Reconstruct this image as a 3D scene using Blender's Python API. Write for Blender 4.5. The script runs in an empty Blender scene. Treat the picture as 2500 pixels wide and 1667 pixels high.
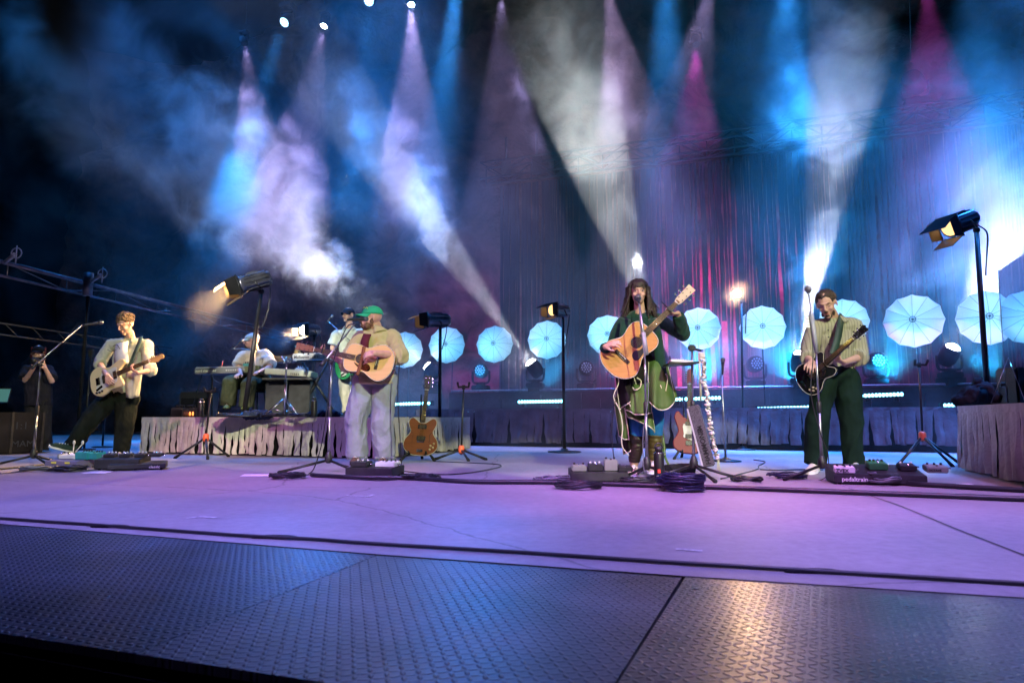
import bpy, bmesh, math, random
from mathutils import Vector, Matrix, Euler, noise as mnoise

R = math.radians
PI = math.pi
S = bpy.context.scene
# ------------------------------------------------------------------ camera
H = 0.50
FPX = 1620.0
PITCH = math.atan(185 / FPX)
cam_d = bpy.data.cameras.new("camera")
cam_d.sensor_width = 36
cam_d.lens = FPX / 2500 * 36
cam_d.clip_start = 0.05
cam_d.clip_end = 500
cam = bpy.data.objects.new("camera", cam_d)
S.collection.objects.link(cam)
cam.location = (0, 0, H)
cam.rotation_euler = (R(90) + PITCH, 0, 0)
S.camera = cam
cam_d.dof.use_dof = True
cam_d.dof.focus_distance = 6.4
cam_d.dof.aperture_fstop = 4.0
# ------------------------------------------------------------------ world: night sky
W = bpy.data.worlds.new("World")
S.world = W
W.use_nodes = True
nt = W.node_tree
sky = nt.nodes.new("ShaderNodeTexSky")
sky.sky_type = 'NISHITA'
sky.sun_disc = False
sky.sun_elevation = R(-4)
sky.sun_rotation = R(200)
nt.links.new(sky.outputs[0], nt.nodes["Background"].inputs[0])
nt.nodes["Background"].inputs[1].default_value = 0.004
# ------------------------------------------------------------------ view and sampling
S.view_settings.view_transform = 'Standard'
S.view_settings.look = 'None'
S.view_settings.gamma = 1
S.view_settings.exposure = 0
cy = S.cycles
cy.use_denoising = True
cy.max_bounces = 5
cy.diffuse_bounces = 2
cy.glossy_bounces = 2
cy.transmission_bounces = 4
cy.transparent_max_bounces = 8
cy.volume_bounces = 0
cy.volume_max_steps = 256
cy.sample_clamp_indirect = 4
cy.sample_clamp_direct = 0
cy.use_light_tree = True
cy.caustics_reflective = False
cy.caustics_refractive = False
# ------------------------------------------------------------------ pixel -> world (photo pixels, 2500 wide)
FW = Vector((0, math.cos(PITCH), math.sin(PITCH)))
UP = Vector((0, -math.sin(PITCH), math.cos(PITCH)))
def ray(px, py):
    return Vector(((px - 1250) / FPX, 0, 0)) + UP * ((833.5 - py) / FPX) + FW
def P(px, py, Y):
    d = ray(px, py)
    return Vector((0, 0, H)) + d * (Y / d.y)
def G(px, py, z=0.0):
    d = ray(px, py)
    return Vector((0, 0, H)) + d * ((z - H) / d.z)
def Z(px, py, Y):
    return P(px, py, Y).z
TH = R(-19)                       # the stage is turned against the camera
SU = Vector((math.cos(TH), math.sin(TH), 0))   # along the stage, to the right
SV = Vector((-math.sin(TH), math.cos(TH), 0))  # upstage
# ------------------------------------------------------------------ lights
def aim(o, target):
    d = Vector(target) - o.location
    o.rotation_euler = d.to_track_quat('-Z', 'Y').to_euler()
def spot(name, loc, target, power, angle, blend=0.3, color=(1, 1, 1), radius=0.05, vol=0.04, parent=None, spec=1.0):
    l = bpy.data.lights.new(name, 'SPOT')
    l.energy = power
    l.spot_size = R(angle)
    l.spot_blend = blend
    l.color = color
    l.shadow_soft_size = radius
    l.volume_factor = vol
    l.specular_factor = spec
    o = bpy.data.objects.new(name, l)
    S.collection.objects.link(o)
    o.location = loc
    aim(o, target)
    return o
BA = Vector((-1.75, 12.2, 0))     # left front foot of the back platform
def onback(px, py, off):
    """point where the pixel's ray meets the upright plane lying off metres upstage of the back platform's front"""
    d = ray(px, py); o = Vector((0, 0, H)); q = BA + SV * off
    return o + d * ((q - o).dot(SV) / d.dot(SV))
# ---- front-of-house lamps (the rig hangs out of the picture, above and behind the camera)
WARM = (0.96, 1.0, 0.62)
LILAC = (0.36, 0.26, 1.0)
PINK = (1.0, 0.22, 0.62)
BLUE = (0.04, 0.22, 1.0)
FRONT = Vector((3.2, -4.0, 6.2))
def ground_key(px, py, z=1.0):
    g = G(px, py); g.z = z
    return g
for (t, pw, an, dx) in [((250, 1122), 5200, 13.5, 0), ((890, 1140), 6200, 12.5, .0), ((1580, 1160), 5800, 13.5, 0), ((2010, 1154), 5600, 12.5, .1)]:
    spot("follow_spot", FRONT, ground_key(*t, 0.95) + Vector((dx, 0, 0)), pw, an, 0.15, WARM, 0.05, 0)
spot("follow_spot", Vector((-6.5, -4, 6.8)), Vector((-3.75, 9.9, 1.5)), 7000, 8, 0.4, (1, .95, .80), 0.05, 0)
spot("follow_spot", Vector((-4.5, -4, 7.0)), Vector((-2.65, 10.8, 1.6)), 11000, 7, 0.5, (.95, 1, .85), 0.05, 0)
# lilac and pink washes on the floor
def wash(x, y, tx, ty, pw, an, col, z=8.0):
    spot("wash_lamp", Vector((x, y, z)), Vector((tx, ty, 0)), pw, an, 1, col, 0.25, 0)
wash(-4, .5, -2.4, 4.6, 6600, 44, LILAC)
wash(1, .0, .6, 3.6, 5200, 40, LILAC)
wash(5, .5, 3.2, 3.4, 4900, 42, (.44, .31, 1))
wash(0, .5, 1.3, 4.7, 3300, 24, PINK)
wash(-3, 1.5, -2.0, 6.0, 1700, 24, PINK)
wash(3.5, 1, 3.6, 4.4, 1200, 22, (1, .3, .6))
wash(-6, 4.0, -6.5, 8.0, 1300, 40, (0.40, .34, 1))
wash(2, 4.0, 1.6, 7.6, 1700, 30, (.62, .28, .95))
spot("wash_lamp", Vector((-7, -1.0, 6.0)), Vector((-.5, 6.6, 1.0)), 900, 34, 1, (1, .25, .60), 0.1, 0)
spot("wash_lamp", Vector((-2.2, 1.0, 6.0)), Vector((-4.0, 9.0, .2)), 2200, 17, 1, (1, .35, .72), 0.1, 0)
spot("wash_lamp", Vector((-3, -1.0, 6.0)), Vector((2.0, 6.6, 1.0)), 700, 40, 1, (.75, .35, 1), 0.1, 0)
spot("wash_lamp", Vector((6, 0, 6.0)), Vector((5.5, 6.4, 0.3)), 2000, 30, 1, (1, .42, .8), 0.1, 0)
# added fill lamps upstage, without built heads, for a coloured sheen on the deck
for (x, z, tx, ty, pw, an, col) in ((-5.5, 3.2, -2.4, 2.9, 1300, 9, (.02, .24, 1)), (-3.2, 3.4, -1.2, 2.5, 950, 8, (.02, .24, 1)), (-.8, 3.4, -.1, 2.2, 800, 8, (.03, .26, 1)), (4.5, 4.0, 1.6, 1.7, 500, 9, (.5, .32, 1)), (-2, 6.5, -.7, 1.4, 300, 10, (.75, .5, .6))):
    spot("deck_fill", Vector((x, 12.0, z)), Vector((tx, ty, 0)), pw, an, 1, col, .3, 0)
# ---- beams from the heads hung above the stage
def down(px, py, off, tpx, tpy, toff, pw, an, col, bl=0.25, r=0.06):
    a, b = onback(px, py, off), onback(tpx, tpy, toff)
    return spot("beam_lamp", a + (b - a).normalized() * .06, b, pw, an, bl, col, r, 1)
HEADS = {}
LAV = (0.60, 0.46, 1.0)
SKYB = (0.03, 0.30, 1.0)
for (a, b, c, d, pw, an, col) in [(598, 108, 640, 420, 9000, 22, LAV), (790, 64, 722, 420, 19000, 25, LAV), (1004, 12, 1012, 420, 17000, 23, LAV), (1222, -12, 1245, 420, 11000, 25, LAV), (1480, -40, 1560, 420, 9000, 24, (.8, .55, 1)), (1740, -60, 1640, 420, 7500, 25, LAV)]:
    down(a, b, 1.3, c, d, .9, pw * .33, an, col)
for (a, b, c, d, pw, an) in [(693, 58, 570, 500, 42000, 15), (900, 6, 875, 500, 34000, 13), (1120, -60, 1050, 500, 34000, 13), (1620, -120, 1640, 500, 28000, 16), (1925, -120, 1900, 500, 34000, 19), (2360, -120, 2410, 400, 20000, 24), (30, -200, 100, 400, 12000, 34)]:
    down(a, b, 1.9, c, d, 1.0, pw * .7, an, SKYB, .6, .15)
down(1700, 112, 1.7, 1690, 420, 1.6, 2800, 34, (0.9, 0.08, 0.75), .35)
down(2262, -30, 1.7, 2290, 420, 1.6, 3800, 36, (0.9, 0.08, 0.75), .6)
# ---- beams rising from the heads on the back platform
WH = (0.88, 0.90, 1.0)
def up(px, py, off, tpx, tpy, toff, pw, an, col, bl=0.2, r=0.05):
    a, b = onback(px, py, off), onback(tpx, tpy, toff); HEADS[px] = (b - a).normalized()
    return spot("beam_lamp", a + (b - a).normalized() * .04, b, pw, an, bl, col, r, 1)
up(1043, 893, 1.6, 600, 470, .6, 6500, 34, WH, .6)
up(1295, 884, 1.6, 930, 380, .1, 12000, 14, WH)
up(1605, 850, 1.6, 1400, 200, .5, 13000, 20, (.92, .97, .95))
up(1955, 862, 1.6, 2065, 200, .5, 9500, 16.5, (.92, .92, 1))
up(2328, 846, 1.6, 2520, 500, .5, 4800, 40, WH, .9)
# ---- magenta and blue lamps standing behind, washing the curtain and the rock
spot("curtain_lamp", BA + SV * 3.9 + SU * 2.3 + Vector((0, 0, .3)), BA + SV * 5.4 + SU * 3.0 + Vector((0, 0, 1.2)), 6000, 58, 1, (.9, .02, .50), .2, .1)
spot("curtain_lamp", BA + SV * 3.9 + SU * 5.0 + Vector((0, 0, .3)), BA + SV * 5.4 + SU * 5.3 + Vector((0, 0, 1.2)), 2000, 58, 1, (.7, .02, .7), .2, .1)
spot("curtain_lamp", BA + SV * 3.9 + SU * -1 + Vector((0, 0, .3)), BA + SV * 5.6 + SU * -1 + Vector((0, 0, 2.2)), 450, 80, 1, (.45, .03, .8), .2, .1)
for k, (x, pw) in enumerate(((.5, 200), (2.0, 260), (3.5, 420), (5.0, 900), (6.5, 1500), (8.0, 1900), (9.5, 2300))):
    spot("curtain_lamp", BA + SV * 1.75 + SU * x + Vector((0, 0, 1.1)), BA + SV * 2.2 + SU * x + Vector((0, 0, 2.4)), pw, 120, 1, (.01, .44, 1), .3, 1)
# ---- added broad blue fills, with no heads behind them, that tint the smoke
for (px, off, tpx, tpy, pw, an) in ((300, .5, 600, 520, 19000, 50), (900, -.3, 900, 520, 15000, 42), (1900, -.6, 2000, 500, 9000, 44), (2700, -.6, 2350, 560, 15000, 50)):
    a = onback(px, -500, off); spot("smoke_fill", a, onback(tpx, tpy, off), pw, an, 1, (.03, .26, 1), .3, 1)
UPOW = 3.4
spot("wash_lamp", Vector((7.5, 4.0, 9.0)), Vector((4.6, 6.3, 1.2)), 2600, 22, 1, (.02, .20, 1), .2)
# ------------------------------------------------------------------ haze and smoke
def vol_haze(name, density, color=(0.9, 0.93, 1.0)):
    m = bpy.data.materials.new(name); m.use_nodes = True
    t = m.node_tree; t.nodes.clear()
    o = t.nodes.new("ShaderNodeOutputMaterial")
    v = t.nodes.new("ShaderNodeVolumePrincipled")
    v.inputs["Color"].default_value = (*color, 1)
    v.inputs["Density"].default_value = density
    t.links.new(v.outputs[0], o.inputs["Volume"])
    return m
def vol_smoke(name, density, scale=1.2, amp=1.0, edge=0.9, seed=0.0, detail=5.0, step=0.35, color=(0.95, 0.95, 0.97), dist=0.6):
    m = bpy.data.materials.new(name); m.use_nodes = True
    t = m.node_tree; t.nodes.clear(); N = t.nodes.new; L = t.links.new
    o = N("ShaderNodeOutputMaterial")
    v = N("ShaderNodeVolumePrincipled")
    v.inputs["Color"].default_value = (*color, 1)
    tc = N("ShaderNodeTexCoord")
    ge = N("ShaderNodeNewGeometry")
    ad = N("ShaderNodeVectorMath"); ad.operation = 'ADD'; ad.inputs[1].default_value = (seed * 3.1, seed * 1.7, seed * 2.3)
    L(ge.outputs["Position"], ad.inputs[0])
    nz = N("ShaderNodeTexNoise"); nz.inputs["Scale"].default_value = scale; nz.inputs["Detail"].default_value = detail
    nz.inputs["Roughness"].default_value = 0.62; nz.inputs["Distortion"].default_value = dist
    L(ad.outputs[0], nz.inputs["Vector"])
    ln = N("ShaderNodeVectorMath"); ln.operation = 'LENGTH'
    L(tc.outputs["Object"], ln.inputs[0])
    a = N("ShaderNodeMath"); a.operation = 'SUBTRACT'; a.inputs[0].default_value = 0.78   # 0.78 - r
    L(ln.outputs["Value"], a.inputs[1])
    b = N("ShaderNodeMath"); b.operation = 'MULTIPLY_ADD'; b.inputs[1].default_value = amp; b.inputs[2].default_value = -0.5 * amp
    L(nz.outputs[0], b.inputs[0])
    c = N("ShaderNodeMath"); c.operation = 'ADD'
    L(a.outputs[0], c.inputs[0]); L(b.outputs[0], c.inputs[1])
    mr = N("ShaderNodeMapRange"); mr.interpolation_type = 'SMOOTHSTEP'
    mr.inputs["From Min"].default_value = 0.0; mr.inputs["From Max"].default_value = edge
    mr.inputs["To Max"].default_value = density
    L(c.outputs[0], mr.inputs["Value"])
    # nothing left at the mesh boundary
    e = N("ShaderNodeMapRange"); e.inputs["From Min"].default_value = 1.0; e.inputs["From Max"].default_value = 0.8
    L(ln.outputs["Value"], e.inputs["Value"])
    f = N("ShaderNodeMath"); f.operation = 'MULTIPLY'
    L(mr.outputs[0], f.inputs[0]); L(e.outputs[0], f.inputs[1])
    L(f.outputs[0], v.inputs["Density"])
    L(v.outputs[0], o.inputs["Volume"])
    m.cycles.volume_step_rate = step
    return m
def ico(name, sub=3):
    bm = bmesh.new(); bmesh.ops.create_icosphere(bm, subdivisions=sub, radius=1.0)
    me = bpy.data.meshes.new(name); bm.to_mesh(me); bm.free()
    return me
def smoke(label, px, py, Y, rx, ry, rz, rot, mat, name="smoke_cloud"):
    """rx, rz in metres across and up, ry in depth; rot = lean in the picture's plane"""
    o = bpy.data.objects.new(name, ico(name))
    S.collection.objects.link(o)
    o.location = P(px, py, Y); o.scale = (rx, ry, rz)
    o.rotation_euler = (0, R(rot), 0)
    o.data.materials.append(mat)
    o["label"] = label; o["category"] = "smoke"; o["kind"] = "stuff"
    return o
def along(p0, p1, off0, off1):
    return onback(*p0, off0), onback(*p1, off1)
def plume(label, p0, p1, off0, off1, w, d, mat):
    """smoke drawn out from photo point p0 to p1; w half width, d half depth"""
    a, b = along(p0, p1, off0, off1)
    o = bpy.data.objects.new("smoke_cloud", ico("smoke_cloud")); S.collection.objects.link(o)
    o.location = (a + b) / 2; o.scale = ((b - a).length / 2, d, w)
    x = (b - a).normalized(); z = x.cross(SV).normalized(); y = z.cross(x)
    o.rotation_euler = Matrix((x, y, z)).transposed().to_euler()
    o.data.materials.append(mat)
    o["label"] = label; o["category"] = "smoke"; o["kind"] = "stuff"
    return o
plume("bright white billow of smoke left of the green capped singer", (905, 715), (600, 545), 1.1, .8, .80, .8, vol_smoke("smoke_bright", .7, 2.4, 2.8, .9, 1.0, 6, .5))
plume("tall pale smoke bank rising over the keyboard player", (860, 760), (330, 130), .9, .5, 2.2, 1.2, vol_smoke("smoke_bank", .55, .85, 2.6, .8, 2.0, 6, .5))
plume("faint grey green smoke drifting in the upper left", (520, 560), (-60, -160), .6, .3, 2.8, 1.6, vol_smoke("smoke_left", .20, .6, 2.0, .9, 5.0))
plume("long streak of smoke in the beam over the green capped singer", (1200, 770), (760, 100), 1.3, .4, 1.1, .9, vol_smoke("smoke_streak", .5, 1.4, 2.4, .8, 4.0, 6, .5))
plume("grey smoke hanging above the woman singer", (1570, 610), (1260, -120), 1.2, .5, 1.5, 1.0, vol_smoke("smoke_grey", .40, 1.1, 2.2, .7, 6.0, 6, .5))
plume("small white puff of smoke over the woman's head", (1562, 672), (1548, 606), 1.3, 1.3, .15, .15, vol_smoke("smoke_puff", 2.2, 5, 1.9, .4, 7.0))
plume("lower white smoke column above the guitarist on the right", (1950, 880), (2050, 400), 1.5, 1.2, .75, .7, vol_smoke("smoke_column", .38, 1.7, 2.0, .7, 3.0, 6, .5))
plume("upper grey smoke column above the guitarist on the right", (1990, 560), (2080, -120), 1.2, .6, 1.2, 1.0, vol_smoke("smoke_column_top", .6, 1.2, 2.2, .7, 3.5, 6, .5))
plume("glowing smoke cloud at the right edge behind the tall lamp", (2280, 860), (2600, 300), 1.3, .6, 1.6, 1.0, vol_smoke("smoke_right", .5, 1.0, 1.9, .7, 8.0, 6, .5))
plume("blue lit smoke low behind the row of umbrellas", (800, 930), (2950, 850), 1.9, 1.9, 1.6, .8, vol_smoke("smoke_low", .6, .9, 1.2, .8, 9.0))
# the thin uneven air over the back of the stage
a = onback(1250, 300, .5)
o = bpy.data.objects.new("smoke_veil", ico("smoke_veil")); S.collection.objects.link(o); o.location = Vector((a.x, a.y, 5.2)); o.scale = (19, 3.3, 13); o.rotation_euler = (0, 0, TH)
o.data.materials.append(vol_smoke("smoke_veil_air", .085, .38, 2.6, 1.2, 12.0, 5, .8)); o["label"] = "thin uneven veil of smoke in which the lamps' cones show"; o["category"] = "smoke"; o["kind"] = "stuff"
plume("warm lit wisp of smoke in front of the tall left barn door lamp", (640, 680), (420, 800), -4.1, -4.2, .6, .5, vol_smoke("smoke_warm", .13, 1.6, 2.0, 1.0, 15.0))
plume("warm lit smoke in front of the glaring lamp behind the keyboards", (760, 800), (620, 850), -1.2, -1.3, .45, .5, vol_smoke("smoke_warm", .7, 1.6, 1.6, .9, 16.0))
plume("small smoke puff added as a halo round the amber glowing lamp", (1755, 695), (1835, 745), -.5, -.5, .36, .36, vol_smoke("smoke_warm", 1.1, 1.8, .6, .9, 17.0))  # added puff that imitates the bloom round the amber lens
plume("broad soft cloud spreading above the tall lamp at the right edge", (2150, 620), (2620, 180), 1.2, .6, 1.5, 1.0, vol_smoke("smoke_soft", .25, .9, 1.7, 1.0, 21.0, 6, .5))
# ------------------------------------------------------------------ materials
def mat(name, col, rough=0.6, metal=0.0, var=0.0, vscale=8.0, bump=0.0, bscale=60.0, spec=0.5, bdist=0.01, col2=None, sheen=0.0, coat=0.0):
    """procedural principled: colour varied by noise between col and col2 (own stains / weave), bump by noise"""
    m = bpy.data.materials.new(name); m.use_nodes = True
    t = m.node_tree; N = t.nodes.new; L = t.links.new
    b = t.nodes["Principled BSDF"]
    b.inputs["Base Color"].default_value = (*col, 1)
    b.inputs["Roughness"].default_value = rough
    if rough >= .8: spec = min(spec, .12)
    b.inputs["Metallic"].default_value = metal
    b.inputs["Specular IOR Level"].default_value = spec
    b.inputs["Sheen Weight"].default_value = sheen
    b.inputs["Coat Weight"].default_value = coat
    tc = N("ShaderNodeTexCoord")
    if var > 0 or col2:
        nz = N("ShaderNodeTexNoise"); nz.inputs["Scale"].default_value = vscale; nz.inputs["Detail"].default_value = 5
        L(tc.outputs["Object"], nz.inputs["Vector"])
        cr = N("ShaderNodeMix"); cr.data_type = 'RGBA'
        c2 = col2 if col2 else tuple(max(0, c * (1 - var)) for c in col)
        c1 = col if col2 else tuple(min(1, c * (1 + var)) for c in col)
        cr.inputs[6].default_value = (*c1, 1); cr.inputs[7].default_value = (*c2, 1)
        mr = N("ShaderNodeMapRange"); mr.inputs["From Min"].default_value = .35; mr.inputs["From Max"].default_value = .65
        L(nz.outputs[0], mr.inputs["Value"]); L(mr.outputs[0], cr.inputs[0]); L(cr.outputs[2], b.inputs["Base Color"])
    if bump > 0:
        n2 = N("ShaderNodeTexNoise"); n2.inputs["Scale"].default_value = bscale; n2.inputs["Detail"].default_value = 4
        L(tc.outputs["Object"], n2.inputs["Vector"])
        bp = N("ShaderNodeBump"); bp.inputs["Strength"].default_value = bump; bp.inputs["Distance"].default_value = bdist
        L(n2.outputs[0], bp.inputs["Height"]); L(bp.outputs[0], b.inputs["Normal"])
    return m
def emat(name, col, strength, sample=False):
    m = bpy.data.materials.new(name); m.use_nodes = True
    b = m.node_tree.nodes["Principled BSDF"]
    b.inputs["Base Color"].default_value = (*[c * .5 for c in col], 1)
    b.inputs["Emission Color"].default_value = (*col, 1); b.inputs["Emission Strength"].default_value = strength
    if not sample: m.cycles.emission_sampling = 'NONE'
    return m
def wood_mat(name, c1, c2, rough=.3, scale=14, axis=0):
    m = bpy.data.materials.new(name); m.use_nodes = True
    t = m.node_tree; N = t.nodes.new; L = t.links.new; b = t.nodes["Principled BSDF"]
    tc = N("ShaderNodeTexCoord"); mp = N("ShaderNodeMapping")
    sc = [scale * 2.2] * 3; sc[axis] = scale * .12; mp.inputs["Scale"].default_value = sc
    nz = N("ShaderNodeTexNoise"); nz.inputs["Detail"].default_value = 6; nz.inputs["Scale"].default_value = 2.2
    cr = N("ShaderNodeMix"); cr.data_type = 'RGBA'; cr.inputs[6].default_value = (*c1, 1); cr.inputs[7].default_value = (*c2, 1)
    L(tc.outputs["Object"], mp.inputs[0]); L(mp.outputs[0], nz.inputs["Vector"]); L(nz.outputs[0], cr.inputs[0]); L(cr.outputs[2], b.inputs[0])
    b.inputs["Roughness"].default_value = rough; b.inputs["Coat Weight"].default_value = .25
    return m
M = {}
M['black'] = mat("black_metal", (.016, .016, .018), .42, .3, var=.4, vscale=20)
M['blackp'] = mat("black_plastic", (.02, .02, .022), .5, 0, var=.3, vscale=15, bump=.2, bscale=90)
M['matteblack'] = mat("matte_black", (.010, .010, .012), .9, var=.4, vscale=4, spec=.12)
M['chrome'] = mat("chrome", (.75, .76, .78), .15, 1.0, var=.1)
M['steel'] = mat("brushed_steel", (.35, .36, .4), .35, .9, var=.25, vscale=12)
M['alu'] = mat("aluminium_tube", (.14, .15, .18), .35, .85, var=.25, vscale=6)
M['rubber'] = mat("rubber", (.02, .02, .02), .8)
M['orange'] = mat("orange_plastic", (.75, .12, .04), .5)
M['cable'] = mat("black_cable", (.012, .012, .016), .45, var=.3)
M['cableblue'] = mat("dark_blue_cable", (.012, .016, .045), .4, var=.3)
M['cablegrey'] = mat("grey_cable", (.12, .13, .15), .4, var=.3)
M['white'] = mat("white_paint", (.75, .75, .74), .5, var=.06)
M['paper'] = mat("paper", (.8, .8, .8), .9, var=.05)
M['grey'] = mat("grey_plastic", (.3, .31, .34), .5, var=.15)
M['lgrey'] = mat("light_grey_plastic", (.55, .56, .58), .45, var=.08)
M['teal'] = mat("teal_enamel", (.03, .30, .30), .4, var=.15)
M['green'] = mat("green_enamel", (.03, .16, .05), .35, var=.2)
M['yellow'] = mat("yellow_tape", (.75, .7, .1), .6)
M['cloth'] = mat("skirt_cloth", (.46, .42, .40), .95, var=.12, vscale=5, bump=.8, bscale=14, bdist=.02, sheen=.2)
M['clothdark'] = mat("dark_skirt_cloth", (.14, .13, .15), .95, var=.2, vscale=4, bump=.8, bscale=12, bdist=.02)
M['ink'] = mat("dark_ink", (.01, .01, .012), .7)
M['inkw'] = mat("white_ink", (.8, .82, .8), .6)
M['leather'] = mat("strap_leather", (.02, .05, .035), .6, var=.3)
M['eye'] = mat("eye", (.03, .02, .02), .15)
M['gold'] = mat("brass", (.6, .42, .15), .3, .9)
# ------------------------------------------------------------------ meshes
def frame(o, x, z):
    """matrix with origin o, local x along x and local z as close to z as it gets"""
    x = Vector(x).normalized(); z = Vector(z); y = z.cross(x).normalized(); z = x.cross(y).normalized()
    m = Matrix((x, y, z)).transposed().to_4x4(); m.translation = Vector(o)
    return m
def zframe(o, z, x=(1, 0, 0)):
    z = Vector(z).normalized(); x = Vector(x)
    y = z.cross(x)
    if y.length < 1e-4: y = z.cross(Vector((0, 1, 0)))
    y.normalize(); x = y.cross(z).normalized()
    m = Matrix((x, y, z)).transposed().to_4x4(); m.translation = Vector(o)
    return m
def upframe(o, z):
    """local z along z, local y as near to world up as it gets"""
    z = Vector(z).normalized(); x = Vector((0, 0, 1)).cross(z).normalized(); y = z.cross(x)
    m = Matrix((x, y, z)).transposed().to_4x4(); m.translation = Vector(o)
    return m
I4 = Matrix.Identity(4)
def catmull(pts, n=6, closed=True):
    out = []; k = len(pts); dim = len(pts[0])
    rng = range(k) if closed else range(k - 1)
    for i in rng:
        p = [pts[(i + j - 1) % k] if closed else pts[min(max(i + j - 1, 0), k - 1)] for j in range(4)]
        for s in range(n):
            t = s / n
            out.append(tuple(.5 * ((2 * p[1][d]) + (-p[0][d] + p[2][d]) * t + (2 * p[0][d] - 5 * p[1][d] + 4 * p[2][d] - p[3][d]) * t * t + (-p[0][d] + 3 * p[1][d] - 3 * p[2][d] + p[3][d]) * t ** 3) for d in range(dim)))
    if not closed: out.append(tuple(pts[-1]))
    return out
class MB:
    def __init__(s): s.bm = bmesh.new(); s.mats = []; s.mi = 0
    def use(s, m):
        if m not in s.mats: s.mats.append(m)
        s.mi = s.mats.index(m); return s
    def _f(s, vs):
        try:
            f = s.bm.faces.new(vs); f.material_index = s.mi; f.smooth = True; return f
        except ValueError: return None
    def box(s, c, size, M=I4, rot=None, bev=0.0):
        sx, sy, sz = [a / 2 for a in size]
        m = M @ Matrix.Translation(c)
        if rot is not None: m = m @ Euler(rot).to_matrix().to_4x4()
        if bev <= 0:
            v = [s.bm.verts.new(m @ Vector((x * sx, y * sy, z * sz))) for x in (-1, 1) for y in (-1, 1) for z in (-1, 1)]
            for q in ((0, 1, 3, 2), (4, 6, 7, 5), (0, 4, 5, 1), (2, 3, 7, 6), (0, 2, 6, 4), (1, 5, 7, 3)):
                f = s._f([v[i] for i in q])
                if f: f.smooth = False
        else:
            tb = bmesh.new(); bmesh.ops.create_cube(tb, size=1)
            for v in tb.verts: v.co = Vector((v.co.x * 2 * sx, v.co.y * 2 * sy, v.co.z * 2 * sz))
            bmesh.ops.bevel(tb, geom=tb.edges[:], offset=min(bev, min(size) * .45), segments=2, affect='EDGES')
            s._merge(tb, m); tb.free()
        return s
    def _merge(s, tb, m=I4, smooth=False):
        vm = {v: s.bm.verts.new(m @ v.co) for v in tb.verts}
        for f in tb.faces:
            g = s._f([vm[v] for v in f.verts])
            if g: g.smooth = smooth
    def ball(s, c, r, M=I4, seg=12, rot=None):
        if not hasattr(r, '__len__'): r = (r, r, r)
        m = M @ Matrix.Translation(c)
        if rot is not None: m = m @ Euler(rot).to_matrix().to_4x4()
        tb = bmesh.new(); bmesh.ops.create_uvsphere(tb, u_segments=seg, v_segments=max(4, seg // 2 + 1), radius=1)
        for v in tb.verts: v.co = Vector((v.co.x * r[0], v.co.y * r[1], v.co.z * r[2]))
        s._merge(tb, m, True); tb.free(); return s
    def tube(s, pts, r, seg=8, M=I4, caps=True, closed=False, flat=1.0, ref=None):
        pts = [M @ Vector(p) for p in pts]; n = len(pts)
        rs = r if hasattr(r, '__len__') else [r] * n
        rings = []; nrm = None
        for i, p in enumerate(pts):
            a = pts[(i - 1) % n] if (closed or i > 0) else p; b = pts[(i + 1) % n] if (closed or i < n - 1) else p
            t = (b - a)
            if t.length < 1e-9: t = Vector((0, 0, 1))
            t.normalize()
            if nrm is None:
                up = Vector(ref) if ref is not None else (Vector((0, 0, 1)) if abs(t.z) < .9 else Vector((0, 1, 0)))
                nrm = (up - t * up.dot(t)).normalized()
            else:
                nrm = nrm - t * nrm.dot(t)
                nrm = nrm.normalized() if nrm.length > 1e-6 else t.orthogonal().normalized()
            bn = t.cross(nrm)
            rings.append([s.bm.verts.new(p + (nrm * math.cos(2 * PI * k / seg) * flat + bn * math.sin(2 * PI * k / seg)) * rs[i]) for k in range(seg)])
        for i in range(n if closed else n - 1):
            A, B = rings[i], rings[(i + 1) % n]
            for k in range(seg): s._f([A[k], A[(k + 1) % seg], B[(k + 1) % seg], B[k]])
        if caps and not closed:
            for rg, rev in ((rings[0], True), (rings[-1], False)):
                f = s._f(rg[::-1] if rev else rg)
                if f: f.smooth = False
        return s
    def rod(s, a, b, r, r2=None, seg=10, M=I4):
        return s.tube([a, b], [r, r if r2 is None else r2], seg, M)
    def lathe(s, prof, seg=20, M=I4, caps=True):
        rings = [[s.bm.verts.new(M @ Vector((r * math.cos(2 * PI * k / seg), r * math.sin(2 * PI * k / seg), z))) for k in range(seg)] for r, z in prof]
        for A, B in zip(rings, rings[1:]):
            for k in range(seg): s._f([A[k], A[(k + 1) % seg], B[(k + 1) % seg], B[k]])
        if caps: s._f(rings[0][::-1]); s._f(rings[-1])
        return s
    def prism(s, out, z0, z1, M=I4, bev=0.0):
        """closed outline [(x, y)] (counter-clockwise) between z0 and z1, edges eased by bev"""
        n = len(out)
        def ring(z, ins):
            res = []
            for i in range(n):
                a, b, c = Vector(out[i - 1]), Vector(out[i]), Vector(out[(i + 1) % n])
                d = (c - a)
                nn = Vector((-d.y, d.x)); nn = nn.normalized() if nn.length > 1e-9 else nn
                q = b + nn * ins
                res.append(s.bm.verts.new(M @ Vector((q.x, q.y, z))))
            return res
        rs = [ring(z0, bev), ring(z0 + bev, 0), ring(z1 - bev, 0), ring(z1, bev)] if bev > 0 else [ring(z0, 0), ring(z1, 0)]
        for A, B in zip(rs, rs[1:]):
            for k in range(n): s._f([A[k], A[(k + 1) % n], B[(k + 1) % n], B[k]])
        for rg in (rs[0][::-1], rs[-1]):
            f = s._f(rg)
            if f: f.smooth = False
        return s
    def sheet(s, rows, closed=False):
        g = [[s.bm.verts.new(Vector(p)) for p in r] for r in rows]
        for A, B in zip(g, g[1:]):
            for k in range(len(A) - (0 if closed else 1)): s._f([A[k], A[(k + 1) % len(A)], B[(k + 1) % len(A)], B[k]])
        return s
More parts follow.
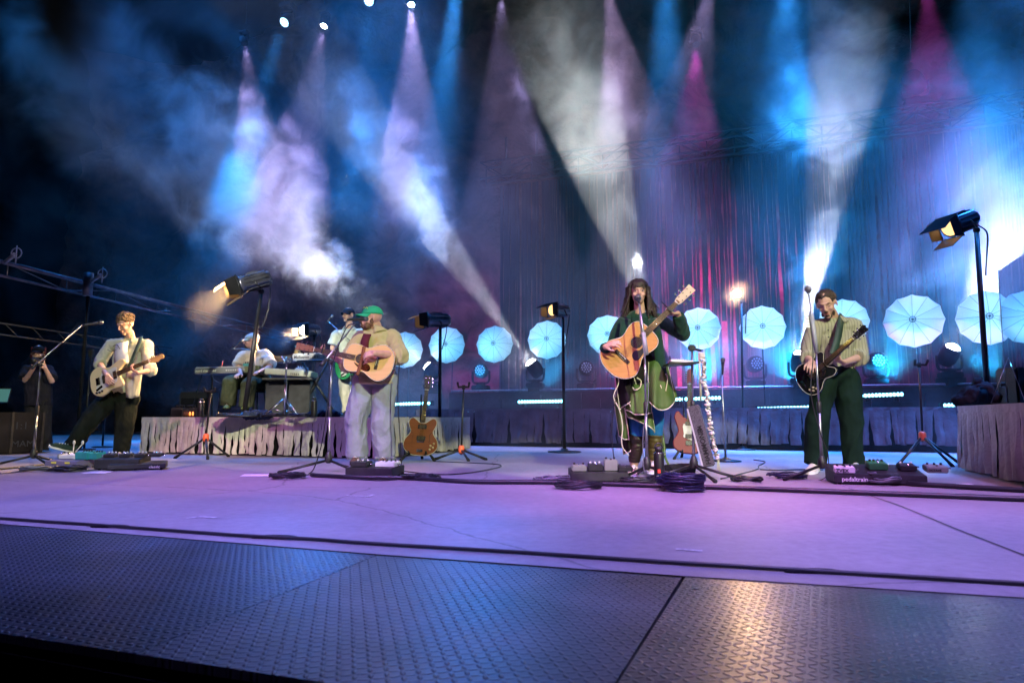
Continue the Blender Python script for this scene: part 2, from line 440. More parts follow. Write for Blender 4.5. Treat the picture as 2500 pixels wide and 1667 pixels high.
    def build(s, name, m=None, parent=None, world=False, solid=0.0, sub=0):
        bmesh.ops.recalc_face_normals(s.bm, faces=s.bm.faces[:]) if solid == 0 else None
        me = bpy.data.meshes.new(name)
        if world and parent is not None:
            rt = parent
            while rt.parent: rt = rt.parent
            inv = rt.matrix_basis.inverted()
            for v in s.bm.verts: v.co = inv @ v.co
        s.bm.to_mesh(me); s.bm.free()
        for x in (s.mats or [m]): me.materials.append(x)
        o = bpy.data.objects.new(name, me); S.collection.objects.link(o)
        if parent is not None: o.parent = parent
        if solid > 0:
            md = o.modifiers.new("thickness", 'SOLIDIFY'); md.thickness = solid; md.offset = 0
        if sub:
            md = o.modifiers.new("smooth", 'SUBSURF'); md.levels = sub; md.render_levels = sub
        return o
def tag(o, label=None, cat=None, group=None, kind=None):
    if label: o["label"] = label
    if cat: o["category"] = cat
    if group: o["group"] = group
    if kind: o["kind"] = kind
    return o
def thing(name, label, cat, loc=(0, 0, 0), rz=0.0, group=None):
    o = bpy.data.objects.new(name, None); S.collection.objects.link(o)
    o.empty_display_size = .1; o.location = loc; o.rotation_euler = (0, 0, rz)
    return tag(o, label, cat, group)
def copy_tree(o, parent=None):
    c = o.copy(); S.collection.objects.link(c)
    if parent is not None: c.parent = parent
    for ch in [x for x in S.objects if x.parent == o]: copy_tree(ch, c)
    return c
def text(body, size, M, m, name="lettering", parent=None, depth=0.0008, world=True, align='LEFT', sx=1.0, bold=0.0):
    cu = bpy.data.curves.new(name, 'FONT'); cu.body = body; cu.size = size; cu.extrude = depth; cu.align_x = align; cu.offset = bold; cu.resolution_u = 2
    tmp = bpy.data.objects.new("tmp", cu); S.collection.objects.link(tmp)
    bpy.context.view_layer.update()
    me = bpy.data.meshes.new_from_object(tmp.evaluated_get(bpy.context.evaluated_depsgraph_get()))
    bpy.data.objects.remove(tmp)
    me.name = name
    mm = M @ Matrix.Diagonal((sx, 1, 1, 1))
    if world and parent is not None:
        rt = parent
        while rt.parent: rt = rt.parent
        mm = rt.matrix_basis.inverted() @ mm
    me.transform(mm); me.materials.clear(); me.materials.append(m)
    o = bpy.data.objects.new(name, me); S.collection.objects.link(o)
    if parent is not None: o.parent = parent
    return o
# ------------------------------------------------------------------ organic shapes: union of capsules, remeshed into one skin
def remeshed(mb, name, voxel, m, parent, smooth=4, wrinkle=0.0, wscale=9.0, fine=0.0, fscale=60, stretch=(1, 1, .45), seed=0.0, colorfn=None, keep=None):
    me = bpy.data.meshes.new("raw"); mb.bm.to_mesh(me); mb.bm.free()
    o = bpy.data.objects.new("tmp", me); S.collection.objects.link(o)
    md = o.modifiers.new("r", 'REMESH'); md.mode = 'VOXEL'; md.voxel_size = voxel; md.use_smooth_shade = True
    if smooth:
        m2 = o.modifiers.new("s", 'SMOOTH'); m2.factor = .5; m2.iterations = smooth
    bpy.context.view_layer.update()
    out = bpy.data.meshes.new_from_object(o.evaluated_get(bpy.context.evaluated_depsgraph_get()))
    bpy.data.objects.remove(o); bpy.data.meshes.remove(me)
    out.name = name
    if wrinkle or fine:
        nv = [v.normal.copy() for v in out.vertices]
        for v, n in zip(out.vertices, nv):
            c = v.co; d = 0
            if wrinkle:
                q = Vector((c.x * stretch[0], c.y * stretch[1], c.z * stretch[2])) * wscale + Vector((seed, seed * 1.3, seed * .7))
                w = mnoise.noise(q + Vector((mnoise.noise(q * .7), mnoise.noise(q * .6 + Vector((5, 5, 5))), 0)) * .8)
                w2 = mnoise.noise(q * 2.4 + Vector((11, 3, 7))); d += (1 - abs(w) * 2.4) * wrinkle + (.5 - abs(w2) * 2.0) * wrinkle * .55
            if fine: d += mnoise.noise(c * fscale) * fine
            v.co = c + n * d
    if keep is not None:
        bm = bmesh.new(); bm.from_mesh(out)
        bmesh.ops.delete(bm, geom=[v for v in bm.verts if not keep(v.co)], context='VERTS')
        bm.to_mesh(out); bm.free()
    rt = parent
    if rt is not None:
        while rt.parent: rt = rt.parent
        out.transform(rt.matrix_basis.inverted())
    for p in out.polygons: p.use_smooth = True
    out.materials.clear()
    for x in (m if isinstance(m, list) else [m]): out.materials.append(x)
    r = bpy.data.objects.new(name, out); S.collection.objects.link(r)
    if parent is not None: r.parent = parent
    return r
def caps(mb, a, b, r0, r1, seg=12, flat=1.0, ref=(0, 1, 0)):
    """tapered limb with round ends; flat squeezes it along ref"""
    a = Vector(a); b = Vector(b); t = (b - a); n = 4; L_ = t.length
    if L_ < 1e-5: return
    u = t / L_
    pts, rs = [], []
    for k in (0.02, .4, .75): pts.append(a - u * r0 * math.cos(k * PI / 2)); rs.append(r0 * math.sin(k * PI / 2))
    for i in range(n + 1): pts.append(a + t * i / n); rs.append(r0 + (r1 - r0) * i / n)
    for k in (.75, .4, 0.02): pts.append(b + u * r1 * math.cos(k * PI / 2)); rs.append(r1 * math.sin(k * PI / 2))
    mb.tube(pts, rs, seg, flat=flat, ref=ref)
# ================================================================== THE STAGE
random.seed(7)
def floor_mat():
    m = bpy.data.materials.new("painted_stage_floor"); m.use_nodes = True
    t = m.node_tree; N = t.nodes.new; L = t.links.new; b = t.nodes["Principled BSDF"]
    tc = N("ShaderNodeTexCoord")
    def noise(sc, det=6, rough=.6, out=0):
        n = N("ShaderNodeTexNoise"); n.inputs["Scale"].default_value = sc; n.inputs["Detail"].default_value = det; n.inputs["Roughness"].default_value = rough
        L(tc.outputs["Object"], n.inputs["Vector"]); return n
    a = noise(1.3); c = noise(18, 8, .7); d = noise(120, 3)
    r = N("ShaderNodeValToRGB"); r.color_ramp.elements[0].position = .3; r.color_ramp.elements[0].color = (.29, .265, .30, 1)
    r.color_ramp.elements[1].position = .7; r.color_ramp.elements[1].color = (.44, .40, .43, 1)
    L(a.outputs[0], r.inputs[0])
    mx = N("ShaderNodeMix"); mx.data_type = 'RGBA'; mx.blend_type = 'MULTIPLY'; mx.inputs[0].default_value = .6
    L(r.outputs[0], mx.inputs[6]); L(c.outputs[0], mx.inputs[7])
    # scuffs
    vo = N("ShaderNodeTexVoronoi"); vo.feature = 'DISTANCE_TO_EDGE'; vo.inputs["Scale"].default_value = .32
    wv = N("ShaderNodeVectorMath"); wv.operation = 'ADD'; w2 = noise(2.5, 5); L(tc.outputs["Object"], wv.inputs[0])
    ws = N("ShaderNodeVectorMath"); ws.operation = 'SCALE'; ws.inputs[3].default_value = .16; L(w2.outputs[1], ws.inputs[0]); L(ws.outputs[0], wv.inputs[1])
    L(wv.outputs[0], vo.inputs["Vector"])
    cr = N("ShaderNodeMapRange"); cr.inputs["From Min"].default_value = .0; cr.inputs["From Max"].default_value = .0035; cr.inputs["To Min"].default_value = .45
    L(vo.outputs[0], cr.inputs[0])
    m2 = N("ShaderNodeMix"); m2.data_type = 'RGBA'; m2.blend_type = 'MULTIPLY'; m2.inputs[0].default_value = 1
    L(mx.outputs[2], m2.inputs[6]); L(cr.outputs[0], m2.inputs[7])
    L(m2.outputs[2], b.inputs[0])
    rr = N("ShaderNodeMapRange"); rr.inputs["To Min"].default_value = .42; rr.inputs["To Max"].default_value = .7
    L(a.outputs[0], rr.inputs[0]); L(rr.outputs[0], b.inputs["Roughness"])
    bp = N("ShaderNodeBump"); bp.inputs["Strength"].default_value = .25; bp.inputs["Distance"].default_value = .004
    L(d.outputs[0], bp.inputs["Height"]); L(bp.outputs[0], b.inputs["Normal"])
    return m
def plate_mat(name, rot, rough, col):
    """steel tread plate: two interleaved lattices of raised lozenges"""
    m = bpy.data.materials.new(name); m.use_nodes = True
    t = m.node_tree; N = t.nodes.new; L = t.links.new; b = t.nodes["Principled BSDF"]
    tc = N("ShaderNodeTexCoord"); mp = N("ShaderNodeMapping"); mp.inputs["Rotation"].default_value = (0, 0, rot)
    p = .031; mp.inputs["Scale"].default_value = (1 / p, 1 / p, 1)
    L(tc.outputs["Object"], mp.inputs[0])
    def loz(off, ax):
        ad = N("ShaderNodeVectorMath"); ad.operation = 'ADD'; ad.inputs[1].default_value = (off, off, 0); L(mp.outputs[0], ad.inputs[0])
        fr = N("ShaderNodeVectorMath"); fr.operation = 'FRACTION'; L(ad.outputs[0], fr.inputs[0])
        su = N("ShaderNodeVectorMath"); su.operation = 'SUBTRACT'; su.inputs[1].default_value = (.5, .5, 0); L(fr.outputs[0], su.inputs[0])
        sc = N("ShaderNodeVectorMath"); sc.operation = 'MULTIPLY'; sc.inputs[1].default_value = (2.3, 6.0, 0) if ax == 0 else (6.0, 2.3, 0); L(su.outputs[0], sc.inputs[0])
        le = N("ShaderNodeVectorMath"); le.operation = 'LENGTH'; L(sc.outputs[0], le.inputs[0])
        mr = N("ShaderNodeMapRange"); mr.interpolation_type = 'SMOOTHSTEP'; mr.inputs["From Min"].default_value = 1.0; mr.inputs["From Max"].default_value = .35
        L(le.outputs["Value"], mr.inputs[0]); return mr
    a = loz(0, 0); c = loz(.5, 1)
    mxx = N("ShaderNodeMath"); mxx.operation = 'MAXIMUM'; L(a.outputs[0], mxx.inputs[0]); L(c.outputs[0], mxx.inputs[1])
    bp = N("ShaderNodeBump"); bp.inputs["Strength"].default_value = 1; bp.inputs["Distance"].default_value = .006
    L(mxx.outputs[0], bp.inputs["Height"]); L(bp.outputs[0], b.inputs["Normal"])
    nz = N("ShaderNodeTexNoise"); nz.inputs["Scale"].default_value = 3; nz.inputs["Detail"].default_value = 4; L(tc.outputs["Object"], nz.inputs["Vector"])
    cr = N("ShaderNodeValToRGB"); cr.color_ramp.elements[0].position = .35; cr.color_ramp.elements[0].color = (*[x * .55 for x in col], 1)
    cr.color_ramp.elements[1].position = .65; cr.color_ramp.elements[1].color = (*col, 1); L(nz.outputs[0], cr.inputs[0]); L(cr.outputs[0], b.inputs[0])
    rr = N("ShaderNodeMapRange"); rr.inputs["To Min"].default_value = rough - .06; rr.inputs["To Max"].default_value = rough + .14; L(nz.outputs[0], rr.inputs[0]); L(rr.outputs[0], b.inputs["Roughness"])
    b.inputs["Metallic"].default_value = .75
    return m
def poly(name, pts, m, z1=None):
    me = bpy.data.meshes.new(name); me.from_pydata([tuple(p) for p in pts], [], [tuple(range(len(pts)))]); me.materials.append(m); me.validate()
    o = bpy.data.objects.new(name, me); S.collection.objects.link(o); return o
# edges of the floor
EL, EM, EN, ER = G(-900, 1205), G(920, 1352), G(1668, 1405), G(4200, 1566)
tag(poly("stage_floor", [EL, EM, EN, ER, Vector((24, 2.2, 0)), Vector((24, 24, 0)), Vector((-24, 24, 0)), Vector((-24, 4, 0))], floor_mat()), kind="structure")
tag(poly("ground", [Vector((-30, -8, -.5)), Vector((30, -8, -.5)), Vector((30, 30, -.5)), Vector((-30, 30, -.5))], mat("dark_ground", (.02, .017, .016), .9, var=.4, vscale=3)), kind="structure")
PB0, PB1, PB3, PB4 = G(-900, 1430), G(0, 1542), G(870, 1672), G(1470, 1775)
PM = G(330, 1591)
def plate(name, pts, m, z, kind="structure"):
    mb = MB(); n = len(pts); top = [Vector(p) + Vector((0, 0, z)) for p in pts]
    mb._f([mb.bm.verts.new(p) for p in top])
    for i in range(n):
        a, b = top[i], top[(i + 1) % n]
        mb._f([mb.bm.verts.new(q) for q in (a, b, b - Vector((0, 0, .02)), a - Vector((0, 0, .02)))])
    o = mb.build(name, m)
    for f in o.data.polygons: f.use_smooth = False
    return tag(o, kind=kind)
g = .004
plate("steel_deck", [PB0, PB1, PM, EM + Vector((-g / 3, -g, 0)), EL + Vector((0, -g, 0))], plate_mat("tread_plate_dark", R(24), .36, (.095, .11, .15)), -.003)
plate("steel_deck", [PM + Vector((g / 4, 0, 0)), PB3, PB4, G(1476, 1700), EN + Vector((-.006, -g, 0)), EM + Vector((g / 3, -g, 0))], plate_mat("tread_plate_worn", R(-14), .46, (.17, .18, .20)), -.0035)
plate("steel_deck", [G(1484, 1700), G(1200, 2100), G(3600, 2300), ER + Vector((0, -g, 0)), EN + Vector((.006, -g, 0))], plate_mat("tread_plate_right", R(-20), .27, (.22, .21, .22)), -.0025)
# dark lip under the plates
tag(poly("stage_lip", [PB0 + Vector((0, 0, -.045)), PB1 + Vector((0, 0, -.045)), PB3 + Vector((0, 0, -.06)), G(1200, 2100) + Vector((0, 0, -.05)), G(3600, 2300) + Vector((0, 0, -.05)), ER + Vector((0, 0, -.04)), EL + Vector((0, 0, -.04))], M['matteblack']), kind="structure")
# ------------------------------------------------------------------ risers
def skirt_mesh(A, B, top, bots, m, parent, out, wmin=.05, wmax=.13, band=.07, gap=1.0, seed=1, name="skirt"):
    rnd = random.Random(seed); A = Vector(A); B = Vector(B); u = (B - A).normalized(); n = Vector(out).normalized(); L_ = (B - A).length
    mb = MB(); bot0, bot1 = bots
    # header band, gathered
    K = int(L_ / .03)
    rows = []
    for j in range(5):
        z = top - band * j / 4
        rows.append([A + u * (L_ * k / K) + n * (.012 + .006 * math.sin(k * 1.1 + j * .3) * j / 4) + Vector((0, 0, z)) for k in range(K + 1)])
    mb.sheet(rows)
    x = 0
    while x < L_ - .03:
        w = min(rnd.uniform(wmin, wmax), L_ - x)
        ph = rnd.uniform(0, 9); bz = bot0 + (bot1 - bot0) * x / L_ + rnd.uniform(-.008, .018) * (top / .6)
        open0 = rnd.choice([0, 0, .15, .3, .5]) ; gl = rnd.uniform(.0, .022) * gap; gr = rnd.uniform(0, .022) * gap
        if rnd.random() < .22: gr += .03 * gap
        lean = rnd.uniform(-.035, .035); bul = rnd.uniform(.010, .04)
        rows = []
        R_ = 16
        for j in range(R_ + 1):
            t = j / R_; z = (top - band + .004) * (1 - t) + bz * t
            op = max(0, t - open0) / max(.01, 1 - open0); op = op ** .6
            wob = .022 * mnoise.noise(Vector((ph, t * 3.1, 0))) * 2 * t
            a = x + gl * op + wob + lean * t + .006 * mnoise.noise(Vector((ph + 3, t * 9, 0)))
            b = x + w - gr * op + wob + lean * t + .006 * mnoise.noise(Vector((ph + 7, t * 9, 0)))
            row = []
            for k in range(6):
                s = k / 5
                dn = .014 + bul * math.sin(s * PI) * (.3 + .7 * t) +   .018 * math.sin(s * 11 + ph + t * 2.5) * t + .022 * mnoise.noise(Vector((ph, t * 2.2, s * 1.5))) * t
                row.append(A + u * (a + (b - a) * s) + n * dn + Vector((0, 0, z)))
            rows.append(row)
        mb.sheet(rows)
        x += w
    o = mb.build(name, m, parent, world=True)
    return o
def riser(name, label, cat, A, B, C, top, m, seed, bots=(.015, .015), ends=(), deckm='matteblack', gap=1.0, **kw):
    """A-B front edge on the floor, C the depth vector upstage"""
    A = Vector(A); B = Vector(B); C = Vector(C)
    t = thing(name, label, cat, (A + B) / 2)
    mb = MB(); c4 = [A, B, B + C, A + C]
    lo = [mb.bm.verts.new(Vector((p.x, p.y, top - .05))) for p in c4]; hi = [mb.bm.verts.new(Vector((p.x, p.y, top))) for p in c4]
    mb._f(hi); mb._f(lo[::-1])
    for i in range(4): mb._f([lo[i], lo[(i + 1) % 4], hi[(i + 1) % 4], hi[i]])
    o = mb.build("deck", M[deckm], t, True)
    for f in o.data.polygons: f.use_smooth = False
    # added matte black walls imitate the shade seen through the slits
    mb = MB(); cc = (A + B + C) / 2 * 0 + (A + B) / 2 + C / 2
    q = [cc + (p - cc) * .985 for p in c4]
    q = [p + (C.normalized() * .05 if i < 2 else -C.normalized() * .05) for i, p in enumerate(q)]
    for i in range(4):
        a, b = q[i], q[(i + 1) % 4]
        mb._f([mb.bm.verts.new(v) for v in (Vector((a.x, a.y, .004)), Vector((b.x, b.y, .004)), Vector((b.x, b.y, top - .055)), Vector((a.x, a.y, top - .055)))])
    mb.build("interior_shade", M['matteblack'], t, True)
    out = -C.normalized()
    skirt_mesh(A, B, top - .002, bots, m, t, out, seed=seed, gap=gap, **kw)
    if 'l' in ends: skirt_mesh(A + C, A, top - .002, (bots[0], bots[0]), m, t, -(B - A).normalized(), seed=seed + 50, gap=gap, **kw)
    if 'r' in ends: skirt_mesh(B, B + C, top - .002, (bots[1], bots[1]), m, t, (B - A).normalized(), seed=seed + 90, gap=gap, **kw)
    return t
LA, LB = G(343, 1106), G(930, 1120)
LDIR = (LB - LA).normalized(); LN = Vector((-LDIR.y, LDIR.x, 0))
LTOP = .505
riser("stage_riser", "long low platform with a pale ragged cloth skirt carrying the keyboards", "riser", LA, LB, LN * 2.7, LTOP, M['cloth'], 3, ends=('l', 'r'), wmin=.04, wmax=.13, gap=.8)
BA = Vector((-1.75, 12.2, 0)); BB = BA + SU * 10.6
riser("stage_riser", "dark slitted cloth platform running along the back under the light bars", "riser", BA, BB, SV * 1.5, .65, M['clothdark'], 11, bots=(.05, .12), ends=('l',), wmin=.08, wmax=.2, gap=.55, band=.05)
RC = G(2352, 1146)
RA = RC + SU * 4.0
riser("stage_riser", "pink lit ragged cloth platform at the right edge with a clear screen on top", "riser", RC - SV * 3.2, RC, SU * 3.5, .61, M['cloth'], 21, ends=('l', 'r'), wmin=.07, wmax=.18, gap=1.5)
# dark gear shelf behind the back platform
def onback(px, py, off):
    """point where the pixel's ray meets the upright plane lying off metres upstage of the back platform's front"""
    d = ray(px, py); o = Vector((0, 0, H)); q = BA + SV * off
    return o + d * ((q - o).dot(SV) / d.dot(SV))
mb = MB()
a0 = BA + SV * 1.55; 
fr = frame(a0, SU, (0, 0, 1))
mb.box((5.4, .55, .5), (10.9, 1.1, 1.0), fr)
for k in range(28): mb.box((.2 + k * .4, -.02, .78 + .04 * math.sin(k * 2.3)), (.16 + .1 * abs(math.sin(k * 5)), .05, .22 + .1 * math.cos(k * 3)), fr)
t = thing("equipment_shelf", "long black equipment shelf behind the back platform carrying the floor lamps", "shelf", a0)
mb.build("shelf_body", M['blackp'], t, True)
mb = MB(); mb.rod((0, .0, 1.03), (10.9, .0, 1.03), .02, M=fr); mb.rod((0, .5, 1.0), (10.9, .5, 1.0), .02, M=fr); mb.build("rail", M['steel'], t, True)
# ------------------------------------------------------------------ strip curtain, wall, truss
CUR = 3.3
def curtain():
    rnd = random.Random(5); mb = MB()
    c0 = BA + SV * CUR; x = 0.42; top = 5.93
    while x < 13.5:
        w = rnd.choice([.03, .045, .06, .06, .08, .1, .13]); ph = rnd.uniform(0, 99); bz = .7 + rnd.uniform(0, .3)
        if rnd.random() < .07: bz = rnd.uniform(1.5, 3.2)
        dn = rnd.uniform(-.02, .02); rows = []
        for j in range(31):
            t = j / 30; z = top * (1 - t) + bz * t
            wb = .022 * mnoise.noise(Vector((ph, t * 6, 0))) * (t > .02); ww = w * (1 - .25 * abs(mnoise.noise(Vector((ph, t * 14, 4)))))
            y = dn + .03 * mnoise.noise(Vector((ph, t * 4, 9)))
            rows.append([c0 + SU * (x + wb) + SV * y + Vector((0, 0, z)), c0 + SU * (x + wb + ww / 2) + SV * (y - .012) + Vector((0, 0, z)), c0 + SU * (x + wb + ww) + SV * y + Vector((0, 0, z))])
        mb.sheet(rows); x += w * .93 + (rnd.uniform(.004, .018) if rnd.random() < .75 else rnd.uniform(.02, .06))
    o = mb.build("strip_curtain", mat("curtain_strips", (.016, .016, .022), .95, var=.35, vscale=2, bump=.5, bscale=20, bdist=.01))
    tag(o, "tall curtain of torn dark cloth strips hanging from the back truss", "curtain")
curtain()
def rock():
    mb = MB(); rows = []
    o0 = BA + SV * 6.2 - SU * 19
    for j in range(46):
        row = []
        for k in range(108):
            x = k * .36; z = j * .34 - .05
            q = Vector((x * .28, z * .34, 1.7))
            d = 1.5 * mnoise.fractal(q, .8, 2.1, 6) + .5 * abs(mnoise.noise(q * 2.6)) + .8 * math.sin(x * .3)
            row.append(o0 + SU * x + SV * (d + .12 * z) + Vector((0, 0, z)))
        rows.append(row)
    mb.sheet(rows)
    o = mb.build("rock_wall", mat("red_rock", (.17, .085, .065), .95, var=.4, vscale=1.6, bump=1, bscale=7, bdist=.06))
    tag(o, "rough red rock wall behind the strip curtain", "rock wall")
rock()
def truss(name, label, A, B, hgt, dep, r, m, step=.55, up=(0, 0, 1), cat="truss", group=None):
    A = Vector(A); B = Vector(B); L_ = (B - A).length; f = frame(A, B - A, up)
    t = thing(name, label, cat, A, group=group)
    mb = MB(); ch = [(0, 0), (dep, 0), (0, hgt), (dep, hgt)]
    for y, z in ch: mb.rod((0, y, z), (L_, y, z), r, M=f)
    mb.build("chord", m, t, True)
    mb = MB(); n = max(2, int(L_ / step))
    for i in range(n):
        x0, x1 = L_ * i / n, L_ * (i + 1) / n
        for y in (0, dep):
            mb.rod((x0, y, 0 if i % 2 else hgt), (x1, y, hgt if i % 2 else 0), r * .55, M=f, seg=6)
        for z in (0, hgt): mb.rod((x0, 0, z), (x1, dep, z), r * .5, M=f, seg=6)
        mb.rod((x0, 0, 0), (x0, 0, hgt), r * .5, M=f, seg=6)
    mb.build("lattice", m, t, True)
    return t
T0 = BA + SV * (CUR - .1) + Vector((0, 0, 5.98)) + SU * .1
truss("back_truss", "long dark box truss spanning above the strip curtain", T0, T0 + SU * 13.4, .38, -.38, .026, M['matteblack'])
sa, sb = G(-160, 598, 2.62), G(470, 757, 2.62)
sd = (sb - sa).normalized()
t = thing("side_truss", "bright aluminium ladder truss running back along the dark left side", "truss", sa)
se = sb + sd * 4; SL = (se - sa).length; dz = Vector((0, 0, -.19))
MB().rod(sa, se, .030).build("chord", M['alu'], t, True); MB().rod(sa + dz, se + dz, .020).build("chord", M['alu'], t, True)
mb = MB(); n = int(SL / .95)
for i in range(n):
    p0 = sa.lerp(se, i / n); p1 = sa.lerp(se, (i + 1) / n); mb.rod(p0 + dz, p0, .009)
    if i % 2: mb.rod(p0, p1 + dz, .009)
    else: mb.rod(p0 + dz, p1, .009)
mb.build("lattice", M['alu'], t, True)
t = thing("side_truss", "low dim ladder truss under the bright aluminium one at left", "truss", G(-60, 780, 1.75))
sa2, sb2 = G(-60, 780, 1.75), G(420, 850, 1.75)
MB().rod(sa2, sb2, .012).rod(sa2 + dz * .8, sb2 + dz * .8, .012).build("chord", M['black'], t, True)
mb = MB()
for i in range(9): mb.rod(sa2.lerp(sb2, i / 9), sa2.lerp(sb2, (i + .5) / 9) + dz * .8, .006)
mb.rod(sa2, sb2, .004); mb.build("lattice", M['black'], t, True)
pp = G(222, 684, 2.62); 
t = thing("truss_post", "steel sleeve and upright holding the left aluminium truss", "post", (pp.x, pp.y, 0))
MB().rod((pp.x, pp.y - .06, 2.72), (pp.x, pp.y - .06, 2.36), .07, seg=16).build("sleeve", M['alu'], t, True)
MB().rod((pp.x, pp.y - .04, 2.36), (pp.x, pp.y - .04, 0), .026).build("upright", M['matteblack'], t, True)
for i, (px, py) in enumerate(((40, 618), (250, 668))):
    c = P(px, py, 8.6 + i * 1.2)
    t = thing("truss_clamp", ("ring clamp with a short tail above the left truss, nearest the picture's left edge", "ring clamp with a short tail above the steel sleeve of the left truss")[i], "clamp", c, group="ring clamps over the left truss")
    MB().tube([c + Vector((.07 * math.cos(a / 12 * 2 * PI), 0, .07 * math.sin(a / 12 * 2 * PI))) for a in range(12)], .008, 6, closed=True).build("ring", M['steel'], t, True)
    MB().rod(c + Vector((-.02, 0, -.02)), c + Vector((-.22, .1, -.1)), .03, .022).rod(c + Vector((0, 0, .1)), c + Vector((0, 0, -.14)), .008).build("arm", M['steel'], t, True)

sm = [G(2072, 1192), G(2200, 1236), G(2330, 1290), G(2500, 1356), G(2900, 1520)]
mb = MB()
for a, b in zip(sm, sm[1:]):
    n_ = (b - a).cross(Vector((0, 0, 1))).normalized() * .004
    mb._f([mb.bm.verts.new(q + Vector((0, 0, .003))) for q in (a - n_, b - n_, b + n_, a + n_)])
tag(mb.build("floor_seam", M['ink']), kind="structure")
# ================================================================== PEOPLE
SKIN = mat("skin", (.60, .36, .27), .5, var=.08, vscale=12, bump=.1, bscale=150, bdist=.003)
SKIN2 = mat("skin_ruddy", (.58, .32, .25), .5, var=.1, vscale=12, bump=.1, bscale=150, bdist=.003)
def head(mb, c, f, u=(0, 0, 1), s=1.0, wide=1.0):
    """skull, jaw, brow, nose, lips, chin and ears; c centre of the head, f where the face looks"""
    f = Vector(f).normalized(); F = zframe(c, u, f)          # local z up, x forward
    up = Vector((F[0][2], F[1][2], F[2][2])); 
    y = up.cross(f).normalized(); f2 = y.cross(up).normalized()
    F = Matrix((f2, y, up)).transposed().to_4x4() @ Matrix.Diagonal((s, s, s, 1)); F.translation = Vector(c)
    mb.ball((-.012, 0, .028), (.096, .076 * wide, .088), F, 16)
    mb.ball((.022, 0, -.030), (.066, .060 * wide, .078), F, 14)
    mb.ball((.030, 0, -.070), (.050, .047 * wide, .040), F, 12)
    mb.ball((.070, 0, -.098), (.020, .024 * wide, .018), F, 10)
    mb.ball((.080, 0, .022), (.014, .046, .011), F, 10)
    for q in (-1, 1):
        mb.ball((.058, q * .036, -.030), (.026, .022, .022), F, 10)
        mb.ball((-.004, q * .078 * wide, -.012), (.019, .009, .031), F, 10, rot=(0, 0, q * .35))
    mb.tube([(.088, 0, .016), (.100, 0, -.008), (.112, 0, -.028), (.098, 0, -.036)], [.008, .009, .0125, .010], 8, F)
    for q in (-1, 1): mb.ball((.100, q * .011, -.033), (.010, .008, .007), F, 8)
    mb.ball((.086, 0, -.060), (.012, .024, .006), F, 10)
    mb.ball((.084, 0, -.071), (.011, .021, .007), F, 10)
    return F
def face(F, parent, closed=False, brow=None, lips=True, openmouth=False):
    """eyes, brows and lips as parts of the person"""
    for q in (-1, 1):
        mb = MB()
        if closed: mb.tube([(.0795, q * .020, -.003), (.0840, q * .031, -.006), (.0760, q * .043, -.003)], .0024, 6, F)
        else:
            mb.use(M['eyewhite']).ball((.0735, q * .031, .001), (.0115, .0125, .0060), F, 10)
            mb.use(M['eye']).ball((.0800, q * .031, .0), (.0060, .0068, .0062), F, 8)
        mb.build("eye", M['eye'], parent, True)
        MB().tube([(.088, q * .014, .021), (.0895, q * .032, .026), (.076, q * .050, .020)], [.002, .0030, .0015], 6, F).build("eyebrow", brow or M['hairdark'], parent, True)
    mb = MB()
    if openmouth: mb.use(M['mouth']).ball((.092, 0, -.066), (.008, .019, .011), F, 10)
    else:
        mb.use(M['lip']).ball((.096, 0, -.0605), (.0045, .022, .0045), F, 8).ball((.094, 0, -.070), (.0045, .018, .005), F, 8)
    mb.build("mouth", M['lip'], parent, True)
M['eyewhite'] = mat("eye_white", (.75, .73, .7), .25)
M['mouth'] = mat("open_mouth", (.08, .015, .015), .4)
M['lip'] = mat("lip", (.45, .16, .14), .4)
def hairmat(n, c, c2):
    m = mat(n, c, .45, var=.0, col2=c2, vscale=45, bump=.9, bscale=110, bdist=.006); return m
M['hairdark'] = hairmat("dark_brown_hair", (.035, .018, .010), (.008, .005, .004))
M['hairfair'] = hairmat("sandy_curls", (.15, .09, .038), (.05, .028, .012))
M['hairbrown'] = hairmat("brown_hair", (.055, .032, .020), (.02, .012, .008))
M['hairred'] = hairmat("red_hair", (.35, .05, .03), (.12, .015, .01))
def hand(mb, w, d, n, side=1, curl=.7, s=1.0, spread=.022, curls=None):
    """palm, four jointed fingers, a thumb off the palm's side. w wrist, d pointing direction, n the way the palm faces, side the thumb's side along d x n"""
    d = Vector(d).normalized(); n = Vector(n); n = (n - d * n.dot(d)).normalized(); y = d.cross(n) * side
    w = Vector(w)
    q = lambda a, b, c: w + (d * a + y * b + n * c) * s
    for b in (-.026, -.009, .009, .026): caps(mb, q(.008, b * .7, 0), q(.080, b, .002), .0155 * s, .0115 * s, 8)
    ln = (.062, .074, .080, .072)
    for i, b in enumerate((-.033, -.011, .011, .033)):
        cu = (curls[i] if curls else curl * (1 + .12 * (i - 1.5))); a = 0.25 * cu; p = q(.084 - abs(i - 2) * .004, b, .002)
        for k, fr_ in enumerate((.46, .30, .24)):
            a += cu * (.75 if k else .5)
            e = p + ((d * math.cos(a) + n * math.sin(a)) + y * (b * .9)).normalized() * ln[i] * fr_ * 1.05 * s
            caps(mb, p, e, (.0092 - .0009 * k) * s, (.0084 - .0009 * k) * s, 7); p = e
    t0 = q(.022, .030, .004); t1 = q(.052, .055, .020); t2 = q(.078, .058, .034 + .012 * curl)
    caps(mb, t0, t1, .014 * s, .0105 * s, 7); caps(mb, t1, t2, .0100 * s, .0080 * s, 7)
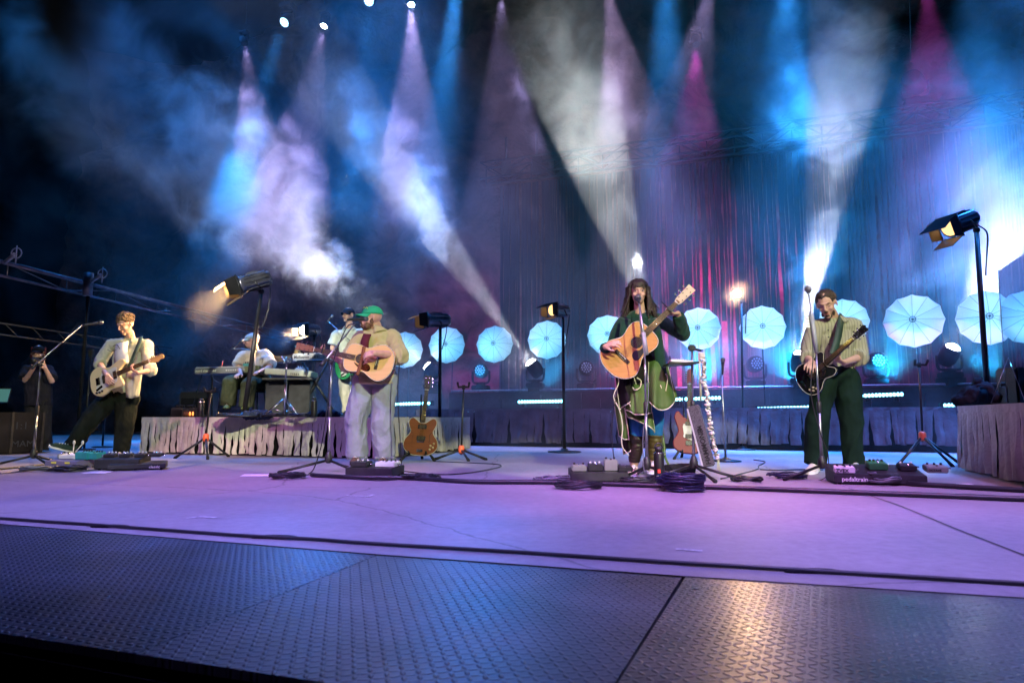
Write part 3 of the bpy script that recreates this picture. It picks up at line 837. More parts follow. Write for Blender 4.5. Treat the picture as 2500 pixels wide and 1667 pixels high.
def arm(body, sleeve, sh, el, wr, rs=(.060, .050, .040), skin=(.047, .040, .026), cut=None, cuff=True):
    """sh-el-wr; sleeve covers down to fraction cut of the forearm (0 elbow .. 1 wrist) or (negative) of the upper arm"""
    sh, el, wr = Vector(sh), Vector(el), Vector(wr)
    caps(body, sh, el, skin[0], skin[1], 10); caps(body, el, wr, skin[1] * .98, skin[2], 10)
    if sleeve is None: return
    if cut >= 0:
        caps(sleeve, sh, el, rs[0] * 1.12, rs[1] * 1.12, 12)
        e = el + (wr - el) * cut
        sleeve.tube([el, e], [rs[1] * 1.12, rs[2] * 1.25], 12)
        if cuff: sleeve.tube([el + (wr - el) * max(0, cut - .16), e + (wr - el).normalized() * .004], [rs[2] * 1.42, rs[2] * 1.45], 14)
        sleeve.ball(el, rs[1] * 1.15)
    else:
        e = sh + (el - sh) * (-cut)
        sleeve.ball(sh, rs[0] * 1.2); sleeve.tube([sh, e], [rs[0] * 1.2, rs[1] * 1.5], 14)
def leg(body, tr, hip, knee, ank, rr=(.105, .085, .085, .09), inner=(.07, .05, .035)):
    hip, knee, ank = Vector(hip), Vector(knee), Vector(ank)
    caps(body, hip, knee, inner[0], inner[1], 10); caps(body, knee, ank, inner[1], inner[2], 10)
    if tr is not None:
        caps(tr, hip, knee, rr[0], rr[1], 14)
        tr.tube([knee + (hip - knee) * .03, (knee + ank) / 2, ank], [rr[1], rr[2], rr[3]], 16)
def shoe(label, heel, toe, up, parent, mu, ms, w=.047, h=.075, lace=True, name="shoe"):
    """heel and toe on the ground line (undersides)"""
    heel, toe = Vector(heel), Vector(toe); L_ = (toe - heel).length; f = frame(heel, toe - heel, up)
    mb = MB()
    out = catmull([(0, 0), (.03, w * .72), (.35 * L_, w * .72), (.68 * L_, w), (.93 * L_, w * .7), (L_ * 1.02, 0), (.93 * L_, -w * .8), (.68 * L_, -w), (.35 * L_, -w * .72), (.03, -w * .72)], 4)
    mb.use(ms).prism(out, 0, .024, f, .004)
    mb.use(mu)
    for k, (x, z, ww) in enumerate([(.0, 0, 0)]): pass
    rows = []
    n = 12
    for i in range(n + 1):
        t = i / n; x = .008 + t * (L_ * .98 - .008)
        hh = h * (1.0 if t < .25 else (1 - (t - .25) / .75 * .55)) * (1 if t < .9 else 1 - (t - .9) * 6)
        ww = w * (.72 + .26 * math.sin(min(1, t / .75) * PI / 2 * 1.1)) * (1 if t < .82 else math.sqrt(max(0.02, 1 - ((t - .82) / .19) ** 2)))
        rows.append([f @ Vector((x, ww * math.cos(a / 10 * PI), .020 + hh * math.sin(a / 10 * PI))) for a in range(11)])
    mb.sheet(rows)
    o = mb.build(name, mu, parent, True)
    if label: o["label"] = label
    if lace:
        ml = MB()
        for i in range(4):
            t = .38 + i * .1; x = t * L_; hh = .020 + h * (1 - (t - .25) / .75 * .55)
            ml.tube([(x, -.02, hh - .006), (x + .004, 0, hh + .004), (x, .02, hh - .006)], .003, 5, f)
        ml.build("laces", M['paper'], o, True)
    return o
def capped(F, parent, m, brimdir=0.0, logo=None, s=1.0):
    """baseball cap on head frame F"""
    G_ = F @ Matrix.Diagonal((s, s, s, 1))
    mb = MB(); prof = []
    rows = []
    for j in range(9):
        a = j / 8 * PI / 2; z = .030 + .082 * math.sin(a) * 1.02; r = math.cos(a) if j < 8 else .02
        rows.append([G_ @ Vector((-.012 + .104 * r * math.cos(k / 24 * 2 * PI), .084 * r * math.sin(k / 24 * 2 * PI), z - .004 * math.cos(k / 24 * 2 * PI))) for k in range(24)])
    mb.sheet(rows, closed=True); mb.ball((-.012, 0, .113), .007, G_, 8)
    o = mb.build("cap", m, parent, True, solid=.004)
    mb = MB(); rows = []
    Rz = Matrix.Rotation(brimdir, 4, 'Z')
    for j in range(6):
        t = j / 5; rows.append([G_ @ Rz @ Vector((-.012 + .098 * math.cos(a) + .072 * t * max(0, math.cos(a * 1.15)) ** .6, .082 * math.sin(a) * (1 - .12 * t), .032 - .020 * t - .022 * (math.sin(a) ** 2) * (.3 + t))) for a in [(-1 + 2 * k / 14) * 1.15 for k in range(15)]])
    mb.sheet(rows); mb.build("visor", m, o, True, solid=.004)
    return o
def collar(F_c, ndir, r, m, parent, h=.045, opening=.9, name="collar"):
    """turned shirt collar round the neck, open to the front (ndir)"""
    c = Vector(F_c); d = Vector(ndir).normalized(); y = Vector((0, 0, 1)).cross(d)
    rows = []
    for j in range(4):
        t = j / 3; row = []
        for k in range(21):
            a = opening + (2 * PI - 2 * opening) * k / 20
            rr = r * (1 + .5 * t); zz = h * (1 - t * 1.25) * (.75 + .25 * math.cos(a))
            e = min(k, 20 - k) / 20
            drop = -.035 * t * max(0, 1 - e * 6)
            row.append(c + (d * math.cos(a) * rr * .95 + y * math.sin(a) * rr * 1.05) + Vector((0, 0, zz + drop)))
        rows.append(row)
    return MB().sheet(rows).build(name, m, parent, True, solid=.004)
def ribbon(pts, w, m, parent, name, nrm=(0, -1, 0), solid=.003, n=6):
    """flat band through world points, its face turned to nrm"""
    pts = [Vector(p) for p in catmull([tuple(p) for p in pts], n, False)]; nrm = Vector(nrm)
    rows = []
    for i, p in enumerate(pts):
        t = (pts[min(i + 1, len(pts) - 1)] - pts[max(i - 1, 0)]).normalized(); s = t.cross(nrm).normalized()
        rows.append([p - s * w / 2, p, p + s * w / 2])
    return MB().sheet(rows).build(name, m, parent, True, solid=solid)
# ------------------------------------------------------------------ guitars (local x from tail to head, y across, z out of the top)
AC_OUT = [(0, 0), (.012, .085), (.06, .155), (.13, .186), (.20, .165), (.265, .128), (.31, .122), (.37, .138), (.43, .140), (.475, .112), (.492, .06), (.494, 0), (.492, -.06), (.475, -.112), (.43, -.140), (.37, -.138), (.31, -.122), (.265, -.128), (.20, -.165), (.13, -.186), (.06, -.155), (.012, -.085)]
JM_OUT = [(0, .02), (.01, .10), (.06, .165), (.13, .178), (.20, .142), (.26, .125), (.33, .145), (.40, .165), (.455, .150), (.468, .118), (.43, .085), (.395, .05), (.385, 0), (.385, -.045), (.40, -.085), (.405, -.125), (.37, -.152), (.30, -.148), (.24, -.142), (.17, -.165), (.10, -.172), (.03, -.125), (.0, -.05)]
SH_OUT = [(0, 0), (.01, .09), (.05, .165), (.11, .200), (.18, .190), (.24, .148), (.285, .132), (.33, .150), (.38, .165), (.425, .150), (.44, .115), (.415, .075), (.385, .035), (.38, 0), (.385, -.035), (.415, -.075), (.44, -.115), (.425, -.150), (.38, -.165), (.33, -.150), (.285, -.132), (.24, -.148), (.18, -.190), (.11, -.200), (.05, -.165), (.01, -.09)]
def guitar(label, saddle, nut, zdir, kind, mt, ms, mneck, mhead, group=None, capo=False, scale_to=.645, flip=1, cat=None, thick=None, pgs=.8):
    saddle, nut = Vector(saddle), Vector(nut)
    L_ = (nut - saddle).length; s = L_ / scale_to
    sx = .165 if kind == 'ac' else (.125 if kind == 'jm' else .16)
    x = (nut - saddle).normalized()
    f = frame(saddle, x, zdir)
    root = thing("acoustic_guitar" if kind == 'ac' else "electric_guitar", label, cat or "guitar", saddle, group=group)
    F = f @ Matrix.Diagonal((s, s * flip, s, 1)) @ Matrix.Translation((-sx, 0, 0))
    nx = sx + scale_to                                     # nut position on x
    th = thick or (.105 if kind == 'ac' else .045)
    out = catmull({'ac': AC_OUT, 'jm': JM_OUT, 'sh': SH_OUT}[kind], 4)
    if flip > 0: out = out[::-1]
    if flip > 0: out2 = out
    mb = MB(); mb.prism(out, -th, -.0002 if kind == 'ac' else 0, F, .003 if kind == 'ac' else .010)
    body = mb.build("body", ms, root, True)
    if kind == 'ac':
        MB().prism([(.5 * .494 + (a - .247) * .985 if False else .247 + (a - .247) * .982, b * .975) for a, b in out], -.001, .0025, F, .0005).build("soundboard", mt, root, True)
        MB().tube([F @ Vector((a, b, 0)) for a, b in out], .0028 * s, 5, closed=True).build("binding", M['cream'], root, True)
        jx = .494
        mb = MB(); mb.use(M['ink']).lathe([(0, .0032), (.050, .0032)], 28, F @ Matrix.Translation((.335, 0, 0)), False)
        mb.use(M['gold'] if flip > 0 else M['gold']); mb.tube([(.335 + .058 * math.cos(a / 24 * 2 * PI), .058 * math.sin(a / 24 * 2 * PI), .0026) for a in range(24)], .0022, 5, F, closed=True)
        mb.build("soundhole", M['ink'], root, True)
        q = -1
        pg = catmull([(.39, q * .045), (.36, q * .075), (.30, q * .105), (.24, q * .112), (.215, q * .085), (.235, q * .045), (.275, q * .038), (.30, q * .060), (.34, q * .064)], 4)
        MB().prism(pg, .0028, .0045, F).build("pickguard", M['tort'], root, True)
        MB().box((sx, 0, .006), (.032, .155, .010), F, bev=.003).build("bridge", M['ebony'], root, True)
        MB().box((sx + .006, 0, .0125), (.004, .075, .005), F).build("saddle", M['white'], root, True)
        for k in range(6): pass
        mb = MB()
        for k in range(6): mb.ball((sx - .012, -.028 + k * .0112, .012), .0035, F, 6)
        mb.build("bridge_pins", M['cream'], root, True)
        zf = .008
    else:
        jx = .42 if kind == 'sh' else .40; zf = .014
        if kind == 'jm':
            pg = catmull([(.05, -.15), (.05, -.06), (.10, -.02), (.13, .05), (.16, .11), (.22, .105), (.30, .115), (.36, .12), (.40, .10), (.385, .045), (.385, -.05), (.37, -.10), (.30, -.12), (.22, -.115), (.14, -.14)], 3)
            MB().prism([(.215 + (a - .215) * pgs, b * pgs) for a, b in pg], .001, .004, F).build("pickguard", M['pg'], root, True)
            mb = MB(); mb.use(M['chrome']).box((.115, -.085, .006), (.085, .03, .006), F, rot=(0, 0, .35)).box((.115, .0, .009), (.05, .085, .008), F)
            mb.build("bridge", M['chrome'], root, True)
            for a in (.19, .33): MB().box((a, 0, .008), (.045, .095, .010), F, bev=.004).build("pickup", M['pick'], root, True)
            for (a, b) in ((.075, -.125), (.11, -.13), (.145, -.128)): MB().lathe([(.012, .003), (.010, .016)], 10, F @ Matrix.Translation((a, b, 0))).build("knob", M['ink'], root, True)
        else:
            MB().tube([F @ Vector((a, b, -.003)) for a, b in out], .0026 * s, 5, closed=True).build("binding", M['cream'], root, True)
            for a in (.20, .335): MB().use(M['ink']).box((a, 0, .006), (.052, .105, .010), F, bev=.004).use(M['pick']).box((a, 0, .012), (.030, .072, .004), F).build("pickup", M['ink'], root, True)
            for q in (-1, 1):
                MB().tube(catmull([(.155, q * .115), (.16, q * .098), (.19, q * .105), (.24, q * .10), (.265, q * .105), (.268, q * .118)], 5, False) and [(a, b, .0005) for a, b in catmull([(.150, q * .112), (.158, q * .096), (.185, q * .105), (.235, q * .098), (.262, q * .108), (.268, q * .122)], 5, False)], .0045, 6, F, flat=.3).build("f_hole", M['ink'], root, True)
            mb = MB(); mb.box((sx, 0, .008), (.016, .085, .010), F, bev=.002).box((.055, 0, .006), (.03, .07, .006), F); mb.build("bridge", M['chrome'], root, True)
            for (a, b) in ((.10, -.15), (.145, -.155), (.075, -.115), (.12, -.12)): MB().lathe([(.013, .002), (.011, .018)], 12, F @ Matrix.Translation((a, b, 0))).build("knob", M['gold2'], root, True)
    # neck, fretboard, head
    mb = MB(); mb.tube([(jx - .03, 0, zf - .020), (jx + .05, 0, zf - .016), (nx - .02, 0, zf - .012), (nx + .02, 0, zf - .010)], [.026, .0245, .0215, .021], 12, F, flat=.62, ref=Vector((F[0][2], F[1][2], F[2][2]))); mb.build("neck", mneck, root, True)
    mb = MB(); x0 = sx + .225 if kind == 'ac' else sx + .24
    mb.prism([(x0, -.028), (nx, -.0215), (nx, .0215), (x0, .028)], zf - .006, zf, F); fb = mb.build("fretboard", M['ebony'], root, True)
    for p in fb.data.polygons: p.use_smooth = False
    mb = MB()
    for k in range(1, 20):
        fx = nx - scale_to * (1 - 2 ** (-k / 12)); 
        if fx < x0: break
        mb.box((fx, 0, zf + .0008), (.0022, .046, .0016), F)
    if kind != 'ac' or True:
        for k in (3, 5, 7, 9, 12, 15):
            fx = nx - scale_to * (1 - 2 ** (-(k - .5) / 12)); 
            if fx > x0: mb.ball((fx, 0, zf), (.004, .004, .001), F, 6)
    mb.build("frets", M['chrome'], root, True)
    MB().box((nx, 0, zf + .001), (.006, .044, .010), F).build("nut", M['cream'], root, True)
    if kind == 'jm': ho = catmull([(nx, -.021), (nx + .03, -.030), (nx + .06, -.045), (nx + .10, -.050), (nx + .13, -.030), (nx + .165, -.035), (nx + .180, -.010), (nx + .165, .020), (nx + .12, .022), (nx + .05, .024), (nx, .021)], 3)
    elif kind == 'ac': ho = [(nx, -.022), (nx + .02, -.030), (nx + .185, -.038), (nx + .185, .038), (nx + .02, .030), (nx, .022)]
    else: ho = [(nx, -.022), (nx + .03, -.034), (nx + .165, -.042), (nx + .180, -.020), (nx + .168, 0), (nx + .180, .020), (nx + .165, .042), (nx + .03, .034), (nx, .022)]
    MB().prism(ho if kind != 'x' else ho, zf - .020, zf - .005, F, .0015).build("headstock", mhead, root, True)
    for k in range(3):
        for q in (-1, 1):
            mb = MB()
            if kind == 'jm':
                px_ = nx + .03 + (k * 2 + (q > 0)) * .022; mb.rod((px_, .008, zf - .012), (px_, .008, zf + .010), .004, M=F); mb.box((px_, .018, zf - .012), (.006, .03, .006), F).box((px_, .036, zf - .012), (.012, .016, .008), F, bev=.002)
            else:
                px_ = nx + .045 + k * .048; mb.rod((px_, q * .02, zf - .014), (px_, q * .02, zf + .008), .0045, M=F); mb.rod((px_, q * .018, zf - .012), (px_, q * .054, zf - .012), .003, M=F); mb.box((px_, q * .058, zf - .012), (.018, .014, .010), F, bev=.003)
            mb.build("tuning_peg", M['chrome'], root, True)
    mb = MB()
    for k in range(6):
        y0 = -.027 + k * .0108; y1 = -.018 + k * .0072
        mb.tube([(sx, y0, zf + .007), (nx, y1, zf + .005)], .0009, 4, F)
    mb.build("strings", M['gold'], root, True)
    if capo:
        cx = nx - scale_to * (1 - 2 ** (-(2.5) / 12))
        mb = MB(); mb.box((cx, 0, zf + .012), (.014, .060, .012), F, bev=.003).box((cx, 0, zf - .026), (.014, .050, .010), F, bev=.003).rod((cx, .026, zf + .01), (cx, .10, zf + .02), .007, .004, M=F)
        c = mb.build("capo", M['black'], root, True)
    root['_f'] = 0; del root['_f']
    return root, F
M['cream'] = mat("cream_binding", (.70, .66, .50), .4)
M['ebony'] = mat("dark_fretboard", (.035, .022, .015), .4, var=.3)
M['tort'] = mat("tortoise_pickguard", (.10, .025, .01), .12, var=.0, col2=(.015, .006, .004), vscale=40)
M['pg'] = mat("white_pickguard", (.50, .52, .48), .3)
M['pick'] = mat("black_pickup", (.02, .02, .02), .4)
M['gold2'] = mat("cream_knobs", (.5, .42, .25), .3)
def at(Y): return lambda px, py, dy=0.0: P(px, py, Y + dy)
def yof(px, py): return G(px, py).y
# ---------------------------------------------------------------- left guitarist (pale open shirt, white offset guitar)
Y = yof(290, 1117); J = at(Y)
p = thing("person", "guitarist with sandy curls in an open pale shirt stepping onto his pedals", "person", (P(290, 1117, Y).x, Y, 0))
body, sh, tr = MB(), MB(), MB()
hf = Vector((-.30, -.80, -.52)); hu = Vector((-.12, -.5, .86))
F = head(body, J(307, 790, -.10), hf, hu, 1.10)
caps(body, J(315, 812, -.02), J(318, 832, .03), .058, .066)
sA, sB = J(272, 842, .02), J(358, 842, .02); eA, wA = J(243, 886, -.02), J(262, 917, -.36); eB, wB = J(368, 904, -.10), J(337, 910, -.34)
hA, hB = J(288, 962, .05), J(322, 964, .05)
arm(body, sh, sA, eA, wA, rs=(.064, .058, .048), cut=.12); arm(body, sh, sB, eB, wB, rs=(.066, .062, .050), cut=.12)
hand(body, wA, J(270, 936, -.42) - wA, (.2, .9, -.3), side=-1, curl=.8)
hand(body, wB, J(318, 900, -.40) - wB, (-.2, -.2, .95), side=1, curl=1.1)
torso_c = [(hA + hB) / 2 + Vector((0, 0, -.02)), (hA + hB) / 2 + Vector((0, 0, .2)), (sA + sB) / 2 + Vector((0, 0, -.10))]
def torso(mb, sA, sB, hA, hB, rw, rc, flat=.62, extra=0.0):
    c0 = (hA + hB) / 2; c1 = (sA + sB) / 2
    mb.tube([c0 - Vector((0, 0, extra)), c0 + (c1 - c0) * .35, c0 + (c1 - c0) * .75, c1 + Vector((0, 0, .02))], [rw * 1.02, rw, rc, rc * .62], 20, flat=flat, ref=(0, 1, 0))
    caps(mb, sA + (c1 - sA) * .15, c1, rc * .42, rc * .55); caps(mb, sB + (c1 - sB) * .15, c1, rc * .42, rc * .55)
    mb.ball(c0 + (c1 - c0) * .70, (rc * 1.0, rc * .66, .13))
torso(body, sA, sB, hA, hB, .13, .15)
torso(sh, sA, sB, hA, hB, .172, .180, .66, extra=.04)
leg(body, tr, J(272, 968, .04), J(224, 1020, -.18), J(178, 1088, -.30), rr=(.125, .105, .095, .088))
leg(body, tr, J(310, 968, .06), J(304, 1040, .0), J(296, 1106, .02), rr=(.125, .10, .088, .085))
tr.ball((hA + hB) / 2 + Vector((0, 0, -.04)), (.19, .13, .14))
remeshed(body, "body", .0045, SKIN, p)
face(F, p, closed=True, brow=M['hairbrown'])
M['shirtA'] = mat("pale_western_shirt", (.46, .47, .37), .9, var=.05, vscale=6, bump=.4, bscale=30, sheen=.2)
M['trA'] = mat("dark_green_trousers", (.008, .012, .010), .9, var=.25, vscale=6, bump=.4, bscale=25)
so = remeshed(sh, "shirt", .010, M['shirtA'], p, 5, wrinkle=.010, wscale=9, seed=3)
remeshed(tr, "trousers", .010, M['trA'], p, 4, wrinkle=.013, wscale=8, seed=8)
collar(J(318, 832, .02), (-.3, -1, 0), .085, M['shirtA'], so, opening=.75)
# undershirt, hanging shirt tail, yoke piping
ribbon([J(298, 836, -.13), J(296, 860, -.19), J(300, 890, -.20)], .16, M['white'], p, "undershirt", solid=.006)
mb = MB(); rows = []
for j in range(8):
    t = j / 7; rows.append([J(308 + (k / 7) * (40 - 8 * t), 905 + t * (68 - 10 * abs(k / 7 - .4)), -.19 + .05 * math.sin(k * 1.3 + t * 2) * t + (k / 7) ** 2 * .22) for k in range(8)])
mb.sheet(rows).build("shirt_tail", M['shirtA'], so, True, solid=.005)
for pts in (([J(276, 846, -.155), J(285, 841, -.17), J(293, 852, -.185)]), ([J(262, 853, -.11), J(272, 858, -.155), J(284, 854, -.18)]), ([J(335, 850, -.165), J(345, 851, -.155), J(352, 846, -.13)])):
    MB().tube(catmull([tuple(q) for q in pts], 4, False), .0035, 5).build("yoke_piping", M['ink'], so, True)
ribbon([J(344, 822, -.06), J(338, 842, -.16), J(326, 872, -.225), J(314, 900, -.235)], .055, M['leather'], p, "guitar_strap")
# curls
mb = MB(); rnd = random.Random(4)
for k in range(150):
    a = rnd.uniform(0, 2 * PI); b = rnd.uniform(-.25, 1.0) ; r = math.sqrt(max(0, 1 - b * b * .98)) if b > 0 else 1
    x, y, z = -.018 + .090 * r * math.cos(a), .078 * r * math.sin(a), .040 + .082 * b
    if x > .055 and z < .060: continue
    if x > .02 and z < .030: continue
    mb.ball((x, y, z), rnd.uniform(.012, .021), F, 7)
remeshed(mb, "hair", .005, M['hairfair'], p, 1, fine=.008, fscale=70)
shoe("dark low sneaker with a white sole, toe raised on the pedals", J(186, 1106, -.32), J(120, 1090, -.42), (.15, -.1, 1), p, mat("sneaker_green", (.02, .04, .03), .8), M['paper'])
shoe(None, J(297, 1119, .06), J(286, 1120, -.2), (0, 0, 1), p, M['ink'], M['paper'])
jm, _ = guitar("cream offset electric guitar with white pickguard held by the curly haired guitarist", J(243, 931, -.27), J(366, 881, -.36), (.05, -1, .22), 'jm',
    None, mat("cream_guitar_finish", (.62, .52, .30), .22, coat=.5), mat("maple_neck", (.55, .33, .12), .35), mat("maple_head", (.62, .38, .12), .3), scale_to=.65)
# ---------------------------------------------------------------- singer in the green cap
Y = yof(905, 1135); J = at(Y)
p = thing("person", "bearded singer in a green cap, tan shirt and ragged pale jeans", "person", (P(905, 1133, Y).x, Y, 0))
body, sh, tr = MB(), MB(), MB()
F = head(body, J(906, 775, -.02), (-.86, -.50, .02), (.03, 0, 1), 1.12, 1.05)
caps(body, J(914, 790, .02), J(920, 812, .04), .066, .075)
sA, sB = J(880, 828, -.02), J(958, 826, .02); eA, wA = J(846, 888, -.10), J(806, 866, -.22); eB, wB = J(976, 868, -.16), J(914, 862, -.42)
hA, hB = J(895, 925, .02), J(936, 925, .02)
arm(body, sh, sA, eA, wA, rs=(.080, .078, .065), skin=(.055, .048, .031), cut=.08); arm(body, sh, sB, eB, wB, rs=(.088, .085, .068), skin=(.058, .052, .033), cut=.16)
hand(body, wA, J(789, 858, -.24) - wA, (-.1, .5, .85), side=1, curl=1.25, s=1.1)
hand(body, wB, J(888, 866, -.42) - wB, (-.1, .75, -.6), side=-1, curl=.9, s=1.05)
torso(body, sA, sB, hA, hB, .17, .17); torso(sh, sA, sB, hA, hB, .205, .205, .84, extra=.05)
sh.ball(J(915, 885, -.03), (.22, .19, .18))
leg(body, tr, J(893, 925, .02), J(868, 1030, -.04), J(872, 1112, .02), rr=(.132, .108, .104, .106))
leg(body, tr, J(938, 925, .04), J(932, 1036, -.02), J(940, 1114, .03), rr=(.136, .110, .104, .104))
tr.ball(J(915, 918, .02), (.215, .17, .14))
remeshed(body, "body", .0045, SKIN2, p)
face(F, p, closed=True, brow=M['hairbrown'], openmouth=True)
M['shirtB'] = mat("tan_work_shirt", (.46, .40, .21), .9, var=.06, vscale=5, bump=.4, bscale=25, sheen=.2)
M['jeans'] = mat("washed_pale_jeans", (.27, .30, .36), .9, var=.14, vscale=4, bump=.5, bscale=40)
so = remeshed(sh, "shirt", .010, M['shirtB'], p, 5, wrinkle=.012, wscale=8, seed=13)
to = remeshed(tr, "jeans", .010, M['jeans'], p, 4, wrinkle=.015, wscale=7, seed=21)
collar(J(914, 806, .02), (-.7, -1, 0), .10, M['shirtB'], so, opening=.7)
ribbon([J(897, 815, -.14), J(891, 835, -.21), J(890, 860, -.22)], .085, mat("maroon_tee", (.10, .02, .035), .9, var=.2), p, "undershirt")
MB().box((0, 0, 0), (.10, .006, .012), Matrix.Translation(J(934, 836, -.205)), bev=.002).build("pocket_flap", M['shirtB'], so, True)
for cx, cyy in ((872, 1114), (940, 1116)):      # frayed hems
    mb = MB(); rnd = random.Random(int(cx))
    for k in range(46):
        a = k / 46 * 2 * PI; c = J(cx, cyy, .02)
        mb.tube([c + Vector((.103 * math.cos(a), .103 * math.sin(a), .01)), c + Vector((.108 * math.cos(a + .05), .108 * math.sin(a), -rnd.uniform(.01, .05)))], .004, 4)
    mb.build("frayed_hem", M['jeans'], to, True)
M['capgreen'] = mat("green_cap_cloth", (.03, .36, .20), .85, var=.08, bump=.3, bscale=60)
co = capped(F, p, M['capgreen'])
MB().tube([F @ Vector(q) for q in ((.058, .058, .075), (.066, .048, .090), (.074, .040, .075), (.083, .030, .090), (.09, .018, .075))], .0035, 5).build("cap_emblem", M['yellow'], co, True)
mb = MB(); 
for q in [(.052, 0, -.10, .030, .044, .024), (.080, 0, -.092, .018, .028, .022), (.045, .048, -.085, .035, .012, .032), (.045, -.048, -.085, .035, .012, .032), (.012, .062, -.05, .02, .008, .04), (.012, -.062, -.05, .02, .008, .04), (.100, .0, -.050, .008, .024, .005)]:
    mb.ball(q[:3], q[3:], F, 10)
remeshed(mb, "beard", .004, hairmat("reddish_beard", (.20, .09, .045), (.06, .025, .012)), p, 1, fine=.006, fscale=140)
for hx, tx in (((876, 1129), (862, 1134)), ((942, 1130), (930, 1136))): shoe(None, J(*hx, .08), J(*tx, -.18), (0, 0, 1), p, mat("brown_shoe", (.10, .06, .035), .6), M['rubber'])
spr = wood_mat("spruce_top", (.78, .52, .24), (.62, .38, .15), .25)
g2, F2 = guitar("spruce topped acoustic guitar with dark tortoise pickguard played by the green capped singer", J(921, 884, -.31), J(767, 853, -.30), (-.02, -1, .16), 'ac', spr, wood_mat("mahogany_sides", (.16, .035, .02), (.07, .014, .01), .2),
    wood_mat("mahogany_neck", (.22, .08, .03), (.12, .04, .02), .35), wood_mat("rosewood_head", (.28, .13, .06), (.14, .06, .03), .3), capo=True, flip=-1)
ribbon([J(889, 846, -.335), J(884, 875, -.33), J(872, 916, -.33)], .035, mat("brown_strap", (.20, .07, .025), .6), p, "guitar_strap")
# ---------------------------------------------------------------- woman singer
Y = yof(1570, 1161); J = at(Y)
p = thing("person", "woman with long dark hair in a green jacket and frilled olive skirt", "person", (P(1570, 1161, Y).x, Y, 0))
body, sh = MB(), MB()
F = head(body, J(1558, 714, .0), (-.10, -1, .04), (.0, 0, 1), .99, .95)
caps(body, J(1560, 740, .03), J(1562, 768, .05), .047, .055)
sA, sB = J(1520, 785, .04), J(1606, 782, .04); eA, wA = J(1483, 850, .06), J(1478, 846, -.28); eB, wB = J(1669, 816, -.06), J(1655, 765, -.20)
eA = J(1484, 862, .0)
hA, hB = J(1545, 880, .05), J(1592, 880, .05)
arm(body, sh, sA, eA, wA, rs=(.050, .044, .036), skin=(.038, .033, .024), cut=.85, cuff=False); arm(body, sh, sB, eB, wB, rs=(.052, .050, .040), skin=(.038, .034, .024), cut=.92, cuff=False)
hand(body, wA, J(1500, 836, -.34) - wA, (.1, .7, -.7), side=-1, curl=.5, s=.95)
hand(body, wB, J(1636, 768, -.24) - wB, (-.5, -.2, .5), side=1, curl=1.0, s=.95)
torso(body, sA, sB, hA, hB, .11, .12); torso(sh, sA, sB, hA, hB, .135, .145, .70, extra=.06)
leg(body, None, J(1552, 890, .05), J(1556, 1030, .0), J(1548, 1130, .03), inner=(.085, .058, .04))
leg(body, None, J(1590, 890, .05), J(1600, 1030, .02), J(1596, 1124, .05), inner=(.085, .058, .04))
remeshed(body, "body", .0045, SKIN, p)
face(F, p, brow=M['hairdark'], openmouth=True)
M['jacket'] = mat("bottle_green_jacket", (.010, .046, .026), .85, var=.15, vscale=6, bump=.4, bscale=30, sheen=.2)
M['teeg'] = mat("dark_green_tee", (.010, .040, .022), .9, var=.15)
M['olive'] = mat("olive_panels", (.085, .155, .04), .8, var=.15, vscale=5, bump=.3, bscale=20)
M['olived'] = mat("black_panels", (.018, .016, .016), .8, var=.2)
M['piping'] = mat("cream_piping", (.62, .62, .42), .7)
so = remeshed(sh, "jacket", .008, M['jacket'], p, 4, wrinkle=.008, wscale=11, seed=31)
collar(J(1561, 770, .05), (0, -1, 0), .075, M['jacket'], so, opening=.6, h=.04)
# tee shirt front with lettering
mb = MB(); rows = []
for j in range(9):
    t = j / 8; rows.append([J(1536 + k * 6.4 - (1 - t) * (k - 4) * 1.2, 776 + t * 50, -.115 - .02 * math.sin(t * 2.6) + .0022 * (k - 4) ** 2 - .028 * min(1, t * 3)) for k in range(9)])
te = mb.sheet(rows).build("tee_shirt", M['teeg'], p, True, solid=.004)
fr = frame(J(1537, 804, -.172), (1, 0, 0), (0, -1, .05))
text("ALL MY", .026, fr, M['inkw'], parent=te, sx=1.05, bold=.0006)
text("SUMMER", .026, frame(J(1570, 803, -.172), (1, 0, 0), (0, -1, .05)), M['inkw'], parent=te, sx=.85, bold=.0006)
rnd = random.Random(9); mb = MB()
for cx in (1537, 1547, 1556, 1575, 1584):       # floral print
    for q in range(2):
        c = J(cx + rnd.uniform(-2, 2), 813 + q * 9 + rnd.uniform(-2, 2), -.174)
        mb.tube([c + Vector((.014 * math.cos(a / 10 * 2 * PI) * (1 + .4 * math.sin(a * 1.9)), -.001, .013 * math.sin(a / 10 * 2 * PI) * (1 + .4 * math.cos(a * 2.3)))) for a in range(10)], .0016, 4, closed=True)
        mb.tube([c, c + Vector((rnd.uniform(-.02, .02), 0, rnd.uniform(-.03, .02)))], .0015, 4)
mb.build("flower_print", M['inkw'], te, True)
MB().ball(J(1577, 786, -.10), .012).build("red_badge", mat("badge", (.6, .08, .05), .4), so, True)
# jacket fronts falling open
for (x0, x1, y1, d) in ((1528, 1520, 862, -.13), (1590, 1618, 930, -.13)):
    ribbon([J(x0, 778, -.09), J((x0 + x1) / 2, 820, d - .05), J(x1, y1, d)], .085, M['jacket'], so, "jacket_front", solid=.006)
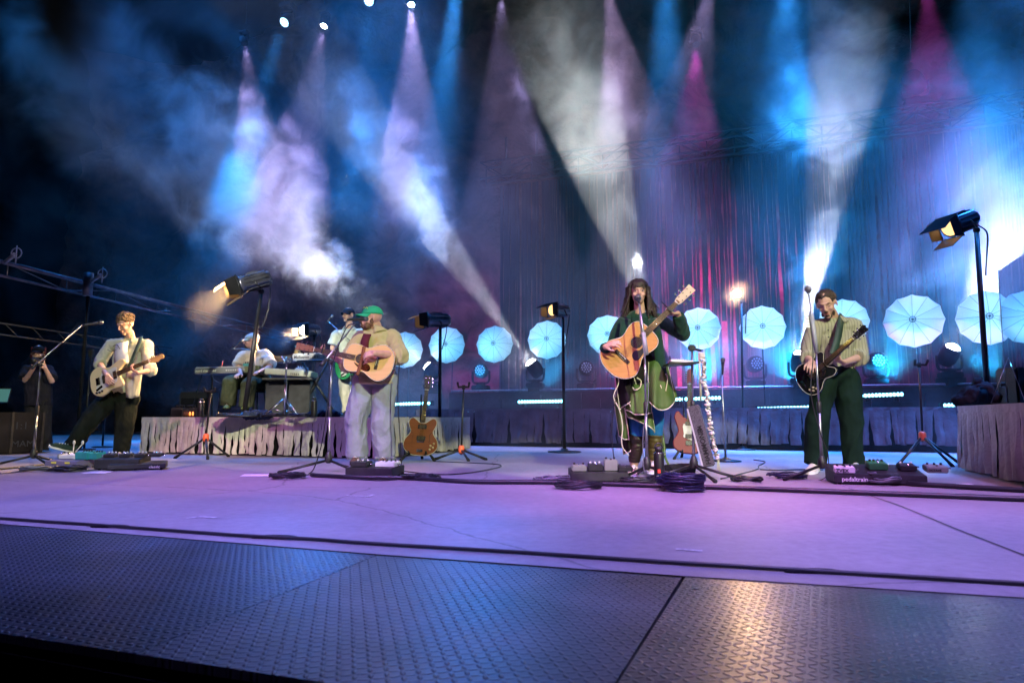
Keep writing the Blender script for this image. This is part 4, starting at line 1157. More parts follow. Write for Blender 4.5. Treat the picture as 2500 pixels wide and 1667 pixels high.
# hair: long curtain with fringe
mb = MB(); rnd = random.Random(12)
for k in range(220):
    a = rnd.uniform(0, 2 * PI); b = rnd.uniform(0.15, 1.0); r = math.sqrt(1 - b * b)
    mb.ball((-.014 + .100 * r * math.cos(a), .086 * r * math.sin(a), .035 + .085 * b), .014, F, 6)
for k in range(120):                              # strands: sides and back, down to the shoulders
    a = rnd.uniform(.30, 1.0) * PI * rnd.choice([-1, 1]); r0 = rnd.uniform(.9, 1.02)
    st = Vector((-.014 + .098 * math.cos(a) * r0, .084 * math.sin(a) * r0, .05)); L_ = rnd.uniform(.20, .34); sp = rnd.uniform(.2, 1.1)
    pts = [F @ (st + Vector((-.01 * t, math.sin(a) * (.012 + .085 * sp * t * t) + .008 * math.sin(t * 7 + k), -L_ * t))) for t in (0, .25, .5, .75, 1)]
    mb.tube(pts, [.014, .014, .012, .009, .004], 6)
for k in range(26):                               # fringe
    y = -.052 + k * .0042; x = .086 * math.sqrt(max(.05, 1 - (y / .085) ** 2))
    mb.tube([F @ Vector((x - .03, y * .9, .098)), F @ Vector((x + .004, y, .070)), F @ Vector((x + .010, y * 1.04, .036 + .010 * math.sin(k * 2.1) - .018 * (abs(y) > .035)))], [.008, .008, .004], 5)
remeshed(mb, "hair", .0055, M['hairdark'], p, 1, fine=.004, fscale=110)
# tights, boots, shoes
for (kx, ky, ax, ay, dk) in ((1556, 1030, 1548, 1128, 0), (1600, 1030, 1596, 1122, .03)):
    t_ = MB(); caps(t_, J(kx, 960, dk + .02), J(kx, 1040, dk), .094, .070); caps(t_, J(kx, 1040, dk), J(kx, 1070, dk + .01), .068, .060)
    remeshed(t_, "tights", .01, mat("blue_tights", (.01, .16, .42), .7, var=.1), p, 3, wrinkle=.003)
    b_ = MB(); b_.tube([J(kx, 1062, dk), J(kx - 2, 1090, dk + .01), J(ax, ay, dk + .02)], [.068, .060, .046], 16)
    mbm = mat("brown_boot" if dk == 0 else "olive_legwarmer", (.018, .010, .006) if dk == 0 else (.09, .07, .014), .5, var=.3, vscale=20)
    bo = remeshed(b_, "boot" if dk == 0 else "legwarmer", .008, mbm, p, 2, wrinkle=.006, wscale=14, stretch=(.3, .3, 2.5), seed=dk * 9)
    shoe("cream patterned lace-up shoe", J(ax + 2, 1148 if dk else 1156, dk + .07), J(ax - 4, 1157 if dk else 1165, dk - .17), (0, 0, 1), p, mat("cream_pattern_shoe", (.62, .58, .38), .7, col2=(.12, .10, .05), vscale=38), M['paper'], h=.07)
# skirt: piped panels. each from a top curve to a hem curve, photo pixels and depth
def panel(top, bot, m, parent, bulge=.05, folds=3, seed=0, edge=True, name="skirt_panel"):
    T_ = catmull([tuple(J(*q)) for q in top], 6, False); B_ = catmull([tuple(J(*q)) for q in bot], 6, False)
    n = 22; rs = lambda C, t: Vector(C[min(len(C) - 1, int(t * (len(C) - 1)))]).lerp(Vector(C[min(len(C) - 1, int(t * (len(C) - 1)) + 1)]), t * (len(C) - 1) % 1)
    rows = []
    for j in range(11):
        v = j / 10; row = []
        for k in range(n + 1):
            u = k / n; a = rs(T_, u).lerp(rs(B_, u), v)
            a = a + Vector((0, -bulge * math.sin(u * PI) * (.4 + .6 * v) + .035 * math.sin(u * PI * 2 * folds + seed) * v, 0))
            row.append(a)
        rows.append(row)
    o = MB().sheet(rows).build(name, m, parent, True, solid=.005)
    if edge:
        side = [r[0] for r in rows] + rows[-1][1:] + [r[-1] for r in rows[::-1]][1:]
        MB().tube(side, .0055, 6).build("piping", M['piping'], o, True)
    return o
sk = MB(); sk.tube([J(1567, 868, .05), J(1566, 900, .05), J(1562, 935, .05)], [.145, .18, .205], 20, flat=.75, ref=(0, 1, 0))
sko = remeshed(sk, "skirt", .01, M['olived'], p, 3, wrinkle=.008, seed=2)
panel([(1584, 884, -.12), (1600, 880, -.14), (1616, 884, -.10), (1630, 892, .0)], [(1584, 975, -.18), (1594, 994, -.24), (1622, 1000, -.22), (1650, 975, -.05)], M['olive'], sko, folds=2, seed=1)
panel([(1622, 900, -.02), (1632, 900, .02)], [(1640, 985, -.05), (1652, 965, .06)], M['olive'], sko, folds=1, edge=False, bulge=.02)
panel([(1540, 935, -.12), (1560, 940, -.16), (1590, 930, -.14)], [(1528, 1000, -.12), (1552, 1012, -.20), (1592, 1008, -.18)], M['olive'], sko, folds=2, seed=2)
panel([(1524, 996, -.08), (1555, 1010, -.14), (1592, 1006, -.12)], [(1532, 1018, -.10), (1572, 1034, -.20), (1600, 1056, -.14)], M['olive'], sko, folds=1.5, seed=4, bulge=.03)
panel([(1500, 900, -.02), (1520, 905, -.10), (1545, 915, -.12)], [(1512, 1000, -.04), (1530, 985, -.12), (1560, 965, -.15)], M['olived'], sko, folds=2, seed=5)
panel([(1498, 965, .02), (1512, 985, -.05), (1526, 1000, -.08)], [(1512, 1064, .0), (1522, 1072, -.06), (1536, 1072, -.08)], M['olive'], sko, folds=1, seed=3, bulge=.02)
panel([(1502, 960, .06), (1530, 1000, .08)], [(1524, 1110, .06), (1560, 1075, .06)], M['olived'], sko, folds=2, seed=7)
panel([(1606, 1020, .06), (1616, 1035, .08)], [(1590, 1098, .02), (1622, 1110, .04)], M['olive'], sko, folds=1, seed=6, bulge=.02)
ribbon([J(1614, 1040, .06), J(1622, 1090, .05), J(1624, 1115, .04), J(1636, 1142, .0)], .02, M['olive'], sko, "skirt_streamer")
for pts in (([(1506, 905), (1510, 935), (1498, 968), (1512, 1000), (1520, 1040), (1518, 1085), (1535, 1112)]), ([(1544, 945), (1550, 952), (1562, 946), (1565, 930), (1555, 922)]), ([(1536, 985), (1545, 1000), (1560, 998), (1564, 980)]), ([(1612, 940), (1622, 962), (1630, 925), (1625, 912)])):
    MB().tube(catmull([tuple(J(a, b, -.20)) for a, b in pts], 6, False), .005, 6).build("piping", M['piping'], sko, True)
spr2 = wood_mat("amber_spruce_top", (.62, .34, .11), (.48, .24, .07), .22)
g3, F3 = guitar("amber acoustic guitar with black pickguard played by the woman singer", J(1519, 871, -.25), J(1652, 739, -.30), (-.05, -1, .12), 'ac', spr2, wood_mat("rosewood_sides", (.07, .025, .015), (.03, .012, .008), .2),
    wood_mat("mahogany_neck", (.20, .08, .04), (.12, .05, .02), .4), wood_mat("blond_head", (.62, .50, .34), (.5, .38, .24), .4), capo=True)
for ch in S.objects:
    if ch.parent == g3 and ch.name.startswith("pickguard"): ch.data.materials[0] = M['ink']
# ---------------------------------------------------------------- guitarist at the right
Y = yof(2040, 1155); J = at(Y)
p = thing("person", "guitarist with short brown hair in a striped shirt and wide dark green trousers", "person", (P(2040, 1155, Y).x, Y, 0))
body, sh, tr = MB(), MB(), MB()
F = head(body, J(2018, 741, -.10), (-.52, -.72, -.46), (-.35, -.28, .90), 1.04)
caps(body, J(2026, 762, -.02), J(2036, 786, .04), .058, .066)
sA, sB = J(1990, 802, .0), J(2082, 796, .04); eA, wA = J(1970, 872, .0), J(1982, 884, -.22); eB, wB = J(2100, 872, .02), J(2060, 885, -.28)
hA, hB = J(2018, 912, .05), J(2062, 912, .05)
arm(body, sh, sA, eA, wA, rs=(.066, .060, .050), cut=.30); arm(body, sh, sB, eB, wB, rs=(.070, .066, .056), cut=.22)
hand(body, wA, J(1982, 898, -.34) - wA, (.3, .8, -.4), side=-1, curl=.85)
hand(body, wB, J(2030, 872, -.34) - wB, (-.3, -.2, .9), side=1, curl=1.1)
torso(body, sA, sB, hA, hB, .13, .15); torso(sh, sA, sB, hA, hB, .165, .185, .68, extra=.03)
leg(body, tr, J(2013, 925, .04), J(1996, 1030, -.02), J(1991, 1130, .02), rr=(.112, .094, .090, .088))
leg(body, tr, J(2066, 925, .06), J(2079, 1030, .02), J(2085, 1134, .04), rr=(.116, .096, .090, .088))
tr.ball(J(2040, 912, .04), (.18, .13, .12))
remeshed(body, "body", .0045, SKIN, p); face(F, p, closed=True, brow=M['hairbrown'])
m = mat("striped_shirt", (.36, .35, .25), .9, bump=.4, bscale=30)
t_ = m.node_tree; tc = t_.nodes.new("ShaderNodeTexCoord"); wv = t_.nodes.new("ShaderNodeTexWave"); wv.inputs["Scale"].default_value = 11; wv.inputs["Distortion"].default_value = .6
cr = t_.nodes.new("ShaderNodeValToRGB"); cr.color_ramp.elements[0].color = (.24, .23, .17, 1); cr.color_ramp.elements[0].position = .05; cr.color_ramp.elements[1].color = (.36, .35, .25, 1); cr.color_ramp.elements[1].position = .22
t_.links.new(tc.outputs["Object"], wv.inputs[0]); t_.links.new(wv.outputs[0], cr.inputs[0]); t_.links.new(cr.outputs[0], t_.nodes["Principled BSDF"].inputs[0])
so = remeshed(sh, "shirt", .009, m, p, 5, wrinkle=.010, wscale=9, seed=43)
remeshed(tr, "trousers", .010, mat("wide_green_trousers", (.008, .021, .016), .9, var=.15, vscale=5, bump=.3, bscale=25), p, 4, wrinkle=.014, wscale=6, seed=51)
collar(J(2036, 782, .02), (-.4, -1, 0), .082, m, so, opening=.5, h=.03)
for q in range(5): MB().ball(J(2022 + q * .6, 806 + q * 17, -.155 - .012 * q), .007, seg=8).build("button", M['ink'], so, True)
MB().box((0, 0, 0), (.12, .008, .13), Matrix.Translation(J(2064, 824, -.135)), bev=.003).build("pocket", m, so, True)
ribbon([J(2056, 768, .0), J(2052, 790, -.14), J(2044, 830, -.21), J(2032, 866, -.25)], .062, M['leather'], p, "guitar_strap")
mb = MB(); rnd = random.Random(8)
for k in range(170):
    a = rnd.uniform(0, 2 * PI); b = rnd.uniform(-.15, 1.0); r = math.sqrt(max(0, 1 - b * b * .98)) if b > 0 else 1
    x, y, z = -.016 + .088 * r * math.cos(a), .076 * r * math.sin(a), .036 + .080 * b
    if x > .052 and z < .072: continue
    if x > .012 and z < .028: continue
    mb.ball((x, y, z), .014, F, 7)
remeshed(mb, "hair", .005, M['hairbrown'], p, 1, fine=.005, fscale=90)
mb = MB()
for q in [(.058, 0, -.102, .024, .034, .016), (.045, .045, -.080, .032, .009, .025), (.045, -.045, -.080, .032, .009, .025), (.099, .0, -.050, .007, .024, .005), (.080, 0, -.090, .012, .018, .012)]: mb.ball(q[:3], q[3:], F, 10)
remeshed(mb, "beard", .0035, M['hairbrown'], p, 1, fine=.004, fscale=160)
shoe("pale canvas shoe", J(1994, 1147, .08), J(1976, 1158, -.16), (0, 0, 1), p, mat("canvas_shoe", (.62, .58, .48), .9), M['paper'], lace=False)
shoe("pale canvas shoe", J(2084, 1147, .08), J(2098, 1157, -.16), (0, 0, 1), p, mat("canvas_shoe", (.62, .58, .48), .9), M['paper'], lace=False)
g4, F4 = guitar("glossy black semi-hollow electric guitar slung on the guitarist in wide green trousers", J(1978, 921, -.20), J(2084, 826, -.50), (-.82, -.56, .15), 'sh', None, mat("black_gloss", (.008, .008, .010), .08, coat=1), M['ebony'], mat("black_head", (.010, .010, .012), .15, coat=.8), scale_to=.63)
# ---------------------------------------------------------------- keyboard player, seated on the platform
YK = LA.y + .9
Y = yof(600, 1100) + .6; J = at(Y)
kz = LTOP
p = thing("person", "seated keyboard player in a pale blue cap and beige tee shirt", "person", (P(616, 1010, Y).x, Y, kz))
body, sh, tr = MB(), MB(), MB()
F = head(body, J(614, 832, -.08), (-.86, -.48, -.18), (-.06, -.05, 1), 1.10, 1.04)
caps(body, J(620, 846, .0), J(622, 866, .04), .062, .07)
sA, sB = J(594, 872, .0), J(646, 868, .06); eA, wA = J(583, 898, -.10), J(588, 912, -.38); eB, wB = J(660, 896, -.06), J(636, 906, -.38)
hA, hB = J(608, 935, .12), J(640, 935, .12)
arm(body, sh, sA, eA, wA, rs=(.085, .080, .06), skin=(.052, .046, .030), cut=-.85); arm(body, sh, sB, eB, wB, rs=(.088, .082, .06), skin=(.052, .046, .03), cut=-.85)
hand(body, wA, Vector((-.2, -1, -.25)), (0, 0, -1), side=1, curl=.5); hand(body, wB, Vector((-.3, -1, -.2)), (0, 0, -1), side=-1, curl=.5)
torso(body, sA, sB, hA, hB, .17, .17); torso(sh, sA, sB, hA, hB, .24, .235, .78, extra=.02)
leg(body, tr, J(606, 932, .1), J(562, 934, -.42), J(556, 990, -.42), rr=(.12, .11, .11, .12)); leg(body, tr, J(640, 932, .1), J(606, 938, -.45), J(602, 992, -.42), rr=(.12, .11, .105, .115))
tr.ball(J(624, 936, .12), (.22, .18, .12))
remeshed(body, "body", .0055, SKIN2, p); face(F, p, brow=M['hairdark'], openmouth=True)
remeshed(sh, "tee_shirt", .012, mat("beige_tee", (.55, .48, .38), .9, var=.05, bump=.3), p, 4, wrinkle=.011, wscale=7, seed=61)
remeshed(tr, "trousers", .012, mat("olive_trousers", (.055, .065, .040), .9, var=.2), p, 4, wrinkle=.012, wscale=7, seed=62)
capped(F, p, mat("pale_blue_cap", (.30, .40, .45), .8))
mb = MB()
for q in [(.070, 0, -.100, .026, .028, .022), (.100, .0, -.050, .007, .022, .005), (.085, 0, -.080, .014, .024, .012)]: mb.ball(q[:3], q[3:], F, 10)
remeshed(mb, "goatee", .004, M['hairbrown'], p, 1, fine=.004, fscale=150)
for (ax, ay) in ((556, 998), (600, 1000)): shoe(None, J(ax + 3, ay, -.36), J(ax - 6, ay + 2, -.64), (0, 0, 1), p, mat("olive_shoe", (.16, .20, .06), .8), M['rubber'])
st = thing("stool", "low black stool under the seated keyboard player", "stool", (J(626, 960, .15).x, Y + .15, kz))
z0 = J(626, 950, .15)
MB().lathe([(.17, z0.z - .06), (.18, z0.z - .03), (.17, z0.z)], 20, Matrix.Translation((z0.x, z0.y, 0))).build("seat", M['blackp'], st, True)
for a in range(4):
    MB().rod((z0.x + .12 * math.cos(a * PI / 2 + .5), z0.y + .12 * math.sin(a * PI / 2 + .5), z0.z - .05), (z0.x + .2 * math.cos(a * PI / 2 + .5), z0.y + .2 * math.sin(a * PI / 2 + .5), kz), .013).build("leg", M['black'], st, True)
# ---------------------------------------------------------------- guitarist at the back with the dark cap
Y = G(850, 1100).y + .9; J = at(Y)
p = thing("person", "guitarist with a dark cap and pale shirt behind the green capped singer", "person", (P(855, 1010, Y).x, Y, LTOP))
body, sh, tr = MB(), MB(), MB()
F = head(body, J(850, 769, 0), (-.35, -.92, .12), (.02, .05, 1), 1.10)
caps(body, J(852, 784, .02), J(853, 806, .05), .057, .065)
sA, sB = J(822, 818, .02), J(884, 814, .04); eA, wA = J(811, 850, .0), J(822, 878, -.2); eB, wB = J(900, 862, .0), J(880, 890, -.2)
hA, hB = J(838, 905, .05), J(874, 905, .05)
arm(body, sh, sA, eA, wA, rs=(.070, .066, .055), cut=-.75); arm(body, sh, sB, eB, wB, rs=(.070, .066, .055), cut=-.75)
hand(body, wA, (.6, -.4, -.4), (.2, .8, -.3), side=-1, curl=.8); hand(body, wB, (-.6, -.4, .2), (-.2, -.2, .9), side=1, curl=1)
torso(body, sA, sB, hA, hB, .13, .15); torso(sh, sA, sB, hA, hB, .165, .18, .68, extra=.05)
leg(body, tr, J(842, 912, .05), J(846, 962, .0), J(848, 1006, .04), rr=(.115, .10, .09, .085)); leg(body, tr, J(876, 912, .05), J(880, 962, .0), J(884, 1006, .04), rr=(.115, .10, .09, .085))
tr.ball(J(858, 908, .05), (.17, .12, .12))
remeshed(body, "body", .0055, SKIN, p); face(F, p, closed=True)
m2 = mat("pale_camp_shirt", (.50, .54, .46), .9, var=.08)
so = remeshed(sh, "shirt", .011, m2, p, 4, wrinkle=.009, wscale=9, seed=71)
collar(J(853, 802, .03), (-.2, -1, 0), .08, m2, so, opening=.7)
remeshed(tr, "trousers", .011, mat("cream_trousers", (.50, .46, .38), .9, var=.08), p, 4, wrinkle=.012, wscale=7, seed=72)
capped(F, p, mat("navy_cap", (.015, .018, .03), .8))
ribbon([J(874, 806, -.04), J(872, 840, -.19), J(866, 880, -.2)], .05, M['steel'], p, "guitar_strap")
for ax in (848, 884): shoe(None, J(ax, 1012, .08) * 1, J(ax - 4, 1012, -.18), (0, 0, 1), p, M['ink'], M['rubber'])
guitar("green electric guitar hanging on the guitarist with the dark cap", J(836, 900, -.26), J(930, 868, -.34), (.0, -1, .1), 'jm', None, mat("green_guitar", (.02, .22, .08), .2, coat=.5), M['ebony'], M['ebony'], scale_to=.65)
# ---------------------------------------------------------------- camera operator in the dark at the left
Y = 9.9; J = at(Y); 
p = thing("person", "red haired person in black raising a camera in the dark at far left", "person", (J(95, 1090).x, Y, 0))
body, sh, tr = MB(), MB(), MB()
F = head(body, J(93, 862, 0), (.35, -.92, -.1), (0, 0, 1), 1.02)
caps(body, J(92, 878, .02), J(92, 896, .04), .05, .06)
sA, sB = J(66, 904, .02), J(116, 904, .04); eA, wA = J(62, 928, -.06), J(82, 898, -.22); eB, wB = J(126, 930, -.06), J(110, 898, -.2)
hA, hB = J(80, 975, .03), J(108, 975, .03)
arm(body, sh, sA, eA, wA, rs=(.066, .062, .05), cut=-.8); arm(body, sh, sB, eB, wB, rs=(.066, .062, .05), cut=-.8)
hand(body, wA, (.5, -.2, .5), (0, -.5, .8), side=1, curl=1); hand(body, wB, (-.4, -.2, .7), (0, -.5, .8), side=-1, curl=1)
torso(body, sA, sB, hA, hB, .13, .14); torso(sh, sA, sB, hA, hB, .19, .17, .7, extra=.10)
leg(body, tr, J(82, 975, .03), J(78, 1035, 0), J(76, 1090, .03)); leg(body, tr, J(106, 975, .03), J(108, 1035, 0), J(110, 1090, .03))
remeshed(body, "body", .0055, SKIN, p)
remeshed(sh, "shirt", .012, mat("faded_black_shirt", (.018, .018, .028), .9, var=.3), p, 4, wrinkle=.01, seed=81)
remeshed(tr, "trousers", .012, mat("black_trousers", (.02, .02, .024), .9), p, 4, wrinkle=.01, seed=82)
mb = MB(); rnd = random.Random(3)
for k in range(90):
    a = rnd.uniform(.42, 1) * PI * rnd.choice([-1, 1]); z = rnd.uniform(-.10, .09)
    mb.ball((-.014 + .092 * math.cos(a), .084 * math.sin(a), z), .012, F, 6)
remeshed(mb, "hair", .007, M['hairred'], p, 1, fine=.005, fscale=80)
capped(F, p, M['matteblack'])
for ax in (76, 110): shoe(None, J(ax, 1096, .08), J(ax, 1099, -.16), (0, 0, 1), p, M['ink'], M['rubber'], lace=False)
c = J(94, 880, -.22); t = thing("photo_camera", "black camera with a long lens held to the face of the red haired person", "camera", c)
MB().box(c, (.15, .07, .10), bev=.012).build("camera_body", M['blackp'], t, True)
MB().lathe([(.035, 0), (.04, .02), (.04, .14), (.046, .17), (.046, .2)], 16, zframe(c, (.25, -.96, -.1))).build("lens", M['black'], t, True)
# ================================================================== STANDS
def leg3(root, hub, feet, r=.012, foot=.016, m=None, fm=None, legname="leg"):
    for fp in feet:
        fp = Vector(fp); d = (fp - hub).normalized()
        l = MB().rod(hub, fp, r).build(legname, m or M['black'], root, True)
        MB().tube([fp - d * .07, fp + d * .01], [foot * .8, foot], 10).ball(fp + d * .01, foot, seg=8).build("rubber_foot", fm or M['rubber'], l, True)
def ring_feet(c, R_, angs, z=.014): return [Vector((c.x + R_ * math.cos(a), c.y + R_ * math.sin(a), c.z + z)) for a in angs]
def microphone(label, a, b, group=None, capsule=.026):
    """a the cable end, b the grille end"""
    a, b = Vector(a), Vector(b); t = thing("microphone", label, "microphone", a, group=group); f = zframe(a, b - a); L_ = (b - a).length
    MB().lathe([(.009, 0), (.012, .02), (.014, L_ * .55), (.019, L_ - .035), (.0195, L_ - .028)], 14, f).build("handle", M['blackp'], t, True)
    MB().lathe([(.0200, L_ - .028), (capsule, L_ - .008), (capsule, L_ + .006), (capsule * .75, L_ + .022), (.004, L_ + .028)], 16, f).build("grille", M['grille'], t, True)
    return t
M['grille'] = mat("mic_grille", (.16, .16, .17), .35, .8, bump=1, bscale=500, bdist=.002)
def mic_stand(label, hub, angs, top, pole_r=.011, R_=.36, hubh=.13, boom=None, clutch=True, hubsize=.035):
    """hub on the ground; top of the upright; boom = (tail, tip)"""
    hub = Vector(hub); top = Vector(top)
    t = thing("microphone_stand", label, "stand", hub)
    h = hub + Vector((0, 0, hubh))
    MB().lathe([(.016, -.05), (hubsize, -.03), (hubsize * .95, .01), (.02, .05), (.014, .06)], 14, zframe(h, top - h)).build("hub", M['blackp'], t, True)
    leg3(t, h - Vector((0, 0, .02)), ring_feet(hub, R_, angs))
    d = (top - h); MB().rod(h, h + d * .48, pole_r * 1.15).rod(h + d * .48, top, pole_r * .78).build("pole", M['steel'], t, True)
    MB().lathe([(pole_r * 1.2, -.05), (pole_r * 1.7, -.04), (pole_r * 1.7, .04), (pole_r * 1.1, .05)], 12, zframe(h + d * .48, d)).build("clutch", M['blackp'], t, True)
    if boom:
        a, b = Vector(boom[0]), Vector(boom[1])
        MB().rod(a, b, .0085, .007).build("boom", M['steel'], t, True)
        MB().rod(a, a + (b - a).normalized() * .10, .017).build("counterweight", M['blackp'], t, True)
        MB().ball(top, .022, seg=10).rod(top + Vector((0, -.04, 0)), top + Vector((0, .03, 0)), .012).build("boom_joint", M['blackp'], t, True)
    return t
# 1 left
g0 = G(80, 1138); Y0 = g0.y
mic_stand("boom microphone stand at far left whose arm reaches over to the curly haired guitarist", g0, (R(200), R(330), R(80)), P(99, 890, Y0), boom=(P(77, 899, Y0 - .05), P(200, 794, Y0 + .45)))
microphone("black microphone on the long boom left of the curly haired guitarist", P(203, 794, Y0 + .42), P(246, 787, Y0 + .52))
# 2 green cap singer
g0 = G(801, 1152); Y0 = g0.y
mic_stand("boom microphone stand in front of the green capped singer", g0, (R(205), R(325), R(80)), P(809, 884, Y0), R_=.42, boom=(P(784, 892, Y0 - .06), P(866, 791, Y0 + .45)))
microphone("black microphone at the mouth of the green capped singer", P(848, 780, Y0 + .38), P(893, 779, Y0 + .58))
# 3 woman
g0 = G(1580, 1172); Y0 = g0.y
mic_stand("straight microphone stand in front of the woman singer", g0, (R(215), R(340), R(95)), P(1574, 850, Y0), R_=.34)
t = thing("microphone_boom", "short raised grey boom tube clamped to the woman's microphone stand", "boom", P(1574, 850, Y0))
MB().rod(P(1577, 860, Y0 - .05), P(1560, 738, Y0 + .02), .012, .009).build("tube", M['steel'], t, True)
MB().rod(P(1578, 866, Y0 - .05), P(1570, 812, Y0 - .03), .020).build("sleeve", M['grey'], t, True)
microphone("round silver microphone at the mouth of the woman singer", P(1561, 738, Y0 + .0), P(1557, 727, Y0 + .10), capsule=.030)
# 4 right
g0 = G(2009, 1168); Y0 = g0.y
mic_stand("straight microphone stand before the guitarist in the striped shirt", g0, (R(205), R(335), R(88)), P(1992, 850, Y0), R_=.42)
t = thing("microphone_boom", "raised grey boom tube with a pick holder on the right stand", "boom", P(1992, 850, Y0))
MB().rod(P(1994, 860, Y0 - .03), P(1974, 715, Y0 - .02), .012, .008).build("tube", M['steel'], t, True)
MB().rod(P(1994, 862, Y0 - .03), P(1981, 768, Y0 - .02), .018).build("sleeve", M['grey'], t, True)
for k in range(4): MB().box(P(1973, 776 + k * 7, Y0 - .06), (.035, .006, .020), bev=.003).build("guitar_pick", M['lgrey'], t, True)
microphone("chrome microphone high beside the head of the striped shirt guitarist", P(1974, 717, Y0), P(1973, 706, Y0 - .03), capsule=.032)
# 5 keyboard player
KY = G(600, 1100).y + .15
mic_stand("small boom microphone stand among the keyboards on the platform", Vector((P(615, 990, KY).x, KY + .1, LTOP)), (R(200), R(320), R(80)), P(621, 858, KY + .1), R_=.25, hubh=.08, boom=(P(628, 853, KY + .1), P(566, 851, KY - .15)))
microphone("microphone angled at the mouth of the seated keyboard player", P(570, 848, KY - .15), P(590, 831, KY - .05))
# 6 back guitarist
Yb = G(850, 1100).y + .5
mic_stand("boom microphone stand by the guitarist with the dark cap", Vector((P(853, 1000, Yb).x, Yb, LTOP)), (R(200), R(320), R(80)), P(860, 835, Yb), R_=.25, hubh=.08, boom=(P(866, 842, Yb), P(800, 783, Yb)))
microphone("small microphone left of the guitarist with the dark cap", P(796, 788, Yb), P(811, 772, Yb + .03))
# 7 folding instrument stands
def cradle(label, c, top, angs, R_, hubpx, group="folding guitar stands with an orange collar"):
    c = Vector(c); top = Vector(top); h = c + Vector((0, 0, hubpx)); d = (top - h).normalized()
    t = thing("guitar_stand", label, "stand", c, group=group)
    leg3(t, h, ring_feet(c, R_, angs), .014, .018)
    MB().rod(h - d * .06, top, .013, .011).build("pole", M['black'], t, True)
    MB().lathe([(.024, -.05), (.036, -.03), (.036, .03), (.022, .05)], 14, zframe(h, d)).build("collar", M['orange'], t, True)
    mb = MB(); mb.tube([top + Vector((-.07, -.05, .05)), top + Vector((-.06, -.02, -.005)), top, top + Vector((.06, -.02, -.005)), top + Vector((.07, -.05, .05))], .014, 8); mb.rod(top - d * .03, top + Vector((0, 0, .02)), .02)
    mb.build("yoke", M['rubber'], t, True)
    return t
c = G(500, 1118); cradle("folding guitar stand with orange collar before the left end of the pale platform", c, P(515, 955, c.y), (R(195), R(300), R(60)), .33, .25)
c = G(1126, 1122); cradle("folding guitar stand with orange collar right of the brown semi-hollow guitar", c, P(1132, 944, c.y), (R(190), R(290), R(345)), .30, .12)
c = G(2257, 1134); cradle("folding guitar stand with orange collar beside the pink lit right platform", c, P(2244, 890, c.y), (R(195), R(285), R(340)), .33, .30)
# 8 round base
c = G(1772, 1126); t = thing("microphone_stand", "microphone stand on a round base behind the white ribbon", "stand", c)
MB().lathe([(.17, 0), (.17, .012), (.06, .028), (.014, .05)], 28, Matrix.Translation(c)).build("base", M['black'], t, True)
MB().rod(c + Vector((0, 0, .03)), P(1761, 905, c.y), .012, .009).build("pole", M['steel'], t, True)
microphone("spare black microphone upright on the round based stand", P(1764, 915, c.y - .03), P(1765, 878, c.y - .03))
# 9 tray tripod with pocket keyboard, ribbon and melodica
c = G(1695, 1168); YT = c.y
t = mic_stand("tall tripod stand with a tray right of the woman singer", c, (R(190), R(335), R(280)), P(1689, 846, YT), R_=.36)
MB().rod(P(1689, 850, YT), P(1712, 856, YT), .011).box(P(1689, 849, YT), (.06, .05, .05), bev=.01).build("side_arm", M['black'], t, True)
MB().box(P(1662, 889, YT - .02), (.25, .24, .016), rot=(0, R(-3), 0), bev=.004).rod(P(1662, 890, YT), P(1690, 890, YT), .01).build("tray", M['black'], t, True)
k_ = thing("effects_controller", "small white controller with knobs lying on the tripod's tray", "controller", P(1664, 885, YT - .02))
MB().box(P(1662, 883, YT - .02), (.19, .11, .022), rot=(0, R(4), 0), bev=.005).build("case", M['white'], k_, True)
for q in range(5): MB().rod(P(1650 + q * 6, 880, YT - .05), P(1650 + q * 6, 877, YT - .05), .007).build("knob", M['lgrey'], k_, True)
a, b = P(1691, 992, YT - .06), P(1730, 1139, YT - .02)
f = frame(a, b - a, (-.45, -1, .1)); L_ = (b - a).length
t = thing("melodica", "long grey melodica lettered HAMMOND leaning against the tray stand", "melodica", b)
MB().box((L_ / 2, .0, -.02), (L_, .105, .05), f, bev=.008).build("case", mat("speckled_grey", (.035, .035, .04), .6, col2=(.14, .14, .15), vscale=160), t, True)
MB().box((L_ / 2, -.045, .007), (L_ * .96, .012, .006), f).build("trim", M['lgrey'], t, True)
fl = f @ Matrix.Translation((L_ * .96, .028, .0065)) @ Matrix.Rotation(PI, 4, 'Z')
text("HAMMOND", .058, fl, M['ink'], parent=t, bold=.0012)
text("44", .05, f @ Matrix.Translation((L_ * .42, .028, .0065)) @ Matrix.Rotation(PI, 4, 'Z'), M['ink'], parent=t, bold=.001)
t = thing("cloth_ribbon", "gathered white cloth ribbon hanging twisted from the tripod's side arm", "ribbon", P(1713, 860, YT))
pts = [(1709, 862), (1714, 862), (1717, 885), (1719, 905), (1717, 930), (1725, 955), (1727, 985), (1731, 1012), (1735, 1042), (1740, 1070), (1745, 1095), (1752, 1118)]
cen = [P(a_, b_, YT - .02) for a_, b_ in pts]; cc = catmull([tuple(q) for q in cen], 14, False); mb = MB(); rows = []
for i, q in enumerate(cc):
    q = Vector(q); w = .022 + .006 * math.sin(i * .9) if i > 20 else .022; tw = i * .55 if i > 22 else 0
    rows.append([q + Vector((w * math.cos(s * PI - tw) * (1 if s in (0, 1) else .6), -.012 * math.sin(s * PI) + w * .6 * math.sin(tw + s * 3), .010 * math.sin(i * 1.7 + s * 4) if i > 20 else 0)) for s in (0, .33, .66, 1)])
mb.sheet(rows).build("ribbon", mat("off_white_cloth", (.62, .62, .50), .9, var=.1), t, True, solid=.004)
